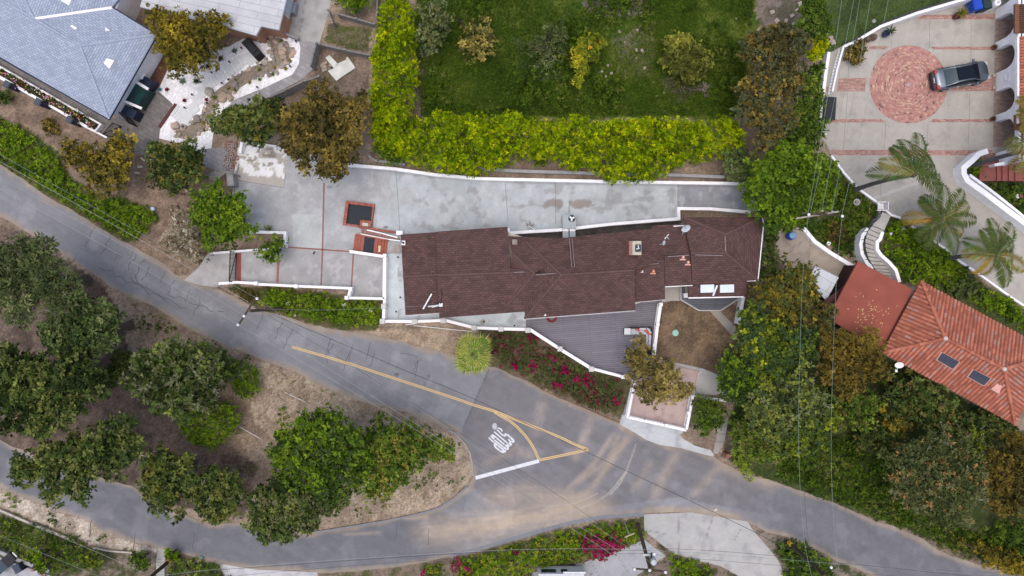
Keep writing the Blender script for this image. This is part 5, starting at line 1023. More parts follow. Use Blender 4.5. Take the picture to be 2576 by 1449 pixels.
# ---- fences
def fence(name, label, pts, h=1.3, mat=None, group=None):
    P = [G(*p, h) for p in pts]; P = [(p[0], p[1], gz(p[0], p[1])) for p in P]; m = P[len(P) // 2]; root = thing(name, label, "fence", m, group)
    mb = MB()
    for a, b in zip(P[:-1], P[1:]):
        L = math.hypot(b[0] - a[0], b[1] - a[1]); n = max(1, int(L / .16)); rz = math.atan2(b[1] - a[1], b[0] - a[0])
        for i in range(n): u = (i + .5) / n; mb.box((a[0] + (b[0] - a[0]) * u, a[1] + (b[1] - a[1]) * u, a[2] + (b[2] - a[2]) * u + h / 2 + rr.uniform(-.02, .02)), (L / n - .02, .03, h), rz)
    mb.build("fence_boards", mat or FENCEW, root); mb = MB()
    for a, b in zip(P[:-1], P[1:]): mb.tube([(a[0], a[1], a[2] + h - .05), (b[0], b[1], b[2] + h - .05)], .06, 4)
    mb.build("fence_rail", mat or FENCEW, root)
    for p in P: mb = MB(); mb.box((p[0], p[1], p[2] + h / 2 + .05), (.12, .12, h + .1)); mb.build("post", mat or FENCEW, root)
    return root
fence("board_fence", "short grey board fence at the right end of the curving paver path", t(1, 0, [(605, 430), (575, 540), (548, 655)]), 1.4)
fence("board_fence", "grey board fence along the outside of the curving paver path", t(1, 0, [(630, 765), (470, 815), (300, 900), (115, 985)]), 1.4)
fence("board_fence", "grey board fence below the small lawn beside the tall hedge", t(1, 0, [(645, 440), (900, 500), (1150, 552)]), 1.0)
fence("board_fence", "grey board fence above the small lawn below the round bush", t(1, 0, [(825, 135), (1010, 185), (1195, 240)]), 1.0)
fence("board_fence", "upright grey fence beside the top of the tall hedge", t(1, 0, [(1222, -60), (1212, 160)]), 1.0)
fence("board_fence", "leaning grey board fence at the right edge of the concrete yard", t(1, 0, [(722, 100), (770, 230)]), 1.0)
# ================================================================= OBJECTS
def copy_tree(o, loc, scale=None, rz=None, label=None):
    c = o.copy(); C.objects.link(c); c.location = loc
    if scale is not None: c.scale = scale if isinstance(scale, tuple) else (scale,) * 3
    if rz is not None: c.rotation_euler = (0, 0, rz)
    if label: c['label'] = label
    for ch in o.children:
        d = ch.copy(); C.objects.link(d); d.parent = c
        for g in ch.children: e_ = g.copy(); C.objects.link(e_); e_.parent = d
    return c
def colm(name, c, rough=.6, metal=0.0, var=.08, spec=.3): return M(name, c, rough, metal, var, 3.0, 0, spec)
# ---- brick edged light well and brick steps by the house
def y5(pts): return [((1360 + x / 5.573) / 1.59006, (780 + y / 5.573) / 1.59006) for x, y in pts]
q = G(905, 540); lw = thing("light_well", "square brick edged well with ribbed black cover on the concrete driveway", "light well", q)
def brick_kerb(parent, quad, h, name="brick_edge"):
    P = [W(*p, 1.03 + h)[:2] for p in quad]; mb = MB(); mb.prism(P, 1.0, 1.03 + h - .012, (.22, .09, .07)); bricks(mb, quad, .11, .3, .03 + h, ((.34, .115, .08), (.28, .09, .065), (.38, .14, .10)), gap=.007); return mb.build(name, VC_M, parent)
A = y5([(130, 125), (770, 205), (705, 720), (420, 745), (415, 720), (55, 665)])
brick_kerb(lw, y5([(130, 125), (770, 205), (765, 268), (190, 195)]), .28); brick_kerb(lw, y5([(55, 665), (130, 128), (190, 197), (130, 672)]), .28); brick_kerb(lw, y5([(690, 580), (728, 262), (765, 268), (712, 590)]), .28); brick_kerb(lw, y5([(135, 632), (425, 672), (415, 722), (140, 672)]), .16)
for qd in ([(432, 690), (452, 545), (500, 553), (480, 745)], [(455, 545), (715, 582), (710, 640), (500, 610)], [(640, 632), (712, 640), (700, 715), (632, 700)]): brick_kerb(lw, y5(qd), .30)
brick_kerb(lw, y5([(425, 740), (432, 692), (1250, 805), (1243, 862)]), .30)
mb = MB(); mb.prism([W(*p, 1.3)[:2] for p in y5([(498, 612), (632, 632), (628, 702), (492, 685)])], 1.1, 1.31); mb.build("cap_stone", M("cream_stone", (.5, .47, .37), .9, 0, .1, 4), lw)
RIB = colm("ribbed_black_mat", (.022, .028, .038), .6); mb = MB(); cq = y5([(190, 198), (722, 270), (690, 580), (455, 545), (425, 670), (140, 630)])
mb.prism([W(*p, 1.05)[:2] for p in cq], 1.0, 1.07)
a, b, c, d = [Vector(W(*p, 1.07)) for p in y5([(190, 198), (722, 270), (690, 700), (140, 630)])]
for i in range(1, 17):
    u = i / 17; p0 = a + (b - a) * u; p1 = d + (c - d) * u
    if u > .56: p1 = p0 + (p1 - p0) * .70
    mb.tube([p0, p1], .03, 5)
mb.build("ribbed_cover", RIB, lw)
q = G(930, 612); bs = thing("brick_steps", "red brick steps with black mat leading down beside the house corner", "steps", q)
BRT = M("red_brick_step", (.31, .10, .072), .85, 0, .18, 8, .15)
def fr4(q, u0, u1, v0=0, v1=1):
    A, B, Cc, D = q; f = lambda u, v: ((A[0] * (1 - u) + B[0] * u) * (1 - v) + (D[0] * (1 - u) + Cc[0] * u) * v, (A[1] * (1 - u) + B[1] * u) * (1 - v) + (D[1] * (1 - u) + Cc[1] * u) * v)
    return [f(u0, v0), f(u1, v0), f(u1, v1), f(u0, v1)]
SQ = y5([(335, 855), (1068, 995), (1035, 1345), (290, 1235)])
for u0, u1, hh in ((0, .1, .12), (.1, .2, .24), (.2, .30, .36), (.61, .71, .38), (.71, .80, .28), (.80, .90, .18), (.90, 1.0, .08)):
    mb = MB(); mb.prism([W(*p, 1.03 + hh)[:2] for p in fr4(SQ, u0, u1 - .004, .09)], 1.0, 1.03 + hh); mb.build("tread", BRT, bs)
mb = MB(); mb.prism([W(*p, 1.45)[:2] for p in fr4(SQ, .02, 1, 0, .085)], 1.0, 1.43); mb.build("side_kerb", BRT, bs)
mb = MB(); mb.prism([W(*p, 1.4)[:2] for p in fr4(SQ, .30, .61, .1)], 1.0, 1.41)
for i in range(1, 9): r0 = fr4(SQ, .30 + .31 * i / 9, .31 + .31 * i / 9, .1); mb.tube([W(*r0[0], 1.41), W(*r0[3], 1.41)], .025, 5)
mb.build("mat", RIB, bs)
q = W(*y5([(875, 1200)])[0], 1.36); mb = MB(); mb.box((q[0], q[1], 1.335), (.18, .50, .03), -.1); tag(mb.build("newspaper", M("crumpled_paper", (.6, .5, .33), .9, 0, .5, 14), None, (q[0], q[1], 1.32)), "crumpled yellowed paper lying on the red brick steps", "paper")
mb = MB(); RP = y5([(480, 760), (1340, 960), (1335, 1025), (470, 860)]); bricks(mb, RP, .1, .3, .045, ((.27, .14, .115), (.24, .12, .10), (.30, .165, .135))); struct(tag(mb.build("brick_ramp", VC_M), "sloping brick walk between the white edges above the brick steps", "path"))
wall("path_wall", "slim white edge along the lower side of the brick walk by the house corner", "wall", y5([(462, 868), (1050, 985), (1340, 1020)]), .35, .09)
wall("path_wall", "slim white edge along the upper side of the brick walk by the house corner", "wall", y5([(600, 778), (900, 845), (1280, 950)]), .35, .09)
q = G(*y5([(1270, 1200)])[0], .06); mb = MB(); mb.box((q[0], q[1], q[2] + .02), (.52, .62, .05), .18); tag(mb.build("doormat", M("tan_mat", (.33, .29, .26), .95, 0, .1, 8), None, q), "tan doormat on the terrace at the house corner", "mat")
for x, y, lb in ((1001, 647, "small dark drain grate on the sunken terrace near the doormat"), (1007, 748, "small dark drain grate on the terrace nearest the white post cap"), (996.5, 784, "small dark drain grate on the terrace nearest the corner pier"), (1217, 809, "small dark drain grate in the stained terrace below the roof"), (1294, 819, "small dark drain grate beside the grey deck")):
    q = G(x, y, .035); mb = MB(); mb.box((q[0], q[1], q[2] + .005), (.14, .14, .016)); tag(mb.build("drain_grate", BLACKM, None, q), lb, "drain", "drain grates on the terrace")
q = G(*t(1, 1, [(585, 1095)])[0], .04); mb = MB(); mb.box((q[0], q[1], q[2] + .03), (.1, .26, .06), -.5); tag(mb.build("shoe", BLACKM, None, q), "small dark object dropped on the lower driveway by the red lines", "litter")
# ---- air conditioner on the wall
q = G(1432, 556); ac = thing("air_conditioner", "grey rooftop style air conditioner standing on the driveway edge with twin ducts", "air conditioner", q)
mb = MB(); c0 = W(1432, 558, 2.1); mb.box((c0[0], c0[1], 1.58), (1.06, 1.10, 1.05), R_(1)); mb.build("housing", M("hvac_grey", (.27, .31, .335), .5, .2, .06, 2), ac)
f0 = W(1438.5, 549.5, 2.12); mb = MB(); mb.lathe((f0[0], f0[1], 2.105), [(.28, 0), (.28, .03)], 24); mb.build("fan_well", BLACKM, ac)
mb = MB()
for k in range(3):
    a_ = k * 2.09 + .4; mb.box((f0[0] + .13 * math.cos(a_), f0[1] + .13 * math.sin(a_), 2.15), (.19, .13, .02), a_)
mb.lathe((f0[0], f0[1], 2.14), [(.06, 0), (.05, .04)], 10); mb.build("fan_blades", GALV, ac)
for dx in (-.27, .27): mb = MB(); mb.box((c0[0] + dx, c0[1] - .98, 1.7), (.46, .95, .5), R_(1)); mb.build("duct", M("hvac_grey", (.27, .31, .335), .5, .2), ac); 
for dx in (-.27, .27): mb = MB(); mb.box((c0[0] + dx, c0[1] - .62, 1.82), (.44, .22, .32)); mb.build("duct_collar", WHITEP, ac)
q = G(1333, 568, .03); mb = MB()
for i in range(8): a_ = rr.uniform(0, 6.3); mb.tube([q, (q[0] + .35 * math.cos(a_), q[1] + .35 * math.sin(a_), q[2] + .1)], .018, 4)
tag(mb.build("dead_branch", BARK, None, q), "small dead branch lying on the driveway against the white wall", "branch")
q = G(1336, 576, .5); mb = MB(); mb.tube([(q[0] - .2, q[1] + .25, q[2] + .3), (q[0] + .25, q[1] - .1, q[2] + .5)], .03, 6); tag(mb.build("loose_pipe", WHITEP, None, q), "white pipe end leaning over the white wall beside the dead branch", "pipe")
# ---- condensers
cd = None
for x, y, lb in ((314, 4, "left one of two grey condensers behind the blue grey roof"), (338.5, 15, "right one of two grey condensers behind the blue grey roof")):
    q = G(x, y); 
    if cd is None:
        cd = thing("condenser", lb, "condenser", q, "condensers behind the grey house"); mb = MB(); mb.box((q[0], q[1], q[2] + .45), (.86, .86, .9), -.45); mb.build("casing", M("condenser_grey", (.36, .38, .41), .5, .2), cd)
        mb = MB(); mb.lathe((q[0], q[1], q[2] + .9), [(.36, 0), (.36, .03), (.33, .035)], 22); mb.build("fan_grille", BLACKM, cd); mb = MB(); mb.lathe((q[0], q[1], q[2] + .93), [(.10, 0), (.09, .02)], 12); mb.build("hub", GALV, cd)
    else: copy_tree(cd, q, label=lb)
# ---- covered grill, garden slabs, rocks
q = G(643, 130); mb = MB(); Rz = -.85
mb.box((q[0], q[1], q[2] + .5), (1.75, .72, 1.0), Rz, taper=.9); mb.box((q[0] + .05, q[1] - .05, q[2] + 1.03), (1.0, .55, .14), Rz, taper=.8); tag(mb.build("grill", colm("black_cover_cloth", (.018, .02, .024), .75), None, q), "barbecue grill under a fitted black cover on the white gravel", "grill")
STEPM = M("pale_slab", (.56, .58, .585), .9, 0, .08, 2); slabs = t(0, 0, [(2530, 580), (2448, 608), (2385, 655), (2312, 708), (2228, 768), (2162, 808), (2090, 848), (2035, 925), (1985, 1010), (1945, 1090), (1862, 1195), (1805, 1150), (1758, 1110)]); s0 = None
sizes = [(a * .88, b * .92) for a, b in [(1.15, 1.0), (.6, .95), (.6, 1.0), (.7, .95), (.7, .9), (.5, .9), (.75, 1.0), (.8, .95), (.8, .9), (.9, .9), (1.0, 1.25), (.42, 1.15), (.42, 1.15)]]
SL = ["large slab at the grill end of the stepping path in white gravel", "second slab from the covered grill in the stepping path", "third slab from the covered grill in the stepping path", "fourth slab from the covered grill in the stepping path", "slab of the stepping path right of the two dark shrubs", "narrow slab at the first bend of the stepping path", "square slab at the middle of the stepping path", "slab beside the blue lamp on the stepping path", "slab just above the big boulders on the stepping path", "slab where the stepping path turns towards the steps", "big square landing slab at the foot of the stepping path", "right one of two narrow step slabs by the courtyard", "left one of two narrow step slabs by the courtyard"]
for p, (a, b), lb in zip(slabs, sizes, SL):
    q = G(*p, .04)
    if s0 is None: mb = MB(); mb.box((q[0], q[1], q[2] + .03), (1, 1, .07)); s0 = mb.build("stepping_slab", STEPM, None, q); o = tag(s0, lb, "stepping stone", "stepping slabs in the gravel")
    else: o = copy_tree(s0, q, label=lb)
    o.scale = (a, b, 1); o.rotation_euler = (0, 0, R_(32) if lb.find("narrow step") < 0 and lb.find("landing") < 0 else R_(-35))
def rock_mesh(seed, col):
    bm = bmesh.new(); bmesh.ops.create_icosphere(bm, subdivisions=2, radius=1.0); r = random.Random(seed); ax = [(Vector((r.gauss(0, 1), r.gauss(0, 1), r.gauss(0, 1))).normalized(), r.uniform(.55, .85)) for _ in range(7)]
    for v in bm.verts:
        for n, d in ax:
            k = v.co.dot(n)
            if k > d: v.co -= n * (k - d) * .85
        v.co.z *= .7
    me = bpy.data.meshes.new("rock"); bm.to_mesh(me); bm.free(); me.materials.append(M("rock_%d" % seed, col, .9, 0, .3, 2.5, .4)); return me
RM = [rock_mesh(1, (.36, .29, .22)), rock_mesh(2, (.24, .21, .19)), rock_mesh(3, (.46, .35, .28)), rock_mesh(4, (.34, .31, .26)), rock_mesh(5, (.31, .265, .215))]
rk = random.Random(21)
def rock(x, y, r, k=None):
    q = G(x, y, .03); o = bpy.data.objects.new("rock", RM[k if k is not None else rk.randrange(4)]); C.objects.link(o); o.location = (q[0], q[1], q[2] + r * .3); o.scale = (r * rk.uniform(.8, 1.25), r * rk.uniform(.8, 1.2), r * rk.uniform(.8, 1.1)); o.rotation_euler = (rk.uniform(-.3, .3), rk.uniform(-.3, .3), rk.uniform(0, 6.3))
    return o
def rocks_along(pts, n, r0, r1, jit=3, label="brown boulder lining the dry creek bed in the white gravel", group="boulders along the dry creek"):
    for i in range(n):
        p = along(pts, (i + rk.random() * .8) / n); tag(rock(p[0] + rk.gauss(0, jit), p[1] + rk.gauss(0, jit), rk.uniform(r0, r1)), label, "rock", group)
rocks_along(CREEK[6:18], 50, .09, .24, 3); rocks_along(CREEK[18:] + CREEK[:1], 34, .09, .22, 4); rocks_along(CREEK[:6], 34, .09, .27, 5)
rocks_along([(690, 105), (705, 120), (715, 140)], 8, .15, .34, 5)
for x, y, r, lb in ((529, 233, .46, "biggest boulder above the bend of the dry creek"), (561, 246, .42, "broad flat boulder inside the bend of the dry creek"), (580, 248, .34, "rounded boulder beside the path end at the dry creek bend"), (498, 300, .36, "grey boulder below the stepping path near the dry creek"), (443, 318, .42, "pinkish boulder at the courtyard end of the dry creek"), (590, 212, .4, "tan boulder in the upper run of the dry creek")):
    tag(rock(x, y, r), lb, "rock")
# path lights
pl0 = None
for i, (x, y) in enumerate(t(0, 0, [(2440, 492), (2318, 632), (2140, 738), (2028, 832), (1945, 960), (2095, 1045), (1857, 1280), (2310, 810), (2245, 845), (1870, 1090)]) + t(1, 0, [(125, 405), (205, 335), (410, 425), (62, 660), (352, 675), (22, 885)])):
    q = G(x, y, .03)
    if pl0 is None: mb = MB(); mb.lathe(q, [(.05, 0), (.02, .05), (.02, .25), (.085, .27), (.07, .33)], 10); pl0 = tag(mb.build("path_lamp", NAVY, None, q), "tiny dark path lamp standing in the white gravel garden", "lamp", "path lamps in the white gravel")
    else: copy_tree(pl0, q)
# broken slab, rubble, blocks
for pts, lb in ((t(1, 0, [(720, 710), (775, 690), (812, 640), (905, 600), (908, 575), (922, 568), (1000, 680), (900, 745), (805, 812)]), "large broken white concrete slab with a pinkish patch on bare ground"), (t(1, 0, [(695, 580), (735, 550), (822, 640), (780, 682)]), "narrow broken white concrete slab beside the larger one")):
    P = [G(*p, .2)[:2] for p in pts]; q = G(*pts[0]); mb = MB(); mb.prism(P, q[2] - .02, q[2] + .16); tag(mb.build("concrete_slab", M("chalky_concrete", (.55, .56, .52), .95, 0, .16, 1.6, .2), None, q), lb, "slab")
rocks_along([(803, 163), (820, 175), (828, 168), (810, 168)], 26, .06, .15, 5, "grey rubble chunk in the pile beside the broken white slab", "rubble pile chunks")
cb = None
blocks = t(0, 1, [(2325, 10), (2365, 75), (2310, 160), (2275, 215), (2290, 235), (2312, 200), (2330, 55), (2285, 120), (2345, 130), (2305, 100), (2360, 20), (2295, 60)])
for i, (x, y) in enumerate(blocks):
    q = G(x, y, .06)
    if cb is None:
        cb = thing("cinder_block", "pale cinder block in the untidy heap beside the patched patio", "cinder block", q, "cinder blocks heaped by the patio"); mb = MB()
        for dx, dy, sx, sy in ((0, .085, .4, .03), (0, -.085, .4, .03), (-.185, 0, .03, .14), (.185, 0, .03, .14), (0, 0, .03, .14)): mb.box((q[0] + dx, q[1] + dy, q[2] + .1), (sx, sy, .2))
        mb.build("shell", M("cinder_grey", (.42, .38, .35), .95, 0, .15, 5), cb)
    else: copy_tree(cb, q, rz=rk.uniform(0, 3))
br0 = None
for i in range(34):
    x, y = t(0, 1, [(rk.uniform(2262, 2390), rk.uniform(-30, 240))])[0]; q = G(x, y, .04 + rk.uniform(0, .1))
    if br0 is None: mb = MB(); mb.box((q[0], q[1], q[2] + .03), (.3, .13, .08)); br0 = tag(mb.build("brick", M("old_brick", (.27, .15, .13), .95, 0, .3, 4), None, q), "loose reddish brick in the heap of blocks beside the patched patio", "brick", "loose bricks heaped by the patio")
    else: copy_tree(br0, q, rz=rk.uniform(0, 3.1))
q = G(570, 440); hut = thing("lean_to", "ramshackle board lean-to below the grey paver landing", "lean-to", q); mb = MB()
for i, (a, b) in enumerate((((520, 442), (545, 430)), ((524, 446), (552, 431)), ((530, 450), (558, 432)), ((537, 455), (564, 434)))): A, B = Vector(W(*a, 2.0)), Vector(W(*b, 2.3)); mb.tube([A, B], .11, 4)
mb.build("roof_boards", FENCEW, hut); mb = MB(); A, B = Vector(W(553, 430, 2.4)), Vector(W(588, 437, 2.3)); mb.tube([A, B], .09, 4); mb.tube([A, (A.x, A.y, 1)], .06, 4); mb.tube([B, (B.x, B.y, 1)], .06, 4); mb.build("posts", FENCEW, hut); mb = MB(); q = W(580, 452, 1.9); mb.box((q[0], q[1], 1.5), (.5, 1.0, 1.0), .1); mb.build("side_panel", GREYC, hut)
for i, (x, y, rz, lb) in enumerate(((360, 401, -.7, "pale plank on bare dirt above the dark round tree"), (353, 420, .1, "pale plank on bare dirt left of the dark round tree"), (346, 435, -.1, "pale plank lowest of three on the bare dirt"), (247, 378, -.9, "pale plank poking out between two brown trees"), (468, 478, -.9, "pale plank at the foot of the dark round tree"))):
    q = G(x, y, .03)
    if i == 0: mb = MB(); mb.box((q[0], q[1], q[2] + .04), (.42, .15, .08)); p0 = tag(mb.build("plank", M("bleached_plank", (.5, .45, .38), .9, 0, .15, 4), None, q), lb, "plank", "planks on the bare dirt"); p0.rotation_euler = (0, 0, rz)
    else: copy_tree(p0, q, rz=rz, label=lb)
q = G(387, 526, .05); mb = MB(); mb.lathe(q, [(.16, 0), (.18, .2), (.12, .3)], 12); tag(mb.build("bucket", colm("pale_blue_plastic", (.45, .55, .7), .5), None, q), "pale blue bucket at the edge of the green bank on the left", "bucket")
# white pipes on the ground
for (a, b, lb) in (((716.5, 987), (768, 1011), "white pole lying on the dry ground of the tree island"), ((601, 1073), (656, 1104), "white pole lying beside the bright green bush on the island"), ((1042, 819), (1187, 834), "long thin white pipe lying below the terrace wall")):
    mb = MB(); mb.tube([G(*a, .08), G(*b, .08)], .024, 6); tag(mb.build("white_pole", WHITEP, None, G(*a)), lb, "pole")
mb = MB(); mb.tube([G(*p, 1.0) for p in t(1, 2, [(1505, 368), (1600, 360)])], .03, 5); tag(mb.build("conduit_pipe", WHITEP, None, G(1030, 816)), "short white conduit under the terrace wall corner", "pipe")
q = G(1698.5, 837.5, .02); mb = MB(); mb.lathe(q, [(.27, 0), (.27, .09), (.24, .12), (.05, .14)], 24); tag(mb.build("tank_lid", colm("pale_turquoise", (.30, .50, .43), .6), None, q), "round pale turquoise tank lid in the bare dirt yard", "lid")
q = G(1845, 851, .03); mb = MB(); mb.lathe(q, [(.1, 0), (.12, .12), (.1, .15)], 10); tag(mb.build("flower_pot", WHITEP, None, q), "small white pot at the edge of the bare dirt yard", "pot")
# garden hose coil on the deck
q = W(1388, 798, 1.55); mb = MB()
for k in range(4): mb.tube([(q[0] + (.26 + .05 * k) * math.cos(a), q[1] + (.26 + .05 * k) * math.sin(a), 1.53 + .03 * (k % 2)) for a in [i * math.pi / 12 for i in range(25)]], .028, 5, caps=False)
tag(mb.build("hose_coil", colm("dark_red_hose", (.20, .035, .03), .5), None, (q[0], q[1], 1.5)), "coiled dark red garden hose half under the eaves on the deck", "hose")
# corner sofa
T22 = lambda pts, z: [W(*p, z) for p in t(2, 2, pts)]
q = T22([(1370, 520)], 1.5)[0]; sf = thing("corner_sofa", "dark wicker corner sofa with grey cushions on the grey deck", "sofa", (q[0], q[1], 1.5)); WICK = colm("dark_wicker", (.022, .024, .03), .7); CUSH = M("pale_grey_cushion", (.50, .50, .54), .9, 0, .06, 3)
def slab(parent, name, pts, z0, z1, mat): mb = MB(); mb.prism([p[:2] for p in T22(pts, z1)], z0, z1); return mb.build(name, mat, parent)
slab(sf, "seat_base", [(1195, 397), (1408, 397), (1408, 672), (1345, 672), (1345, 470), (1195, 470)], 1.5, 1.78, WICK)
slab(sf, "backrest", [(1195, 394), (1412, 394), (1412, 408), (1195, 408)], 1.5, 2.15, WICK); slab(sf, "backrest", [(1402, 408), (1414, 408), (1410, 672), (1398, 672)], 1.5, 2.15, WICK)
for pts in ([(1198, 410), (1280, 410), (1280, 468), (1198, 468)], [(1282, 410), (1398, 410), (1398, 468), (1282, 468)], [(1348, 470), (1396, 470), (1394, 540), (1348, 540)], [(1348, 542), (1394, 542), (1392, 612), (1348, 612)]): slab(sf, "seat_cushion", pts, 1.782, 1.9, CUSH)
for pts in ([(1285, 402), (1348, 402), (1350, 422), (1285, 420)], [(1352, 400), (1368, 402), (1408, 450), (1392, 460)], [(1380, 474), (1402, 474), (1398, 536), (1378, 536)], [(1376, 540), (1398, 540), (1395, 606), (1374, 606)]): slab(sf, "back_cushion", pts, 1.905, 2.18, CUSH)
mb = MB(); mb.prism([p[:2] for p in T22([(1130, 405), (1195, 405), (1195, 470), (1130, 470)], 1.9)], 1.5, 1.78); ot = thing("ottoman", "square white topped ottoman at the left end of the corner sofa", "ottoman", T22([(1162, 438)], 1.5)[0]); mb.build("base", WICK, ot); slab(ot, "cushion", [(1131, 406), (1194, 406), (1194, 469), (1131, 469)], 1.782, 1.92, M("white_cushion", (.7, .72, .74), .9, 0, .04))
CORAL = M("coral_cloth", (.62, .14, .085), .9, 0, .1, 4)
for (x, y, rz, lb) in ((1268, 420, -.35, "coral pillow on the top side of the corner sofa"), (1352, 434, -.8, "upper one of two coral pillows in the sofa corner"), (1378, 456, -.8, "lower one of two coral pillows in the sofa corner"), (1370, 590, .4, "coral pillow at the lower end of the corner sofa")):
    q = T22([(x, y)], 2.0)[0]; mb = MB(); mb.hexa([(q[0] + a * .5, q[1] + b * .5, 1.93) for a, b in ((-.36, -.2), (.36, -.2), (.36, .2), (-.36, .2))], [(q[0] + a * .5, q[1] + b * .5, 2.12) for a, b in ((-.33, -.12), (.33, -.12), (.33, .12), (-.33, .12))]); o = mb.build("pillow", CORAL, None, (q[0], q[1], 1.93)); o.rotation_euler = (0, 0, rz); tag(o, lb, "pillow", "coral pillows on the sofa")
# ---- parked car
def car(loc, rz):
    root = thing("parked_car", "silver grey sedan with dark glass roof parked over the brick medallion edge", "car", loc); root.rotation_euler = (0, 0, rz); root.scale = (.93, .96, .96)
    WL[root.name] = Vector((0, 0, 0)); PT = bpy.data.materials.new("car_paint"); PT.use_nodes = True; p = PT.node_tree.nodes["Principled BSDF"]; p.inputs["Base Color"].default_value = (.15, .185, .22, 1); p.inputs["Metallic"].default_value = .75; p.inputs["Roughness"].default_value = .28; p.inputs["Coat Weight"].default_value = .6
    GL = colm("car_glass", (.008, .012, .02), .22, 0, .05, .12); st = [(-2.40, .60, .62), (-2.36, .70, .80), (-2.25, .80, .93), (-2.0, .865, .98), (-1.4, .90, .98), (0, .905, .95), (1.2, .90, .97), (1.6, .885, .93), (2.0, .84, .86), (2.2, .76, .79), (2.34, .62, .70), (2.40, .42, .60)]
    rings = []
    for x, w, h in st: rings.append([(x, y * w, z) for y, z in ((-.86, .24), (-.98, .34), (-1.0, .55), (-.985, .70 * h + .06), (-.93, h - .045), (-.80, h), (-.4, h + .025), (0, h + .035), (.4, h + .025), (.80, h), (.93, h - .045), (.985, .70 * h + .06), (1.0, .55), (.98, .34), (.86, .24))])
    mb = MB(); n = len(rings[0])
    for a, b in zip(rings[:-1], rings[1:]):
        for k in range(n): l = (k + 1) % n; mb.face([a[k], a[l], b[l], b[k]][::-1])
    mb.face(rings[0]); mb.face(rings[-1][::-1]); body = mb.build("body", PT, root, smooth=True, merge=True)
    cs = [(-1.62, .70, .99), (-1.2, .665, 1.24), (-.82, .62, 1.40), (-.3, .60, 1.45), (.25, .60, 1.44), (.62, .62, 1.38), (1.0, .68, 1.18), (1.38, .74, .965)]
    R2 = [[(x, -.80, .955), (x, -w, z), (x, -w * .45, z + .03), (x, w * .45, z + .03), (x, w, z), (x, .80, .955)] for x, w, z in cs]
    def cab(i0, i1, ks): 
        m = MB()
        for a, b in zip(R2[i0:i1], R2[i0 + 1:i1 + 1]):
            for k in ks: m.face([a[k], b[k], b[k + 1], a[k + 1]])
        return m
    cab(2, 5, (1, 2, 3)).build("roof", PT, root, smooth=True, merge=True); cab(0, 2, (1, 2, 3)).build("rear_window", colm("tinted_rear_glass", (.022, .05, .065), .3), root, smooth=True, merge=True); cab(5, 7, (1, 2, 3)).build("windscreen", GL, root, smooth=True, merge=True)
    cab(0, 7, (0,)).build("side_window", GL, root, smooth=True, merge=True); cab(0, 7, (4,)).build("side_window", GL, root, smooth=True, merge=True)
    m = MB(); m.hexa([(-.78, -.50, 1.42), (.60, -.55, 1.40), (.60, .55, 1.40), (-.80, .55, 1.40)], [(-.80, -.53, 1.497), (.60, -.53, 1.490), (.60, .53, 1.490), (-.80, .53, 1.497)]); m.build("sunroof", GL, root)
    for s in (-1, 1):
        m = MB(); m.tube([(a[0], s * .99 * a[1], a[2] + .005) for a in [(x, w, z) for x, w, z in cs]], .04, 6); m.build("roof_rail", PT, root)
        m = MB(); m.box((1.05, s * .97, 1.0), (.16, .22, .13)); m.build("mirror", PT, root)
        m = MB(); m.hexa([(-2.36, s * .55 - .22, .78), (-2.1, s * .70 - .19, .86), (-2.1, s * .70 + .19, .86), (-2.36, s * .55 + .22, .78)], [(-2.33, s * .55 - .22, .915), (-2.1, s * .72 - .16, .985), (-2.1, s * .72 + .16, .985), (-2.33, s * .55 + .20, .915)]); m.build("tail_light", colm("red_lens", (.22, .01, .015), .2), root)
        m = MB(); m.box((2.2, s * .60, .70), (.26, .26, .12), s * -.35); m.build("headlight", GALV, root)
        for x in (-1.42, 1.42):
            m = MB(); m.lathe((0, 0, 0), [(.33, -.1), (.345, -.06), (.345, .06), (.33, .1)], 22); m.v = [(x + a, s * .83 + c, .345 + b) for a, b, c in m.v]; w_ = m.build("wheel", RUBBER, root); m = MB(); m.lathe((0, 0, 0), [(.22, -.105), (.22, .105)], 14); m.v = [(x + a, s * .83 + c, .345 + b) for a, b, c in m.v]; m.build("rim", GALV, w_, org=(0, 0, 0))
        for x in (-.55, .45): m = MB(); m.box((x, s * .91, .84), (.18, .05, .03)); m.build("door_handle", GALV, root)
    m = MB(); m.box((-2.37, -.02, .74), (.04, .42, .13)); m.build("licence_plate", WHITEP, root)
    m = MB(); m.hexa([(-2.45, -.72, .3), (-2.3, -.78, .3), (-2.3, .78, .3), (-2.45, .72, .3)], [(-2.43, -.70, .60), (-2.3, -.76, .62), (-2.3, .76, .62), (-2.43, .70, .60)]); m.build("bumper", colm("dark_plastic", (.03, .03, .035), .6), root)
q = G(2404, 196, .04); car(q, R_(10.7))
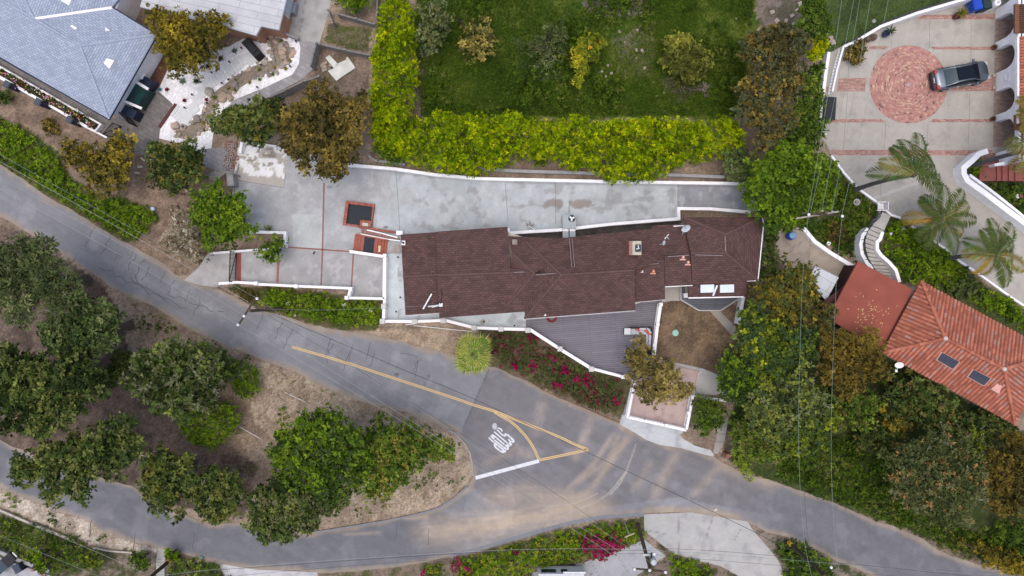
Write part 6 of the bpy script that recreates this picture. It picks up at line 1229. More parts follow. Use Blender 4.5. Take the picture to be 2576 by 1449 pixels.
# ---- pots, bins and things in the motor court
def leafblades(mb, c, n, L, w, up=.5, col=None, seed=1, curl=.3):
    r = random.Random(seed)
    for i in range(n):
        a = 2 * math.pi * i / n + r.uniform(-.2, .2); el = r.uniform(.15, 1.0) * up; l = L * r.uniform(.75, 1.1)
        d = Vector((math.cos(a) * math.cos(el), math.sin(a) * math.cos(el), math.sin(el))); s_ = Vector((-math.sin(a), math.cos(a), 0)) * w / 2; p0 = Vector(c); p1 = p0 + d * l * .55; p2 = p0 + d * l - Vector((0, 0, curl * l * .35))
        k = r.uniform(.75, 1.2); cc = tuple(x * k for x in col) if col else None
        mb.face([tuple(p0 - s_ * .4), tuple(p1 - s_), tuple(p1 + s_), tuple(p0 + s_ * .4)], None, cc); mb.face([tuple(p1 - s_), tuple(p2), tuple(p1 + s_)], None, cc)
def potted(x, y, r, h, potm, n, L, w, col, label, dx=0, dy=0, seed=3):
    q = G(x, y, .03); o = thing("potted_plant", label, "potted plant", q); mb = MB(); mb.lathe(q, [(r * .65, 0), (r, h * .6), (r * .95, h), (r * .8, h), (r * .78, h * .85)], 18); mb.build("pot", potm, o)
    mb = MB(); c = (q[0] + dx, q[1] + dy, q[2] + h); leafblades(mb, c, n, L, w, 1.1, col, seed); leafblades(mb, (c[0], c[1], c[2] + .05), n // 2, L * .8, w, 1.4, tuple(x * 1.2 for x in col), seed + 1); mb.build("leaves", LEAF, o); return o
NP = colm("navy_glaze", (.02, .03, .09), .25); MP = colm("maroon_glaze", (.10, .015, .03), .3)
potted(2222, 89, .27, .55, NP, 26, .62, .07, (.07, .10, .045), "spiky palm in a navy glazed pot against the sweeping white wall", .25, .12, 5)
potted(2399 + 2, 44, .27, .5, MP, 26, .72, .08, (.16, .15, .03), "spiky yellowish palm in a maroon pot at the top of the motor court", .25, .12, 6)
for x, y, lb in ((2497, 121, "small dried plant in a round pot by the upper arcade pier"), (2494, 300, "small dried plant in a round pot by the lower arcade pier")): potted(x, y, .2, .25, colm("brown_clay_pot", (.16, .07, .045), .8), 22, .26, .06, (.12, .07, .03), lb, 0, 0, int(y))
potted(2472, 447, .16, .2, colm("olive_pot", (.25, .2, .08), .7), 14, .2, .06, (.2, .18, .03), "small yellow plant in a pot on the red terrace", 0, 0, 9)
for x, y, lb in ((2177, 103, "lower one of two dark woven urns by the sweeping white wall"), (2193, 97, "upper one of two dark woven urns by the sweeping white wall")):
    q = G(x, y, .03); mb = MB(); mb.lathe(q, [(.12, 0), (.25, .2), (.26, .35), (.14, .5), (.18, .55), (.1, .5)], 16); tag(mb.build("urn", M("woven_brown", (.12, .085, .06), .9, 0, .3, 12), None, q), lb, "urn")
def bin_(x, y, rz, m, lb, name="wheelie_bin"):
    q = G(x, y, .03); o = thing(name, lb, "bin", q); mb = MB(); mb.box((q[0], q[1], q[2] + .5), (.62, .72, 1.0), rz, taper=1.12); mb.build("tub", m, o); mb = MB(); mb.box((q[0], q[1], q[2] + 1.06), (.74, .86, .1), rz, taper=.85); mb.build("lid", m, o); return o
BLUE = colm("blue_plastic", (.012, .06, .42), .4)
bin_(2438, 24, .2, BLUE, "blue wheelie bin against the white wall at the top right"); bin_(2461, 22, .15, colm("dark_green_plastic", (.012, .035, .035), .45), "dark green wheelie bin between the blue bin and the white tank")
q = G(2480, 24, .03); tk = thing("water_heater", "white cylindrical tank with rounded lid beside the dark green bin", "tank", q); mb = MB(); mb.lathe(q, [(.28, 0), (.28, 1.3), (.24, 1.42), (.1, 1.45)], 20); mb.build("tank", WHITEP, tk); mb = MB(); mb.lathe((q[0], q[1], q[2] + 1.44), [(.12, 0), (.12, .05)], 14); mb.build("valve_cap", GALV, tk)
q = G(2073, 281, .03); dm = thing("dumpster", "dark ribbed lid dumpster against the left wall of the motor court", "dumpster", q); mb = MB(); mb.box((q[0], q[1], q[2] + .5), (.82, 1.72, 1.0), -.06); mb.build("tub", colm("navy_steel", (.02, .05, .10), .5), dm); mb = MB(); mb.box((q[0], q[1], q[2] + 1.03), (.92, 1.82, .06), -.06)
for i in range(9): mb.box((q[0] + .1, q[1] - .75 + i * .19, q[2] + 1.07), (.6, .07, .05), -.06)
mb.build("lid", colm("black_plastic", (.02, .022, .03), .5), dm)
q = G(1984.5, 594, .03); bb = thing("barrel", "blue plastic barrel with pale lid on the tan patio", "barrel", q); mb = MB(); mb.lathe(q, [(.30, 0), (.36, .2), (.36, .6), (.31, .75)], 8); mb.build("tub", BLUE, bb); mb = MB(); mb.lathe((q[0], q[1], q[2] + .75), [(.27, 0), (.26, .05)], 18); mb.build("lid", colm("pale_blue_lid", (.16, .30, .48), .5), bb)
q = G(2145, 511, .03); ft = thing("bird_bath", "round grey stone bird bath in the green garden above the pole arm", "bird bath", q); mb = MB(); mb.lathe(q, [(.2, 0), (.1, .1), (.09, .55), (.25, .62), (.27, .7), (.22, .7), (.18, .64)], 22, close=False); mb.build("basin", M("grey_stone", (.36, .35, .34), .9, 0, .2, 5), ft); mb = MB(); mb.lathe((q[0], q[1], q[2] + .64), [(.1, 0), (.08, .12), (.03, .16)], 12); mb.build("finial", GREYC, ft)
q = G(2080, 613, .03); mb = MB(); mb.lathe(q, [(.08, 0), (.08, .3), (.17, .32), (.15, .38), (.07, .37)], 18); tag(mb.build("garden_light", WHITEP, None, q), "small round white garden light in the lawn below the pole arm", "lamp")
q = G(2209, 521, .03); chair = thing("garden_chair", "white slatted garden armchair beside the white kerb", "chair", q); mb = MB()
for i in range(6): mb.box((q[0] - .22 + i * .08, q[1], q[2] + .42), (.06, .5, .025), 0)
mb.build("seat", WHITEP, chair)
for s in (-1, 1):
    mb = MB(); mb.box((q[0] - .03, q[1] + s * .34, q[2] + .62), (.72, .07, .04)); mb.build("armrest", WHITEP, chair)
    for x in (-.34, .26): mb = MB(); mb.box((q[0] + x, q[1] + s * .32, q[2] + .3), (.05, .05, .6)); mb.build("leg", WHITEP, chair)
mb = MB(); 
for i in range(6): mb.box((q[0] + .30, q[1] - .26 + i * .104, q[2] + .66), (.04, .07, .5))
mb.box((q[0] + .32, q[1], q[2] + .92), (.05, .64, .06)); mb.build("backrest", WHITEP, chair)
q = G(2265, 577, .03); mb = MB(); mb.lathe(q, [(.28, 0), (.3, .25), (.1, .35)], 7); tag(mb.build("parasol_base", M("pale_lilac_stone", (.5, .48, .52), .8), None, q), "pale grey faceted stone base beside the garden stair", "stone")
q = G(2239, 588, .03); mb = MB(); mb.lathe(q, [(.12, 0), (.14, .12), (.1, .15)], 10); tag(mb.build("flower_pot", WHITEP, None, q), "small white pot in the garden right of the stair head", "pot")
q = G(2551, 495, .03); up_ = thing("garden_lamp", "white lamp with brown top among the right edge plants", "lamp", q); mb = MB(); mb.lathe(q, [(.2, 0), (.2, .5), (.17, .55)], 14); mb.build("lamp_body", WHITEP, up_); mb = MB(); mb.lathe((q[0] + .1, q[1], q[2] + .55), [(.17, 0), (.15, .12)], 14); mb.build("lamp_cap", colm("brown_clay_pot", (.16, .07, .045), .8), up_)
for i, (x, y) in enumerate(t(3, 0, [(1063, 215)])):
    q = G(x, y, .02); mb = MB(); mb.lathe(q, [(.16, 0), (.16, .08), (.12, .09)], 14); tag(mb.build("well_cover", GREYC, None, q), "round grey cover in the lawn above the sweeping white wall", "cover")
pv = None
for i, (x, y, rz) in enumerate([(323, 42, .3), (296, 108, .6), (240, 158, .5), (88, 210, .8), (178, 212, 1.2), (262, 235, .4), (42, 122, .3), (600, 335, 1.3), (630, 380, .3), (655, 430, .3), (638, 415, 1.2)]):
    q = G(*t(3, 0, [(x, y)])[0], .03)
    if pv is None: mb = MB(); mb.box((q[0], q[1], q[2] + .03), (.36, .36, .06)); pv = tag(mb.build("paving_stone", M("pinkish_paver", (.36, .30, .27), .9, 0, .15, 4), None, q), "loose square paving stone on the ground near the tall trees at the top right", "paving stone", "loose paving stones at the top right"); pv.rotation_euler = (0, 0, rz)
    else: copy_tree(pv, q, rz=rz, scale=(1, rk.uniform(.6, 1), 1))
for i, (x, y) in enumerate(t(2, 0, [(1250, 505), (1310, 510), (1250, 585), (1335, 685), (965, 662), (1000, 740), (945, 770), (962, 812), (1080, 320), (1260, 305), (1135, 425), (2255, 185), (660, 1000), (1455, 962), (1530, 935), (905, 722)])):
    o = rock(x, y, rk.uniform(.09, .19), 4); tag(o, "pale stone lying in the long grass of the lawn", "rock", "pale stones in the lawn")
# ---- poles and wires
WOODD = M("dark_pole_wood", (.06, .042, .03), .9, 0, .3, 5, .2)
def pole(label, base, top, z, r=.12, arm=None, mat=WOODP, ins=(), extras=()):
    b = G(*base, -.2); tp = W(*top, z); root = thing("utility_pole", label, "utility pole", G(*base)); mb = MB(); mb.tube([b, tp], [r, r * .7], 12); mb.build("shaft", mat, root)
    if arm: 
        A, B = W(*arm[0], z - .15), W(*arm[1], z - .15); mb = MB(); L = math.hypot(B[0] - A[0], B[1] - A[1]); mb.box(((A[0] + B[0]) / 2, (A[1] + B[1]) / 2, z - .15), (L, .10, .10), math.atan2(B[1] - A[1], B[0] - A[0])); mb.build("crossarm", WOODD if mat is WOODP else WOODP, root)
    for x, y in ins: q = W(x, y, z); mb = MB(); mb.lathe((q[0], q[1], z - .08), [(.03, 0), (.095, .1), (.10, .16), (.05, .22), (.02, .24)], 14); mb.build("insulator", WHITEP, root)
    return root
pole("utility pole with slanting crossarm at the left end of the green bank", (719, 776), (627, 782), 7.6, .15, ((648, 742), (599, 819)), ins=((647, 751), (614.5, 795), (599.5, 817)))
p2 = pole("utility pole with transformer beside the magenta bougainvillea at the bottom", (1604, 1316), (1636, 1433), 8.6, .17, ((1592, 1430), (1678, 1438)), ins=((1596, 1431), (1634, 1434), (1674, 1439)))
q = W(1643, 1412, 7.0); mb = MB(); mb.lathe((q[0], q[1], 6.3), [(.24, 0), (.26, .1), (.26, .8), (.2, .95), (.06, 1.0)], 18); mb.build("transformer", GALV, p2); q = W(1639, 1396, 6.6); mb = MB(); mb.box((q[0] - .2, q[1], 6.6), (.9, .16, .1)); mb.build("bracket", GALV, p2); q = W(1640, 1384, 6); mb = MB(); mb.lathe((q[0], q[1], 6.6), [(.04, 0), (.13, .1), (.1, .22)], 12); mb.build("insulator", WHITEP, p2)
mb = MB(); mb.tube([W(1639, 1390, 6.9), W(1638, 1425, 7.2)], .06, 6); mb.build("riser", BLACKM, p2)
p3 = pole("dark leaning utility pole with yellow bands beside the lower street on the right", (1979, 1359), (2075, 1449), 7.2, .17, ((2040, 1462), (2120, 1470)), WOODD, ins=((2090.5, 1427),))
for u in (.07, .1, .13):
    b, tp = Vector(G(1979, 1359)), Vector(W(2075, 1449, 7.2)); c_ = b + (tp - b) * u; mb = MB(); mb.lathe(tuple(c_), [(.18, 0), (.18, .1)], 12); mb.build("band", colm("yellow_band", (.5, .33, .03), .6), p3)
p4 = pole("dark utility pole with yellow bands beside the concrete steps at the bottom left", (437, 1402), (378, 1452), 6.0, .17, None, WOODD)
for u in (.14, .2, .26):
    b, tp = Vector(G(437, 1402)), Vector(W(378, 1452, 6.0)); c_ = b + (tp - b) * u; mb = MB(); mb.lathe(tuple(c_), [(.18, 0), (.18, .09)], 12); mb.build("band", colm("yellow_band", (.5, .33, .03), .6), p4)
p5 = pole("utility pole whose double crossarm rises over the green tree at the right", (1952, 566), (2079, 535), 9.2, .15, ((2016, 536), (2126, 544)), ins=((2034, 540), (2118, 544)), mat=WOODP)
mb = MB(); A, B = W(2008, 549, 8.7), W(2104, 533, 8.9); mb.box(((A[0] + B[0]) / 2, (A[1] + B[1]) / 2, 8.8), (3.0, .12, .12), math.atan2(B[1] - A[1], B[0] - A[0])); mb.build("crossarm", PALEBARK, p5)
for x, y in ((2067, 531), (2092, 532)): q = W(x, y, 9); mb = MB(); mb.lathe((q[0], q[1], 8.95), [(.04, 0), (.07, .1), (.03, .25)], 10); mb.build("insulator", GALV, p5)
WIRE_G = colm("verdigris_wire", (.22, .30, .25), .5); WIRE_W = colm("pale_wire", (.33, .35, .35), .5); WIRE_K = colm("black_cable", (.03, .03, .035), .6)
def wire(label, pts, r=.022, mat=WIRE_W, name="power_line"):
    r *= .46
    P = [Vector(W(x, y, z)) for x, y, z in pts]; Q = []
    for i in range(len(P) - 1):
        p0, p1, p2_, p3_ = P[max(i - 1, 0)], P[i], P[i + 1], P[min(i + 2, len(P) - 1)]
        for k in range(8):
            u = k / 8; Q.append(.5 * ((2 * p1) + (p2_ - p0) * u + (2 * p0 - 5 * p1 + 4 * p2_ - p3_) * u * u + (3 * p1 - p0 - 3 * p2_ + p3_) * u ** 3))
    Q.append(P[-1]); mb = MB(); mb.tube(Q, r, 5); return tag(mb.build(name, mat, None, tuple(P[0])), label, "power line")
wire("topmost power line over the left green bank to the crossarm", [(-80, 344, 8), (320, 568, 7.2), (647, 751, 7.9)], mat=WIRE_G)
wire("grey cable just below the topmost line over the left green bank", [(-80, 362, 7.4), (320, 585, 6.8), (625, 760, 7.2)], .026, WIRE_W)
wire("thin power line over the upper street from the left edge to the middle insulator", [(-80, 405, 8), (372, 652, 7.3), (614, 793, 7.9)], .018)
wire("lowest pale power line over the upper street from the left edge", [(-80, 432, 8), (300, 640, 7.3), (600, 817, 7.9)], .022)
wire("power line from upper insulator by the bank down to bottom pole", [(647, 751, 7.9), (1160, 1100, 7.2), (1674, 1439, 8.9)], .014)
wire("power line from middle insulator by the bank down to bottom pole", [(614, 793, 7.9), (1120, 1113, 7.2), (1634, 1434, 8.9)], .018)
wire("power line from outermost insulator by the bank down to bottom pole", [(600, 817, 7.9), (1097, 1112, 7.2), (1596, 1431, 8.9)], .02)
wire("thick black cable crossing the upper street under the double yellow line", [(640, 772, 6.2), (831, 852, 5.8), (1019, 932, 5.6), (1189, 1002, 5.5), (1463, 1131, 5.5), (1803, 1292, 5.8), (1990, 1385, 6.3)], .038, WIRE_K)
wire("thin black cable crossing the tree island nose and stop bar", [(640, 772, 6.1), (860, 905, 5.6), (1154, 1087, 5.4), (1296, 1174, 5.4), (1505, 1314, 5.6), (1637, 1400, 6.4)], .02, WIRE_K)
wire("thin service drop from the bank pole to the brown roof", [(640, 776, 6.2), (800, 780, 5.4), (964, 774, 4.8), (1108, 767, 4.5)], .014, WIRE_W)
wire("dark cable along the lower street at the bottom", [(-60, 1520, 7), (462, 1444, 6), (644, 1427, 5.8), (1000, 1402, 5.6), (1288, 1386, 5.8), (1636, 1384, 6.6)], .03, WIRE_K)
wire("pale cable along the lower street beside the dark cable at the bottom", [(-60, 1512, 7), (462, 1441, 6.2), (800, 1412, 5.9), (1288, 1383, 6.1), (1638, 1382, 6.8)], .02, WIRE_W)
wire("dashed looking dark cable nearest the lower street edge at the bottom", [(560, 1452, 6), (720, 1437, 5.8), (1000, 1415, 5.6), (1288, 1398, 5.8), (1637, 1392, 6.4)], .02, WIRE_K)
wire("upper dark cable right of the transformer pole across the concrete driveway", [(1638, 1378, 6.8), (1780, 1385, 6.4), (1932, 1397, 6.2), (2250, 1430, 6.2), (2700, 1475, 7)], .022, WIRE_K)
wire("pale power line right of the transformer pole across the concrete driveway", [(1640, 1384, 6.8), (1932, 1404, 6.3), (2300, 1434, 6.2), (2700, 1456, 7)], .022, WIRE_G)
wire("wavy lower cable right of the transformer pole across the concrete driveway", [(1638, 1394, 6.6), (1780, 1408, 6.2), (1932, 1420, 6.1), (2200, 1445, 6.2), (2500, 1470, 7)], .02, WIRE_K)
wire("power line over the weedy bank in the bottom left corner", [(-80, 1315, 8), (120, 1397, 7.6), (260, 1455, 7.6)], .02, WIRE_G)
wire("power line running past the concrete steps at the bottom left", [(-80, 1258, 8), (180, 1362, 7.6), (360, 1440, 7.8)], .02, WIRE_W)
for (xt, xc, yc, lb) in ((2117, 2033, 537, "leftmost of five power lines running from the top right to the crossarm"), (2147, 2039, 534, "second from left of five power lines running from the top right"), (2162, 2067, 531, "middle one of five power lines running from the top right"), (2189, 2092, 532, "fourth from left of five power lines running from the top right"), (2234, 2118, 540, "rightmost of five power lines running from the top right to the crossarm")):
    dx = (xc - xt) / yc; wire(lb, [(xt - dx * 60, -60, 9.6), ((xt + xc) / 2 + 3, yc / 2, 8.9), (xc, yc, 9.2)], .022, WIRE_G)
wire("left one of two power lines dropping from the crossarm to the bottom right pole", [(2033, 545, 9.2), (2018, 724, 8.5), (2009, 1087, 8), (2020, 1330, 8.1), (2044, 1462, 8.4)], .022, WIRE_G)
wire("right one of two power lines dropping from the crossarm to the bottom right pole", [(2118, 546, 9.2), (2103, 724, 8.5), (2091, 1087, 8), (2098, 1330, 8.1), (2116, 1469, 8.4)], .022, WIRE_G)
wire("dark cable beside the left power line below the crossarm", [(2044, 548, 8.4), (2030, 724, 7.6), (2020, 1087, 7), (2030, 1330, 7.1), (2060, 1462, 7.4)], .016, WIRE_K)
# ---- bottom edge: camper, marker post, cars and rubbish
q = W(1411, 1475, 0); cm = thing("camper", "white camper trailer with dark side windows parked at the bottom edge", "camper", (q[0], q[1], -.7)); b = [W(x, y, 0)[:2] for x, y in ((1350, 1434), (1474, 1434))]
xa, xb, yt = W(1353, 1434, 0)[0], W(1470, 1434, 0)[0], W(1400, 1428, 0)[1]; zb = -.35
mb = MB(); mb.hexa([(xa, yt - 2.3, zb), (xb, yt - 2.3, zb), (xb, yt, zb), (xa, yt, zb)], [(xa, yt - 2.25, zb + 1.5), (xb - .12, yt - 2.25, zb + 1.5), (xb - .12, yt - .04, zb + 1.5), (xa, yt - .04, zb + 1.5)]); mb.hexa([(xa, yt - 2.25, zb + 1.5), (xb - .12, yt - 2.25, zb + 1.5), (xb - .12, yt - .04, zb + 1.5), (xa, yt - .04, zb + 1.5)], [(xa + .1, yt - 2.0, zb + 1.9), (xb - .4, yt - 2.0, zb + 1.9), (xb - .4, yt - .42, zb + 1.9), (xa + .1, yt - .42, zb + 1.9)]); mb.build("body", WHITEP, cm)
for x0, x1 in ((.25, 1.45), (1.85, 2.35)): mb = MB(); mb.box((xa + (x0 + x1) / 2, yt - .0, zb + 1.0), (x1 - x0, .10, .5)); mb.build("window", DARKGLASS, cm)
mb = MB(); mb.box((xa + 2.9, yt + .06, zb + 1.45), (1.8, .14, .13)); mb.build("awning_roll", GALV, cm)
for s in (.9, 2.9): mb = MB(); mb.lathe((0, 0, 0), [(.3, -.1), (.3, .1)], 16); mb.v = [(xa + s + a, yt - .12 + c_, zb - .1 + b_) for a, b_, c_ in mb.v]; mb.build("wheel", RUBBER, cm)
q = G(1487, 1448, .05); mb = MB(); mb.lathe(q, [(.12, 0), (.13, .3), (.09, .34)], 12); tag(mb.build("gas_bottle", WHITEP, None, q), "white gas bottle beside the camper at the bottom edge", "gas bottle")
A, B = W(1596 - 0, 1350, .5), W(1582 + 0, 1347, 0); q = G(1588, 1345); ms = thing("marker_post", "pale road marker on a thin post in the bottom bougainvillea bank", "marker", q); mb = MB(); mb.tube([G(1571, 1313, 0), W(1583, 1346, 1.5)], .03, 6); mb.build("post", GALV, ms); mb = MB(); c1, c2 = W(1572, 1351, 1.6), W(1595, 1341, 1.6); mb.box(((c1[0] + c2[0]) / 2, (c1[1] + c2[1]) / 2, 1.6), (.8, .05, .22), math.atan2(c2[1] - c1[1], c2[0] - c1[0])); mb.build("sign_panel", M("cream_panel", (.6, .5, .32), .6), ms)
q = G(1823, 1139, .03); mb = MB(); mb.box((q[0], q[1], q[2] + .5), (.32, .28, 1.0), .1); mb.box((q[0], q[1], q[2] + 1.03), (.38, .34, .1), .1, taper=.7); tag(mb.build("mailbox_pillar", M("mailbox_brick", (.28, .12, .09), .8, 0, .2, 6), None, q), "small reddish mailbox pillar at the street beside the hillside walk", "mailbox")
def bin2(x, y, rz, lb): q = G(x, y, .05); o = thing("wheelie_bin", lb, "bin", q); mb = MB(); mb.box((q[0], q[1], q[2] + .5), (.55, .62, 1.0), rz, taper=1.15); mb.build("tub", colm("black_plastic", (.02, .022, .03), .5), o); mb = MB(); mb.box((q[0], q[1], q[2] + 1.04), (.64, .72, .08), rz, taper=.85); mb.build("lid", colm("navy_plastic", (.03, .045, .07), .4), o)
bin2(65, 1418, .5, "small black bin with open lid in the bottom left yard")
q = G(24, 1412, .06); sk = thing("skip_cart", "dark open wheelbarrow shaped trailer in the bottom left yard", "trailer", q); mb = MB(); fw = lambda u, v, z: (q[0] + u * math.cos(.75) - v * math.sin(.75), q[1] + u * math.sin(.75) + v * math.cos(.75), q[2] + z)
mb.hexa([fw(-.95, -.32, .2), fw(.95, -.32, .2), fw(.95, .32, .2), fw(-.95, .32, .2)], [fw(-1.05, -.42, .75), fw(.1, -.44, .75), fw(.1, .44, .75), fw(-1.05, .42, .75)]); mb.build("hood", colm("slate_blue_plastic", (.03, .05, .075), .35), sk); mb = MB(); mb.hexa([fw(.1, -.44, .25), fw(1.0, -.35, .25), fw(1.0, .35, .25), fw(.1, .44, .25)], [fw(.1, -.46, .72), fw(1.05, -.38, .72), fw(1.05, .38, .72), fw(.1, .46, .72)]); mb.build("bed", BLACKM, sk); mb = MB(); mb.box(fw(1.15, 0, .55), (.1, .5, .1), .75); mb.build("handle", WHITEP, sk)
for i in range(16):
    x, y = 78 + i * 2.6 + rk.uniform(-4, 4), 1426 + i * 1.4 + rk.uniform(-3, 3); q = G(x, y, .06); mb = MB(); mb.box((q[0], q[1], q[2] + .08), (rk.uniform(.12, .32), rk.uniform(.12, .26), rk.uniform(.1, .25)), rk.uniform(0, 3), taper=.8)
    c = rk.choice([(.6, .6, .58), (.55, .5, .42), (.06, .05, .05), (.3, .3, .32), (.35, .2, .2)]); tag(mb.build("junk", M("junk_%d" % rk.randrange(5), c, .8), None, q), "piece of household junk heaped along the yard wall in the bottom left corner", "junk", "junk along the bottom left yard wall")
for i, (x, y, c, lb) in enumerate(((506, 1402, (.2, .45, .75), "scrap of bright blue litter at the edge of the lower street"), (1800, 1282, (.6, .5, .42), "small pale scrap on the asphalt under the thick cable"), (1990 + 210 - 1288 + 1288 - 124, 0, None, ""))):
    if c: q = G(x, y, .06); mb = MB(); mb.box((q[0], q[1], q[2] + .02), (.22, .16, .05), .4); tag(mb.build("litter", colm("litter_%d" % i, c), None, q), lb, "litter")
# ================================================================= VEGETATION
rng = np.random.RandomState(12)
PAL = {
 'olive': [(.23, .18, .022), (.15, .125, .02), (.075, .07, .016), (.36, .28, .03)],
 'brown': [(.17, .13, .03), (.11, .09, .026), (.06, .055, .018), (.27, .20, .045)],
 'rust':  [(.155, .115, .022), (.11, .085, .02), (.06, .052, .016), (.22, .155, .03)],
 'dark':  [(.056, .088, .022), (.088, .126, .028), (.026, .042, .013), (.17, .20, .048)],
 'grey':  [(.08, .112, .036), (.12, .155, .052), (.036, .055, .02), (.20, .225, .085)],
 'green': [(.085, .155, .012), (.13, .21, .015), (.045, .085, .012), (.20, .29, .018)],
 'mid':   [(.075, .13, .017), (.11, .17, .021), (.038, .068, .013), (.185, .24, .034)],
 'yelgr': [(.14, .185, .018), (.09, .135, .02), (.05, .08, .016), (.30, .34, .022)],
 'hedge': [(.29, .385, .004), (.16, .25, .004), (.06, .115, .004), (.52, .54, .006)],
 'ivy':   [(.11, .19, .010), (.155, .25, .012), (.06, .115, .009), (.22, .31, .018)],
 'weed':  [(.056, .102, .010), (.085, .142, .013), (.034, .062, .008), (.15, .175, .034)],
 'lemon': [(.30, .32, .02), (.22, .26, .02), (.12, .15, .018), (.42, .38, .03)],
 'straw': [(.36, .30, .075), (.26, .23, .06), (.14, .14, .04), (.50, .40, .10)],
 'silver':[(.33, .29, .20), (.18, .14, .07), (.08, .065, .035), (.52, .48, .38)],
 'orange':[(.075, .10, .03), (.115, .135, .045), (.042, .06, .02), (.17, .175, .075)],
 'magenta':[(.30, .008, .075), (.22, .006, .055), (.12, .01, .03), (.38, .012, .10)],
 'bougain':[(.085, .09, .032), (.06, .085, .022), (.14, .075, .05), (.10, .13, .035)],
}
def leaves_mesh(name, pos, nrm, L, Wd, col, tg=None, parent=None, droop=.12):
    n = len(pos); nrm = nrm / (np.linalg.norm(nrm, axis=1, keepdims=True) + 1e-9)
    r = rng.normal(size=(n, 3)) if tg is None else tg; tg = r - nrm * np.sum(r * nrm, 1, keepdims=True); tg /= np.linalg.norm(tg, axis=1, keepdims=True) + 1e-9
    bt = np.cross(nrm, tg); L = np.asarray(L)[:, None]; Wd = np.asarray(Wd)[:, None]
    v = np.empty((n, 4, 3)); v[:, 0] = pos - tg * L * .5 - nrm * L * droop; v[:, 1] = pos + bt * Wd * .5; v[:, 2] = pos + tg * L * .5 - nrm * L * droop; v[:, 3] = pos - bt * Wd * .5
    q = np.arange(4 * n).reshape(n, 4)
    return quad_mesh(name, v.reshape(-1, 3), q, LEAF, np.repeat(col, 4, 0), parent)
def clump_leaves(cl, n, L, Wr, pal, up=.55, k=0, spot=None, low=.3, per=8, va=.7):
    """cl: rows x, y, z, radius. sprigs sit on every clump; each sprig is a star of leaves of one tint"""
    m = max(3, n // per); w = cl[:, 3] ** 2; ci = rng.choice(len(cl), m, p=w / w.sum()); c = cl[ci]
    d = rng.normal(size=(m, 3)); d[:, 2] = np.where(rng.rand(m) > low, np.abs(d[:, 2]), d[:, 2]); d /= np.linalg.norm(d, axis=1, keepdims=True)
    sp = c[:, :3] + d * (c[:, 3] * (1.08 - .5 * rng.rand(m) ** 1.8))[:, None] * np.array([1, 1, .9])
    sn = d * .8 + rng.normal(size=(m, 3)) * .3 + np.array([0, 0, up]); sn /= np.linalg.norm(sn, axis=1, keepdims=True)
    P = np.array(pal); tint = rng.rand(len(cl))[ci] * .55 + rng.rand(m) * .45 + (vn(sp[:, 0], sp[:, 1], 1.8, k) - .5) * va
    scol = P[np.array([2, 1, 0, 3])[np.digitize(tint, [.24, .5, .78])]] * rng.uniform(.8, 1.2, m)[:, None]
    if spot is not None: q = rng.rand(m) < spot[1]; scol[q] = np.array(spot[0]) * rng.uniform(.8, 1.2, q.sum())[:, None]
    i = np.repeat(np.arange(m), per); N = m * per; sz = rng.uniform(.75, 1.25, m)[i] * rng.uniform(.8, 1.2, N)
    t = rng.normal(size=(N, 3)); t -= sn[i] * np.sum(t * sn[i], 1, keepdims=True); t /= np.linalg.norm(t, axis=1, keepdims=True); el = rng.uniform(-.15, .9, N)[:, None]
    ax = t * np.cos(el) + sn[i] * np.sin(el); Ls = L * sz; pos = sp[i] + ax * Ls[:, None] * .55
    nr = sn[i] * np.cos(el) - t * np.sin(el) + rng.normal(size=(N, 3)) * .25
    return pos, nr, Ls, Ls * Wr, scol[i] * rng.uniform(.85, 1.15, N)[:, None], ax
def lobe_clumps(lobes, ztop, flat=.62, rc=.55, seed=0):
    out = []; r = np.random.RandomState(seed)
    for dx, dy, rd in lobes:
        z0 = ztop; R = rd * K * (H - ztop * .7) / H; zc = ztop - R * flat; zc = max(zc, gz(*W(dx, dy, 0)[:2]) + .25 * R)
        cx, cy, _ = W(dx, dy, zc + R * flat * .4); n = max(4, int(math.pi * R * R / (rc * rc * 1.1)))
        ph = r.rand(3) * 6.28
        for i in range(n):
            a = i * 2.39996 + r.normal() * .35; u = math.sqrt((i + .5) / n); Ri = R * (1 + .15 * math.sin(3 * a + ph[0]) + .13 * math.sin(5 * a + ph[1]) + .12 * math.sin(9 * a + ph[2]))
            rr_ = u * max(.1, (Ri - rc * .65)); z = zc + R * flat * math.sqrt(max(0, 1 - u * u * .94)) - rc * .5 - abs(r.normal()) * .30 * R * .5
            if u > .5 and r.rand() < .16: continue
            out.append((cx + rr_ * math.cos(a), cy + rr_ * math.sin(a), z, rc * r.uniform(.7, 1.25)))
            if u > .55: out.append((cx + rr_ * .93 * math.cos(a + .3), cy + rr_ * .93 * math.sin(a + .3), zc - R * flat * .25 * r.rand(), rc * r.uniform(.7, 1.1)))
    return np.array(out)
TSEED = [100]
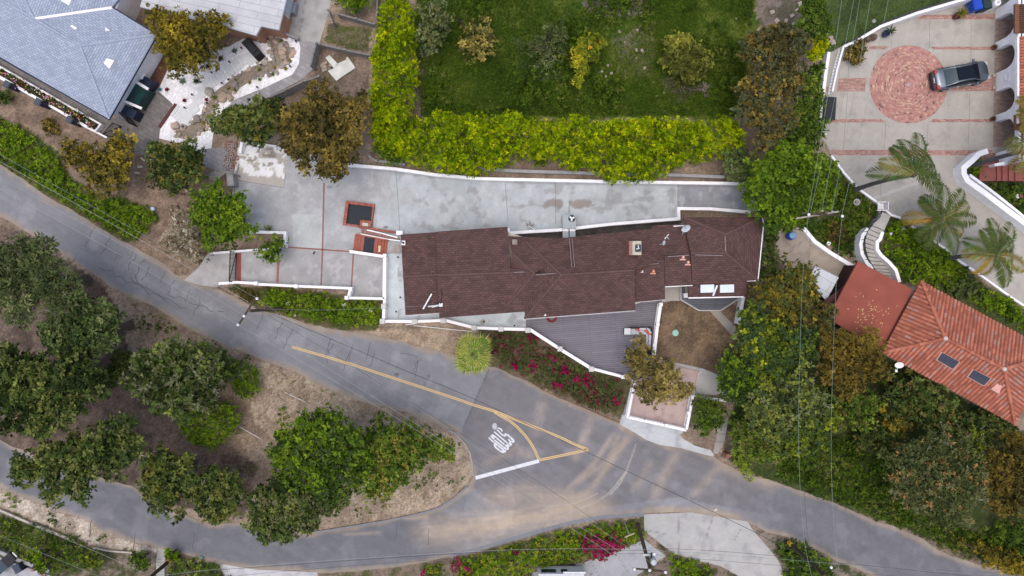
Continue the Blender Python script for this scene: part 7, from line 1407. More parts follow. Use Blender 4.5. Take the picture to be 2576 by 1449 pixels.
def tree(label, lobes, ztop, pal, L=.26, dens=270, cat="tree", name="tree", bark=None, spot=None, rc=.55, flat=.62, Wr=.5, limbs=None, base=None, twigs=0):
    twigs = twigs or (14 if pal in ('grey', 'dark', 'orange') and cat == 'tree' else 0)
    TSEED[0] += 1; pal = PAL[pal] if isinstance(pal, str) else pal
    cl = lobe_clumps(lobes, ztop, flat, rc, TSEED[0])
    A = sum(math.pi * (rd * K * (H - ztop * .7) / H) ** 2 for _, _, rd in lobes); n = int(A * dens * .85); L *= 1.15
    c = cl[:, :3].mean(0); bx, by = (W(*base, 0)[:2] if base else c[:2]); b = (bx, by, gz(bx, by)); root = thing(name, label, cat, b)
    mb = MB(); zm = max(b[2] + .3, float(np.percentile(cl[:, 2], 25))); r0 = max(.05, .045 * math.sqrt(A) + .02)
    fork = (b[0] + .05, b[1], b[2] + (zm - b[2]) * .45); mb.tube([(b[0], b[1], b[2] - .15), (b[0] + .03, b[1], b[2] + (zm - b[2]) * .2), fork], [r0 * 1.3, r0, r0 * .85], 8)
    pick = rng.choice(len(cl), min(len(cl), limbs or 9), replace=False)
    for i in pick:
        p = cl[i]; m = ((fork[0] + p[0]) / 2 + rng.normal() * .15, (fork[1] + p[1]) / 2 + rng.normal() * .15, (fork[2] * .4 + p[2] * .6)); mb.tube([fork, m, tuple(p[:3])], [r0 * .6, r0 * .38, r0 * .12], 5, caps=False)
    leaves_mesh("crown", *clump_leaves(cl, n, L, Wr, pal, spot=spot, k=TSEED[0] % 40), parent=root)
    if twigs:
        top_ = cl[cl[:, 2] > np.percentile(cl[:, 2], 45)]
        for i in rng.choice(len(top_), twigs):
            p = Vector(top_[i, :3]); d = (p - Vector(fork)).normalized() + Vector(rng.normal(size=3) * .45); d.z = abs(d.z) * .6 + .15; d.normalize(); q = p + d * (top_[i, 3] + .15); mb.tube([fork, p - d * .4, p + d * .2, q], [.04, .03, .022, .014], 4, caps=False, mi=1)
            for s_ in (-1, 1): e_ = (d + Vector(rng.normal(size=3) * .7)).normalized(); mb.tube([p + d * .1, p + d * .3 + e_ * .4], [.018, .008], 4, caps=False, mi=1)
    mb.build("trunk", [bark or BARK, M("pale_twig", (.34, .32, .27), .95, 0, .25, 5)], root)
    return root
def poly_clumps(poly, ztop, zbase, rc, R, seed, rough=.25, flatz=None, gap=1.0):
    zt = ztop; pw = [W(x, y, (zt + zbase) / 2 + (zt - zbase) * .3)[:2] for x, y in poly] if flatz is None else [G(x, y, ztop)[:2] for x, y in poly]
    xs = [p[0] for p in pw]; ys = [p[1] for p in pw]; r = np.random.RandomState(seed); s = rc * .85 * gap
    gx, gy = np.meshgrid(np.arange(min(xs), max(xs), s), np.arange(min(ys), max(ys), s)); gx = gx.ravel() + r.uniform(-.45, .45, gx.size) * s; gy = gy.ravel() + r.uniform(-.45, .45, gy.size) * s
    m = pip(gx, gy, pw); gx, gy = gx[m], gy[m]; d = dist_line(gx, gy, pw, True); m = d > rc * .45; gx, gy, d = gx[m], gy[m], d[m]
    e = np.sqrt(np.clip(1 - (1 - np.clip(d / R, 0, 1)) ** 2, 0, 1)); nz = (fbm(gx, gy, 1.6, seed % 30, 3) - .5) * 2
    if flatz is None: z = zbase + (zt - zbase) * e * (1 + nz * rough * .5) - rc * .4 + (zt - zbase) * (e > .5) * nz * rough * .3
    else: z = hf(gx, gy) + ztop * (.3 + .7 * e) * (1 + nz * rough) - rc * .4
    return np.stack([gx, gy, z, rc * r.uniform(.7, 1.2, len(gx))], 1)
def poly_area(poly): return abs(sum(poly[i][0] * poly[(i + 1) % len(poly)][1] - poly[(i + 1) % len(poly)][0] * poly[i][1] for i in range(len(poly)))) / 2 * K * K
def shrub(label, poly, ztop, pal, L=.22, dens=300, cat="shrub", name="shrub", rc=.4, R=.9, rough=.3, spot=None, Wr=.5, bark=None):
    TSEED[0] += 1; x = sum(p[0] for p in poly) / len(poly); y = sum(p[1] for p in poly) / len(poly); g = G(x, y); root = thing(name, label, cat, g)
    cl = poly_clumps(poly, ztop, g[2] + .15, rc, R, TSEED[0], rough); n = int(poly_area(poly) * dens)
    if cat == "hedge": lo = cl.copy(); lo[:, 2] -= 1.15; lo[:, 3] *= .95; cl = cl[fbm(cl[:, 0], cl[:, 1], .9, 3, 2) > .50]; cl[:, 2] += rng.normal(size=len(cl)) * .2; cl = np.concatenate([cl, lo])
    pl_ = PAL[pal] if isinstance(pal, str) else pal
    leaves_mesh("foliage", *clump_leaves(cl, n, L, Wr, pl_, spot=spot, k=TSEED[0] % 40, va=.12 if cat == "hedge" else .6), parent=root)
    mb = MB()
    for i in rng.choice(len(cl), min(8, len(cl)), replace=False): p = cl[i]; mb.tube([(g[0] + (p[0] - g[0]) * .3, g[1] + (p[1] - g[1]) * .3, gz(p[0], p[1]) - .1), tuple(p[:3])], [.05, .015], 5, caps=False)
    mb.build("stems", bark or BARK, root); return root
def cover(name, label, poly, h, pal, L=.2, dens=200, cat="ground cover", rc=.28, spot=None, rough=.6, Wr=.5, gap=1.0, holes=None, up=.55):
    TSEED[0] += 1; cl = poly_clumps(poly, h, 0, rc, .6, TSEED[0], rough, flatz=1, gap=gap)
    if holes is not None: keep = fbm(cl[:, 0], cl[:, 1], holes[0], TSEED[0] % 30, 3) > holes[1]; cl = cl[keep]
    n = int(poly_area(poly) * dens); pl_ = PAL[pal] if isinstance(pal, str) else pal
    o = leaves_mesh(name, *clump_leaves(cl, n, L, Wr, pl_, spot=spot, k=TSEED[0] % 40, up=up)); return tag(o, label, cat, None, 'stuff')
# ---- hedges
HV = [(952, -30), (1012, -30), (1034, 5), (1040, 50), (1046, 95), (1044, 160), (1047, 190), (1042, 240), (1030, 280), (1022, 300), (1010, 330), (925, 330), (923, 262), (926, 190), (930, 130), (940, 60), (948, 20)]
HH = [(924, 300), (960, 275), (1025, 275), (1060, 285), (1100, 272), (1150, 279), (1235, 283), (1296, 277), (1360, 287), (1450, 284), (1540, 290), (1640, 290), (1700, 292), (1735, 296), (1780, 286), (1830, 290), (1872, 300), (1890, 350), (1880, 372), (1840, 386), (1800, 392), (1735, 402), (1690, 432), (1650, 448), (1600, 455), (1535, 452), (1510, 430), (1470, 415), (1440, 422), (1400, 398), (1340, 402), (1292, 395), (1262, 418), (1190, 432), (1120, 428), (1050, 420), (1012, 402), (960, 392), (928, 350)]
shrub("tall clipped yellow green hedge running upright beside the lawn", HV, 4.4, 'hedge', .16, 900, "hedge", "hedge", .30, 1.0, .45, Wr=.40)
shrub("long clipped yellow green hedge along the top of the concrete driveway", HH, 4.4, 'hedge', .16, 900, "hedge", "hedge", .30, 1.0, .45, Wr=.40)
# ---- lawn and ground covers (stuff)
def blades(name, label, poly, dens, L, pal, holes=None, wr=.16, cat="grass"):
    TSEED[0] += 1; pw = [G(*p)[:2] for p in poly]; xs = [p[0] for p in pw]; ys = [p[1] for p in pw]; A = poly_area(poly); n = int(A * dens * 1.6); x = rng.uniform(min(xs), max(xs), n); y = rng.uniform(min(ys), max(ys), n); m = pip(x, y, pw)
    f = fbm(x, y, 3.2, 7, 3); m &= rng.rand(n) < np.clip(f * 1.9 - .25, .12, 1)
    x, y = x[m], y[m]; n = len(x); nr = rng.normal(size=(n, 3)); nr[:, 2] = np.abs(nr[:, 2]) * .8 + .25; Ls = L * rng.uniform(.6, 1.5, n); P = np.array(PAL[pal]); tn = fbm(x, y, 5, 3, 3) * .7 + rng.rand(n) * .4
    col = P[np.array([2, 0, 1, 3])[np.digitize(tn, [.38, .58, .78])]] * rng.uniform(.75, 1.25, n)[:, None]
    return tag(leaves_mesh(name, np.stack([x, y, hf(x, y) + .05 + rng.rand(n) * .1], 1), nr, Ls, Ls * wr, col, droop=0), label, cat, None, 'stuff')
blades("grass", "shaggy dark green grass of the fenced lawn", [(1050, -40), (1900, -40), (1890, 60), (1865, 290), (1060, 290), (1046, 150)], 230, .26, 'weed')
blades("grass", "short green grass of the lawn at the top right", [(2085, -40), (2480, -40), (2430, -5), (2290, 30), (2200, 62), (2137, 98), (2085, 130)], 260, .12, 'weed')
blades("grass", "small patch of grass between the two board fences", [(826, 64), (930, 72), (926, 132), (822, 106)], 200, .16, 'weed')
cover("weeds", "taller weedy clumps growing through the fenced lawn", [(1050, -30), (1890, -30), (1860, 285), (1062, 285)], .35, 'weed', .26, 45, "weeds", .35, holes=(3.5, .52), rough=.8, Wr=.3)
IVYL = [(-40, 290), (0, 295), (40, 312), (75, 345), (120, 372), (150, 392), (160, 430), (195, 470), (235, 490), (262, 500), (300, 500), (350, 515), (388, 528), (392, 548), (370, 570), (362, 590), (348, 600), (325, 604), (300, 595), (262, 572), (225, 548), (185, 525), (150, 505), (118, 483), (85, 462), (40, 436), (-40, 398)]
cover("ivy", "bright green ivy bank beside the upper street on the left", IVYL, .45, 'ivy', .17, 330, "ivy", .30, spot=((.5, .55, .5), .004))
cover("ivy", "bright green trailing bank below the lower driveway balustrade", [(660, 724), (745, 728), (870, 756), (962, 762), (960, 808), (930, 822), (890, 822), (815, 812), (740, 795), (690, 782), (655, 760)], .5, 'ivy', .18, 330, "ivy", .30, spot=((.6, .65, .5), .006))
BOUG = [(1225, 832), (1290, 832), (1340, 842), (1410, 888), (1490, 938), (1560, 958), (1578, 970), (1570, 1010), (1555, 1035), (1510, 1036), (1470, 1020), (1430, 1000), (1380, 975), (1340, 955), (1290, 932), (1250, 912), (1232, 880)]
cover("bougainvillea", "brownish green bougainvillea bank below the grey deck", BOUG, .6, 'bougain', .17, 280, "bougainvillea", .32, rough=.9, spot=((.20, .015, .05), .07), holes=(2.2, .22))
rb = random.Random(5)
for i, (x, y, r) in enumerate([(1343, 846, 14), (1352, 860, 12), (1394, 896, 12), (1420, 930, 10), (1338, 920, 14), (1350, 945, 10), (1290, 918, 12), (1300, 898, 8), (1402, 972, 14), (1478, 962, 18), (1452, 950, 12), (1500, 985, 12), (1560, 978, 10), (1545, 1010, 12), (1480, 1000, 12), (1270, 846, 12), (1258, 868, 10), (1244, 888, 12), (1285, 862, 8), (1515, 1010, 10), (1470, 1040 - 22, 8), (1425, 930, 9)]):
    poly = [(x + r * rb.uniform(.85, 1.2) * math.cos(a), y + r * .8 * rb.uniform(.85, 1.2) * math.sin(a)) for a in [k * .785 for k in range(8)]]
    cl = poly_clumps(poly, .75, 0, .27, .4, 300 + i, .4, flatz=1)
    if len(cl) > 1: tag(leaves_mesh("bougainvillea_bloom", *clump_leaves(cl, int(poly_area(poly) * 230) + 30, .14, .7, PAL['magenta'])), "patch of magenta bougainvillea blossom in the bank below the grey deck", "blossom", "bougainvillea blossom patches")
shrub("bright leafy green plant among the bougainvillea by the deck corner", [(1435, 915), (1452, 908), (1470, 925), (1472, 935), (1455, 935), (1440, 928)], 1.0, 'green', .2, 200)
cover("garden_cover", "green garden ground cover under the pole arm and round the curved stair", [(2105, 410), (2150, 470), (2200, 515), (2225, 545), (2180, 600), (2165, 660), (2110, 640), (2060, 615), (2022, 580), (2040, 560), (2090, 550)], .3, 'weed', .2, 230, "ground cover", .28, holes=(4, .3))
cover("garden_cover", "green garden ground cover below the feather palms", [(2250, 545), (2295, 572), (2380, 632), (2455, 690), (2480, 740), (2400, 740), (2330, 705), (2300, 722), (2262, 700), (2222, 660), (2222, 600)], .35, 'ivy', .22, 230, "ground cover", .3, rough=.6)
cover("garden_cover", "green ground cover between clay tile roof and lower white kerb", [(2480, 728), (2540, 748), (2580, 780), (2620, 860), (2560, 820), (2480, 780), (2420, 750)], .3, 'ivy', .2, 240, "ground cover", .28)
cover("garden_cover", "dark leafy planting inside the curve of the broad white wall", [(2470, 462), (2600, 460), (2600, 565), (2545, 520), (2500, 488)], .4, 'mid', .24, 230, "ground cover", .3)
cover("garden_cover", "clipped green oval bed inside the broad white wall by the terrace", [(2440, 400), (2458, 394), (2474, 398), (2480, 415), (2474, 445), (2462, 452), (2445, 440), (2436, 420)], .35, 'ivy', .14, 420, "ground cover", .22)
cover("scrub", "weedy green slope above the lower right street", [(1840, 1150), (1900, 1130), (2100, 1060), (2240, 1090), (2300, 1230), (2420, 1330), (2600, 1360), (2650, 1460), (2500, 1425), (2400, 1395), (2320, 1345), (2150, 1280), (2010, 1228), (1930, 1200)], .4, 'weed', .24, 190, "scrub", .35, holes=(4.5, .38), rough=.8, Wr=.35)
cover("scrub", "scrubby slope at the bottom left below the sandy strip", [(-40, 1290), (60, 1310), (200, 1360), (300, 1390), (395, 1400), (388, 1470), (150, 1470), (60, 1400), (-40, 1370)], .45, 'mid', .2, 150, "scrub", .35, holes=(4, .46), rough=.9, Wr=.35)
cover("scrub", "green scrub right of the concrete steps at the bottom left", [(425, 1386), (470, 1395), (545, 1420), (600, 1470), (420, 1480)], .45, 'mid', .2, 170, "scrub", .35, holes=(3, .4), rough=.9)
cover("bougainvillea", "green and yellow bank with red flowers below the lower street", [(1065, 1428), (1130, 1412), (1210, 1392), (1290, 1370), (1400, 1340), (1500, 1320), (1590, 1310), (1640, 1345), (1600, 1375), (1520, 1395), (1420, 1425), (1345, 1432), (1340, 1480), (1065, 1480)], .55, 'ivy', .18, 270, "bougainvillea", .34, spot=((.28, .27, .03), .18), rough=.8, holes=(3, .28))
cover("scrub", "green scrub between transformer pole and concrete driveway", [(1628, 1342), (1660, 1375), (1700, 1400), (1780, 1420), (1790, 1480), (1690, 1480), (1690, 1420), (1678, 1396), (1640, 1362)], .5, 'ivy', .2, 240, "scrub", .34, rough=.8)
cover("scrub", "dark green shrubs round the leaning pole at the right bottom", [(1960, 1368), (2010, 1368), (2070, 1395), (2100, 1425), (2085, 1470), (1990, 1470), (1975, 1430)], .7, 'mid', .26, 260, "scrub", .4, rough=.8)
cover("weeds", "small weeds scattered over the dry ground of the tree island", [(640, 935), (760, 960), (900, 1010), (1090, 1070), (1175, 1130), (1180, 1200), (1120, 1260), (900, 1310), (870, 1270), (1000, 1220), (640, 1100)], .16, 'mid', .16, 26, "weeds", .18, holes=(1.4, .60), rough=.9)
cover("weeds", "weed tufts on the sandy strip at the bottom left", [(0, 1235), (150, 1300), (250, 1345), (380, 1385), (330, 1390), (200, 1352), (0, 1265)], .16, 'mid', .16, 40, "weeds", .18, holes=(1.6, .56), rough=.9)
cover("weeds", "tufts of grass along the dry verge above the left tree group", [(310, 750), (420, 800), (560, 868), (640, 900), (600, 905), (420, 860), (330, 830)], .14, 'weed', .16, 50, "weeds", .18, holes=(1.4, .56), rough=.9)
# dry litter stalks on the island and the bare yard
blades("dry_grass", "dry straw and leaf litter over the bare ground of the tree island", [(320, 740), (640, 905), (900, 1012), (1090, 1072), (1178, 1140), (1180, 1200), (1120, 1260), (880, 1320), (640, 1320), (560, 1150), (300, 900)], 46, .22, 'straw', wr=.12, cat="dry grass")
blades("dry_grass", "dry straw strewn over the bare dirt yard beside the grey deck", [(1660, 760), (1760, 780), (1850, 850), (1845, 930), (1770, 930), (1655, 895)], 45, .2, 'straw', wr=.1, cat="dry grass")
# ---- trees: label, lobes (plan x, plan y, plan radius), crown top, palette
T = tree
T("yellow green leafy tree over the white gravel beside the blue grey roof", [(455, 95, 62), (400, 50, 38), (520, 85, 50), (490, 150, 42), (440, 150, 36), (415, 115, 30), (535, 60, 30)], 5.2, 'olive', .24, 230)
T("large golden brown tree at the upper left corner of the concrete driveway", [(800, 320, 78), (740, 300, 48), (860, 270, 52), (760, 370, 55), (840, 400, 50), (880, 330, 45), (790, 250, 50), (815, 430, 26), (900, 260, 30)], 6.2, 'brown', .24, 230)
T("dark olive tree left of the large golden brown tree", [(600, 300, 48), (650, 285, 50), (555, 310, 36), (640, 325, 40), (690, 280, 38)], 4.6, 'dark', .24, 260, spot=((.17, .15, .03), .12))
T("dark round tree on bare dirt beside the grey paver landing", [(435, 405, 58), (400, 440, 35), (475, 430, 38), (430, 455, 36), (470, 380, 34), (395, 390, 32)], 4.6, 'dark', .22, 260, spot=((.16, .14, .03), .16))
T("brown and gold tree on the dirt slope below the rose planter", [(215, 400, 48), (180, 380, 34), (290, 390, 45), (275, 440, 44), (300, 355, 34), (240, 450, 30), (265, 480, 24)], 4.4, 'olive', .22, 210, spot=((.10, .09, .03), .3))
T("bright green tree beside the concrete driveway on the left", [(555, 540, 62), (520, 500, 42), (590, 520, 44), (590, 570, 42), (540, 590, 42), (505, 540, 34), (545, 480, 26)], 5.6, 'green', .20, 260, bark=BARK)
T("pale blossoming shrub with whitish flower spikes beside the bright green tree", [(465, 580, 46), (450, 540, 32), (480, 620, 42), (430, 600, 28), (510, 630, 26), (445, 630, 26)], 3.6, 'silver', .20, 150, "shrub", "shrub", PALEBARK, rc=.4, Wr=.34)
T("small green tree growing out of the white walled planter", [(678, 625, 32), (700, 612, 20), (665, 640, 22), (690, 645, 18)], 3.2, 'green', .18, 190, rc=.35)
T("thin sprig of green reaching over the planter wall", [(674, 577, 12)], 1.8, 'green', .15, 140, "shrub", "shrub", rc=.2)
T("round green bush at the top edge above the board fence", [(888, -5, 36), (862, -8, 26), (912, -10, 28)], 3.0, 'ivy', .18, 320, "shrub", "shrub", rc=.36)
T("grey green tree in the lawn beside the upright hedge", [(1090, 30, 44), (1085, 85, 40), (1075, 120, 28), (1120, 60, 24)], 4.0, 'grey', .22, 200, spot=((.16, .17, .06), .2))
T("straw coloured blossoming bush on the left of the lawn", [(1200, 85, 46), (1215, 120, 36), (1175, 110, 32), (1220, 60, 26)], 2.8, 'straw', .20, 150, "shrub", "shrub", rc=.4, spot=((.10, .10, .035), .35))
T("light green spiky plant by the straw coloured bush", [(1157, 52, 14)], 1.6, 'yelgr', .3, 60, "plant", "plant", rc=.3, Wr=.25)
T("greyish feathery shrub in the lawn left of the lemon tree", [(1385, 108, 52), (1350, 120, 32), (1400, 70, 28), (1380, 155, 28)], 2.6, 'grey', .26, 110, "shrub", "shrub", rc=.45, Wr=.22)
T("bright yellow green lemon tree in the lawn", [(1478, 120, 36), (1460, 165, 26), (1505, 105, 22), (1455, 205, 12), (1470, 140, 30)], 3.4, 'lemon', .17, 360, spot=((.62, .36, .03), .03), rc=.36)
T("round olive green fruit tree on the right of the lawn", [(1728, 150, 52), (1700, 130, 36), (1765, 140, 34), (1720, 185, 34), (1760, 170, 26), (1720, 100, 26)], 3.6, [(.25, .26, .04), (.17, .18, .035), (.085, .095, .02), (.36, .34, .06)], .2, 320, rc=.38)
T("dead grey branchy bush under the round olive fruit tree", [(1775, 222, 20), (1715, 225, 18)], 1.0, [(.3, .25, .22), (.22, .18, .16), (.15, .12, .11), (.36, .3, .27)], .34, 80, "shrub", "shrub", rc=.3, Wr=.10)
T("tall brown olive tree at the right edge of the lawn", [(1940, 150, 76), (1905, 110, 46), (1985, 110, 54), (1930, 220, 66), (1900, 280, 44), (1980, 200, 50), (1955, 300, 56), (1925, 350, 40), (1960, 90, 36)], 6.6, 'brown', .20, 270, spot=((.09, .10, .045), .4))
T("mid green tree top behind the brown olive tree at the top right", [(2040, 40, 44), (2065, 60, 34), (2050, 15, 36), (2025, 75, 30)], 5.2, 'mid', .22, 240)
T("upright bright yellow green shrub left of the motor court wall", [(2062, 115, 26), (2068, 90, 20), (2052, 138, 24)], 3.0, 'hedge', .18, 320, "shrub", "shrub", rc=.3)
T("dark green tree hugging the white wall left of the motor court", [(2035, 200, 38), (2040, 250, 42), (2020, 300, 46), (2045, 330, 40), (2000, 340, 40), (2055, 180, 22)], 4.8, 'mid', .22, 250)
T("round pale green shrub at the right end of the long hedge", [(1862, 415, 42), (1840, 400, 28), (1885, 425, 26), (1865, 440, 26)], 3.6, 'grey', .17, 300, "shrub", "shrub", rc=.34, spot=((.15, .22, .06), .4))
T("big bright green tree covering the right end of the concrete driveway", [(1990, 460, 78), (1930, 440, 50), (2050, 430, 52), (1960, 520, 56), (2050, 490, 52), (1920, 490, 42), (2010, 540, 46), (1960, 400, 50), (2080, 460, 34), (1950, 560, 28), (2020, 390, 44)], 6.4, 'green', .25, 250)
T("narrow dark green shrub along the right side of the brown roofed house", [(1935, 620, 28), (1930, 660, 30), (1945, 690, 30), (1935, 580, 22)], 3.0, 'dark', .2, 250, "shrub", "shrub", rc=.4)
T("olive brown tree right of the slate porch", [(1985, 720, 62), (1960, 760, 50), (2030, 730, 46), (1990, 790, 54), (1930, 740, 34), (2020, 690, 36)], 5.2, 'olive', .21, 250, spot=((.10, .12, .03), .45))
T("rusty brown tree overlapping the corner of the flat red roof", [(2150, 900, 66), (2110, 880, 50), (2190, 905, 48), (2140, 950, 50), (2105, 930, 40), (2170, 860, 38), (2210, 930, 34)], 6.2, 'rust', .20, 280)
T("brown leaved tree behind the maroon shed", [(2060, 830, 52), (2080, 790, 30), (2040, 860, 44), (2090, 850, 36)], 5.0, 'rust', .21, 260, spot=((.10, .11, .04), .35))
T("yellow green citrus tree right of the bare dirt yard", [(1950, 860, 62), (1910, 850, 46), (1990, 890, 56), (1940, 910, 56), (1900, 800, 40), (2030, 870, 44), (1880, 870, 34)], 5.8, 'yelgr', .25, 230, spot=((.05, .085, .03), .38))
T("dark green glossy tree beside the concrete ledge of the parking pad", [(1870, 940, 56), (1850, 975, 42), (1905, 960, 46), (1840, 920, 34), (1880, 1000, 40)], 5.0, 'green', .23, 240, spot=((.04, .07, .02), .45))
T("mixed green tree in the middle of the slope right of the parking pad", [(1960, 990, 66), (1920, 1020, 52), (2010, 970, 52), (1990, 1040, 56), (1940, 1070, 50), (2040, 1010, 46)], 5.8, 'grey', .24, 230, spot=((.20, .23, .04), .3))
T("yellow tipped citrus tree lowest on the slope left of the wires", [(2030, 1060, 52), (2060, 1020, 44), (2000, 1110, 48), (2050, 1110, 40), (2080, 1060, 34)], 5.0, 'yelgr', .24, 230, spot=((.06, .09, .03), .35))
T("dark shrub between the parking pad and the hillside walk", [(1782, 1040, 40), (1765, 1020, 26), (1800, 1060, 28), (1770, 1065, 26), (1800, 1025, 26)], 2.8, 'mid', .18, 300, "shrub", "shrub", rc=.36)
T("olive shrub at the roadside below the hillside walk", [(1880, 1110, 46), (1910, 1130, 40), (1870, 1080, 36), (1950, 1130, 40)], 3.6, 'mid', .22, 220, "shrub", "shrub", spot=((.16, .17, .05), .3))
T("light lime green wispy bush hanging over the street edge", [(1862, 1165, 20), (1875, 1180, 20), (1845, 1145, 14), (1885, 1195, 14)], 1.6, [(.28, .36, .03), (.22, .30, .03), (.14, .19, .03), (.36, .42, .05)], .2, 150, "shrub", "shrub", rc=.3, Wr=.3)
T("dark tangled tree below the clay tile house", [(2290, 990, 52), (2340, 1000, 48), (2250, 1000, 40), (2380, 1040, 50), (2440, 1075, 46), (2320, 1040, 40)], 4.2, 'dark', .22, 220, spot=((.16, .13, .04), .1))
T("large dark tree speckled with orange seed pods above the lower right street", [(2350, 1200, 84), (2290, 1160, 52), (2410, 1140, 58), (2430, 1220, 60), (2330, 1260, 62), (2400, 1280, 54), (2280, 1220, 46), (2370, 1110, 46), (2450, 1170, 40), (2250, 1180, 30)], 6.4, 'orange', .24, 230, spot=((.36, .20, .07), .07), Wr=.32)
T("yellow green small tree between dark trees below the clay tile house", [(2440, 1075 + 40, 46), (2400, 1100, 34), (2475, 1130, 30)], 5.0, 'yelgr', .22, 200, spot=((.08, .09, .03), .4))
T("brown leaved tree at the lower right edge", [(2560, 1150, 62), (2530, 1200, 56), (2580, 1230, 56), (2545, 1270, 44), (2510, 1170, 40)], 5.6, 'rust', .21, 270)
T("dark green feathery shrub in the lower right corner", [(2555, 1345, 44), (2590, 1370, 40), (2520, 1330, 30)], 2.6, 'mid', .26, 190, "shrub", "shrub", Wr=.25)
T("yellowing roadside shrub at the lower right", [(2500, 1395, 36), (2540, 1410, 34), (2460, 1385, 28), (2575, 1425, 30), (2420, 1370, 22)], 1.8, 'olive', .2, 190, "shrub", "shrub")
T("reddish brown low shrub in the garden under the pole arm", [(2110, 585, 32), (2095, 570, 22), (2128, 595, 20)], 1.5, 'brown', .18, 220, "shrub", "shrub", rc=.32)
T("round light green bush at the kerb under the feather palms", [(2318, 592, 26), (2305, 600, 18), (2335, 588, 14)], 1.7, 'green', .2, 230, "shrub", "shrub", rc=.3)
T("dark silvery shrub at the foot of the garden above the tile roof", [(2430, 722, 34), (2405, 735, 26), (2455, 738, 26)], 1.7, 'grey', .2, 220, "shrub", "shrub", rc=.3)
T("broad brown shrub in a square planter inside the motor court", [(2153, 130, 28), (2165, 118, 22), (2140, 140, 22), (2158, 152, 16)], 1.9, 'brown', .16, 300, "shrub", "shrub", rc=.28, spot=((.4, .3, .12), .02))
T("yellow green tree with forked crown leaning over the deck and pink pad", [(1610, 880, 30), (1595, 905, 30), (1620, 915, 40), (1650, 960, 50), (1690, 975, 46), (1640, 990, 40), (1715, 985, 30), (1600, 935, 30), (1605, 850, 16), (1680, 935, 34)], 5.0, [(.32, .25, .075), (.21, .17, .05), (.10, .09, .03), (.42, .33, .11)], .19, 230, rc=.42, base=(1632, 930))
T("loose green tree between the rusty tree and the slope wires", [(2130, 1010, 44), (2160, 1050, 40), (2110, 1050, 36), (2190, 1010, 36)], 4.0, 'mid', .24, 200, spot=((.14, .13, .04), .2))
T("dull olive bush in the middle of the right hand slope", [(2205, 1080, 40), (2240, 1110, 36), (2180, 1110, 30)], 3.0, 'dark', .22, 200, "shrub", "shrub", spot=((.16, .14, .04), .25))
T("olive gold sapling left of the orange speckled tree", [(2255, 1045, 30), (2240, 1020, 24), (2270, 1075, 26)], 3.6, 'olive', .22, 190, spot=((.07, .09, .03), .3))
T("shadowed dark shrub against the lower wall of the clay tile house", [(2230, 950, 34), (2260, 960, 30), (2290, 945 + 30, 30), (2330, 975, 30)], 2.6, 'dark', .22, 220, "shrub", "shrub")
T("dark evergreen below the right end of the clay tile roof", [(2490, 1070, 40), (2530, 1095, 40), (2510, 1050, 26)], 3.6, 'dark', .22, 220, spot=((.12, .14, .04), .2))
# island trees
T("grey green feathery pine in the upper left of the tree island", [(40, 680, 78), (105, 700, 64), (20, 745, 64), (155, 720, 48), (-20, 660, 62), (90, 640, 48), (140, 770, 44), (50, 780, 40)], 8.0, 'grey', .34, 190, Wr=.22, rc=.7, spot=((.07, .09, .035), .4))
T("broad mid green tree below the feathery pine on the island", [(215, 830, 66), (260, 800, 44), (180, 870, 56), (250, 850, 46), (140, 830, 50), (200, 780, 44)], 7.2, 'grey', .27, 220, spot=((.07, .11, .03), .4))
T("large dark green tree at the left edge of the island", [(90, 960, 86), (20, 930, 60), (180, 930, 58), (40, 1025, 64), (150, 1015, 60), (225, 965, 42), (-20, 990, 56), (100, 1065, 40)], 8.0, 'dark', .28, 230, spot=((.15, .17, .05), .16))
T("pair of greyish shrubs in the gap between the island trees", [(285, 930, 30), (300, 905, 30), (270, 955, 26)], 3.4, 'dark', .22, 220, "shrub", "shrub")
T("broad dark green tree overhanging the lower street on the left", [(180, 1150, 68), (110, 1160, 46), (245, 1115, 50), (305, 1095, 42), (60, 1190, 38), (265, 1170, 46), (190, 1225, 40), (130, 1240, 36), (320, 1140, 34), (45, 1155, 24)], 7.4, 'dark', .27, 240, spot=((.16, .17, .055), .16))
T("round olive green tree hanging over the lower street", [(410, 1200, 58), (395, 1155, 38), (450, 1180, 42), (420, 1260, 44), (380, 1230, 38)], 5.6, 'dark', .24, 260, spot=((.14, .15, .03), .25))
T("rounded olive green tree right beside it over the street edge", [(530, 1240, 66), (490, 1230, 42), (570, 1220, 40), (540, 1280, 42), (580, 1260, 32)], 5.4, 'dark', .24, 260, spot=((.15, .16, .04), .28))
T("large grey green tree in the middle of the island", [(430, 945, 80), (370, 930, 52), (490, 920, 62), (400, 990, 52), (460, 1000, 56), (350, 970, 36), (520, 960, 46), (420, 890, 42)], 6.6, 'dark', .26, 240, spot=((.15, .165, .08), .3))
T("small leafy tree between the grey green tree and the upper street", [(560, 905, 30), (580, 930, 36), (545, 930, 30)], 3.6, 'mid', .22, 230, "tree", "tree", spot=((.14, .18, .07), .3))
shrub("bright green mound of creeper near the upper street on the island", [(600, 905), (635, 915), (655, 945), (654, 985), (630, 1002), (600, 1000), (580, 985), (585, 940)], 1.6, 'ivy', .16, 420, rc=.3, R=1.0)
shrub("larger bright green mound of creeper in the middle of the island", [(440, 1040), (480, 1015), (530, 1008), (580, 1015), (606, 1045), (600, 1085), (570, 1105), (545, 1128), (515, 1134), (480, 1120), (445, 1085)], 1.8, 'ivy', .16, 420, rc=.3, R=1.2)
T("lush bright green tree filling the centre of the island nose", [(790, 1130, 84), (730, 1110, 52), (840, 1090, 60), (870, 1160, 60), (740, 1180, 56), (810, 1210, 56), (780, 1070, 36), (700, 1150, 30), (880, 1110, 40)], 7.4, 'green', .25, 250, spot=((.055, .085, .025), .3))
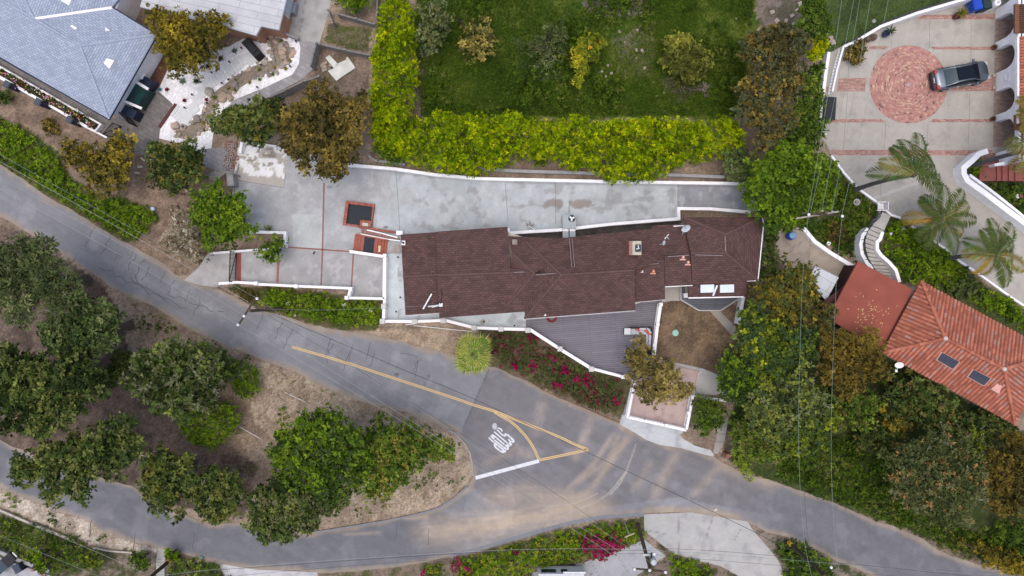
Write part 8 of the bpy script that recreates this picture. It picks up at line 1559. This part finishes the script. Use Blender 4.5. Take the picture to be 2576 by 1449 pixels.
T("dark green tree pointing to the nose of the island", [(1010, 1130, 62), (960, 1100, 46), (1060, 1130, 48), (1000, 1180, 48), (1100, 1130, 34), (950, 1160, 50), (1125, 1140, 18), (930, 1210, 44), (965, 1230, 30)], 6.0, 'mid', .24, 260, spot=((.24, .21, .04), .12))
T("dark grey green tree over the lower street at the bottom of the island", [(710, 1275, 64), (660, 1265, 46), (770, 1260, 56), (720, 1320, 46), (640, 1310, 36), (820, 1260, 46), (700, 1230, 50), (860, 1250, 34), (780, 1310, 32), (680, 1340, 26)], 6.6, 'dark', .25, 260, spot=((.15, .16, .07), .25))
shrub("magenta bougainvillea bush spilling onto the grey slab at the bottom", [(1455, 1352), (1500, 1342), (1540, 1352), (1578, 1365), (1570, 1385), (1540, 1398), (1520, 1418), (1505, 1410), (1475, 1408), (1460, 1380)], .9, 'magenta', .15, 320, "bougainvillea", "bougainvillea", .26, .6, .5, ((.10, .13, .03), .22), .7)
for pts in ([(1132, 1406), (1150, 1402), (1162, 1418), (1150, 1440), (1135, 1432)], [(1180, 1448), (1165, 1430), (1178, 1422), (1190, 1440)], [(1058, 1432), (1068, 1430), (1072, 1452), (1060, 1454)], [(1285, 1385), (1305, 1380), (1312, 1392), (1290, 1398)], [(1548, 1340), (1560, 1342), (1556, 1354), (1545, 1350)]):
    cl = poly_clumps(pts, .75, 0, .2, .3, 77, .5, flatz=1); tag(leaves_mesh("bougainvillea_bloom", *clump_leaves(cl, int(poly_area(pts) * 200) + 25, .14, .7, PAL['magenta'])), "patch of red bougainvillea blossom in the bank below the lower street", "blossom", "red blossom below the lower street")
for x, y, r, z, pal, lb in ((85, 1405, 18, 1.6, 'ivy', "round green bush on the yard wall in the bottom left corner"), (100, 1432, 14, 1.2, 'ivy', "smaller green bush below the round one in the bottom left corner"), (225, 1410, 26, 1.4, 'yelgr', "yellow green shrub on the slope at the bottom left"), (430, 1395, 16, 1.2, 'ivy', "small bush at the head of the concrete steps"), (350, 1410, 26, 1.6, 'mid', "dark bush left of the concrete steps at the bottom left"), (5, 245, 22, 1.6, 'dark', "dark bush below the rose planter at the left edge"), (126, 318, 22, 1.2, 'brown', "low dull brown bush on the dirt below the rose planter"), (620, 740, 20, .8, 'brown', "low dry shrub beside the bank pole"), (1505, 1060, 10, .8, 'mid', "x")):
    if lb != "x": T(lb, [(x, y, r), (x + r * .5, y + r * .3, r * .6), (x - r * .5, y - r * .2, r * .6)], z, pal, .17, 300, "shrub", "shrub", rc=.26)
T("dark feathery shrub under the left end of the long hedge", [(975, 385, 26), (1000, 395, 20), (955, 372, 18)], 2.6, 'mid', .2, 240, "shrub", "shrub", rc=.3)
# rose bushes
ros = t(0, 0, [(-200, 600), (0, 690), (985, 1250), (945, 1300), (0, 755), (-200, 640)]); cl = poly_clumps(ros, .75, 0, .22, .3, 55, .5, flatz=1)
def flowers(cl, n, cols, L=.12): i = rng.choice(len(cl), n); p = cl[i, :3] + rng.normal(size=(n, 3)) * .14 + np.array([0, 0, .22]); c = np.array(cols)[rng.choice(len(cols), n)]; nr = rng.normal(size=(n, 3)) * .3 + np.array([0, 0, 1]); return p, nr, np.full(n, L) * rng.uniform(.7, 1.3, n), np.full(n, L) * .95, c
A_, B_ = clump_leaves(cl, 2600, .13, .6, PAL['dark']), flowers(cl, 230, [(.6, .55, .4), (.65, .6, .58), (.55, .2, .35), (.6, .35, .45), (.6, .5, .12), (.4, .02, .03)])
tag(leaves_mesh("roses", *[np.concatenate([a, b]) for a, b in zip(A_[:5], B_)]), "rose bushes with white pink and yellow blooms inside the long planter", "roses", None, 'stuff')
# gravel garden plants
def tuft(x, y, r, n, L, w, col, lb, cat="plant", name="plant", group=None, z=.05, up=1.2):
    q = G(x, y, z); mb = MB(); leafblades(mb, q, n, L, w, up, col, int(x * 7 + y)); leafblades(mb, (q[0], q[1], q[2] + .04), n // 2, L * .7, w, 1.4, tuple(c * 1.3 for c in col), int(x * 3 + y)); return tag(mb.build(name, LEAF, None, q), lb, cat, group)
for x, y, col, lb in ((591, 129, (.10, .17, .11), "blue green agave in white gravel right of the yellow green tree"), (460, 204, (.12, .18, .13), "pale agave in white gravel below the yellow green tree")): tuft(x, y, .3, 16, .38, .11, col, lb)
for x, y, lb in ((557, 148, "dark grassy tuft beside the stepping path"), (495, 205, "olive grassy tuft right of the pale agave"), (525, 168, "dark leafy plant below the yellow green tree")): tuft(x, y, .3, 40, .38, .04, (.05, .07, .03), lb)
for x, y, lb in ((421, 226, "dark red plant beside the blue pot"), (465, 253, "dark red plant in white gravel beside the lower stepping slabs"), (520, 251, "small dark red plant near the dry creek")): tuft(x, y, .2, 26, .26, .05, (.16, .012, .03), lb)
for i, (x, y) in enumerate(t(0, 0, [(2300, 890), (2370, 910), (2515, 830), (2165, 985), (2050, 1235), (1900, 1415), (1970, 1405), (2375, 800), (2060, 1310)]) + t(1, 0, [(255, 420), (345, 615), (170, 750), (300, 690), (35, 705), (190, 685), (40, 800)])): tuft(x, y, .2, 40, .24, .035, ((.22, .2, .03), (.10, .16, .02))[i % 2], "small green or yellow tuft between the boulders of the dry creek", "plant", "plant", "tufts in the dry creek")
q = G(404, 226, .03); mb = MB(); mb.lathe(q, [(.1, 0), (.15, .15), (.13, .2), (.1, .16)], 16); tag(mb.build("pot", colm("teal_glaze", (.03, .12, .14), .3), None, q), "small round teal pot at the corner of the white gravel", "pot")
q = G(366, 222, .03); tuft(366, 222, .2, 24, .28, .06, (.22, .09, .03), "orange brown plant at the glass entry bay", z=1.2); 
tuft(2502, 495, 1, 30, .6, .05, (.06, .08, .03), "dark spiky plant among the planting at the right edge")
for x, y, lb in ((2203 - 340 - 1 + 0, 283, "pale banana like leaf standing at the right end of the long hedge"),):
    q = G(x - 6, y - 8, 2.2); mb = MB(); leafblades(mb, q, 4, 1.0, .34, .8, (.16, .21, .09), 8); mb.tube([(q[0], q[1], .9), q], .05, 6, (.2, .22, .1)); tag(mb.build("banana_plant", LEAF, None, (q[0], q[1], 1)), lb, "plant")
# ---- palms
def feather_palm(label, base, crown, z, n=15, L=2.7, seed=1, dead=0, col=(.075, .105, .028), sec=(-60, 200)):
    b = G(*base, -.1); c = Vector(W(*crown, z)); root = thing("feather_palm", label, "palm tree", G(*base)); mb = MB(); bv = Vector(b); pts = [bv + (c - bv) * u + Vector((0, .12 * math.sin(u * 3.1), 0)) for u in [i / 8 for i in range(9)]]; mb.tube(pts, [.23, .19, .17, .165, .16, .16, .155, .16, .2], 12); mb.build("trunk", M("grey_palm_trunk", (.10, .095, .10), .95, 0, .3, 7, .3), root)
    r = random.Random(seed)
    for i in range(n):
        a = R_(sec[0] + (sec[1] - sec[0]) * (i + .5) / n) + r.uniform(-.14, .14); e0 = r.uniform(.1, .95); l = L * r.uniform(.8, 1.12); cc = col; dd = i < dead
        if dd: e0 = -.15; cc = (.36, .25, .05)
        elif r.random() < .25: cc = (.20, .19, .06)
        mb = MB(); d = Vector((math.cos(a), math.sin(a), 0)); sv = Vector((-math.sin(a), math.cos(a), 0)); P = []; p = c + Vector((0, 0, .1)); e = e0; m = 16
        for k in range(m + 1): P.append(p.copy()); p = p + (d * math.cos(e) + Vector((0, 0, math.sin(e)))) * (l / m); e -= (1.45 + .3 * r.random()) / m
        mb.tube(P, [.035 * (1 - k / (m + 4)) for k in range(m + 1)], 4, tuple(x * 1.4 for x in cc), caps=False)
        for k in range(3 * m):
            u = 1.0 + k / (3 * m) * (m - 1.02); i0 = int(u); f = u - i0; q = P[i0] * (1 - f) + P[i0 + 1] * f; tg = (P[i0 + 1] - P[i0]).normalized(); ll = .78 * math.sin(math.pi * (.12 + .83 * (u / m))) + .12
            for s in (-1, 1):
                dr = (sv * s * .85 + tg * .55 + Vector((0, 0, -.35 + r.uniform(-.2, .25)))).normalized(); w = tg * .038; kcol = tuple(x * r.uniform(.7, 1.35) for x in cc); t2 = q + dr * ll + Vector((0, 0, -.12 * ll)); mid = q + dr * ll * .5
                mb.face([tuple(q - w * .6), tuple(mid - w), tuple(t2), tuple(mid + w)], None, kcol)
        mb.build("frond", LEAF, root)
    mb = MB(); mb.lathe((c.x, c.y, c.z - .35), [(.17, 0), (.24, .2), (.2, .45), (.06, .7)], 10); mb.build("crownshaft", M("palm_boot", (.10, .10, .045), .9, 0, .3, 8), root); return root
feather_palm("upper feather palm leaning over the beige motor court with grey trunk", (2144, 480), (2300, 438), 8.4, 11, 3.1, 3, 0, sec=(-35, 185))
feather_palm("middle feather palm with yellowed lower frond over the white kerb", (2279, 567), (2366, 551), 5.0, 11, 3.0, 5, 1, sec=(185, -140))
feather_palm("right feather palm with low grey trunk near the tile roof", (2384, 651), (2502, 641), 5.5, 12, 3.0, 8, 1, sec=(-110, 190))
feather_palm("feather palm leaning out of the right edge above the red terrace", (2444, 418), (2640, 366), 8.3, 14, 3.2, 13, 3, (.21, .17, .05), sec=(60, 300))
feather_palm("golden feather palm behind the arcade at the right edge", (2590, 300), (2640, 285), 4.6, 12, 2.8, 17, 4, (.26, .2, .05), sec=(80, 280))
def fan_palm(label, x, y, z):
    c = Vector(W(x, y, z)); g = (c.x, c.y, gz(c.x, c.y)); root = thing("fan_palm", label, "palm tree", g); mb = MB(); mb.tube([(g[0], g[1], g[2] - .1), (c.x, c.y, z * .5), tuple(c)], [.24, .2, .17], 12); mb.build("trunk", M("grey_palm_trunk", (.10, .095, .10), .95, 0, .3, 7, .3), root); r = random.Random(4)
    for i in range(20):
        tier = 0 if i < 10 else (1 if i < 16 else 2); nn = (10, 6, 4)[tier]; a = 2 * math.pi * (i - (0, 10, 16)[tier]) / nn + .4 * tier + r.uniform(-.2, .2); pl = (r.uniform(.65, .9), r.uniform(.3, .5), .15)[tier]; R = (r.uniform(.9, 1.1), r.uniform(.75, .95), .6)[tier]; zz0 = (r.uniform(-.2, .05), r.uniform(.15, .3), .4)[tier]; ft = (r.uniform(-.55, -.25), r.uniform(-.15, .1), .45)[tier]
        d0 = Vector((math.cos(a), math.sin(a), 0)); sv = Vector((-math.sin(a), math.cos(a), 0)); hub = c + d0 * pl + Vector((0, 0, zz0)); d = (d0 * math.cos(ft) + Vector((0, 0, math.sin(ft)))).normalized(); nv = d.cross(sv); nv = nv if nv.z > 0 else -nv; mb = MB(); base = ((.26, .31, .055), (.14, .21, .035), (.20, .27, .045))[i % 3]; mb.tube([c, (c + hub) / 2 + Vector((0, 0, .06)), hub], .022, 4, (.25, .27, .08), caps=False); m = 15; hw = (1.2, 1.25, 1.4)[tier]  # fans cycle bright, dark and mid tones, lit and shaded by colour
        for k in range(m):
            t0 = -hw + 2 * hw * k / m; t1 = -hw + 2 * hw * (k + 1) / m; tm = (t0 + t1) / 2; dirv = lambda tt: d * math.cos(tt) + sv * math.sin(tt); rr_ = R * (.7 + .3 * math.cos(tm)); kc = tuple(x * r.uniform(.85, 1.2) * (.5 if k % 2 else 1.2) for x in base); yc = tuple(x * r.uniform(.8, 1.2) for x in (.46, .44, .13)); lift = nv * (.05 if k % 2 == 0 else -.03)  # every other segment darkened, pleat shading put into the colour
            A = hub + dirv(t0) * rr_ * .62; B = hub + dirv(t1) * rr_ * .62; tip = hub + dirv(tm + r.uniform(-.05, .05)) * rr_ * r.uniform(.95, 1.2) - Vector((0, 0, r.uniform(.1, .25) * rr_)); q_ = r.random() * .8; tc = tuple(x * (1 - q_) + y * q_ for x, y in zip(kc, yc))
            mb.face([tuple(hub), tuple(A + lift), tuple(B + lift)], None, kc); mb.face([tuple(A + lift), tuple(tip), tuple(B + lift)], None, tc)
        mb.build("frond", LEAF, root)
    return root
fan_palm("single fan palm at the street edge beside the bougainvillea bank", 1189, 891, 3.6)
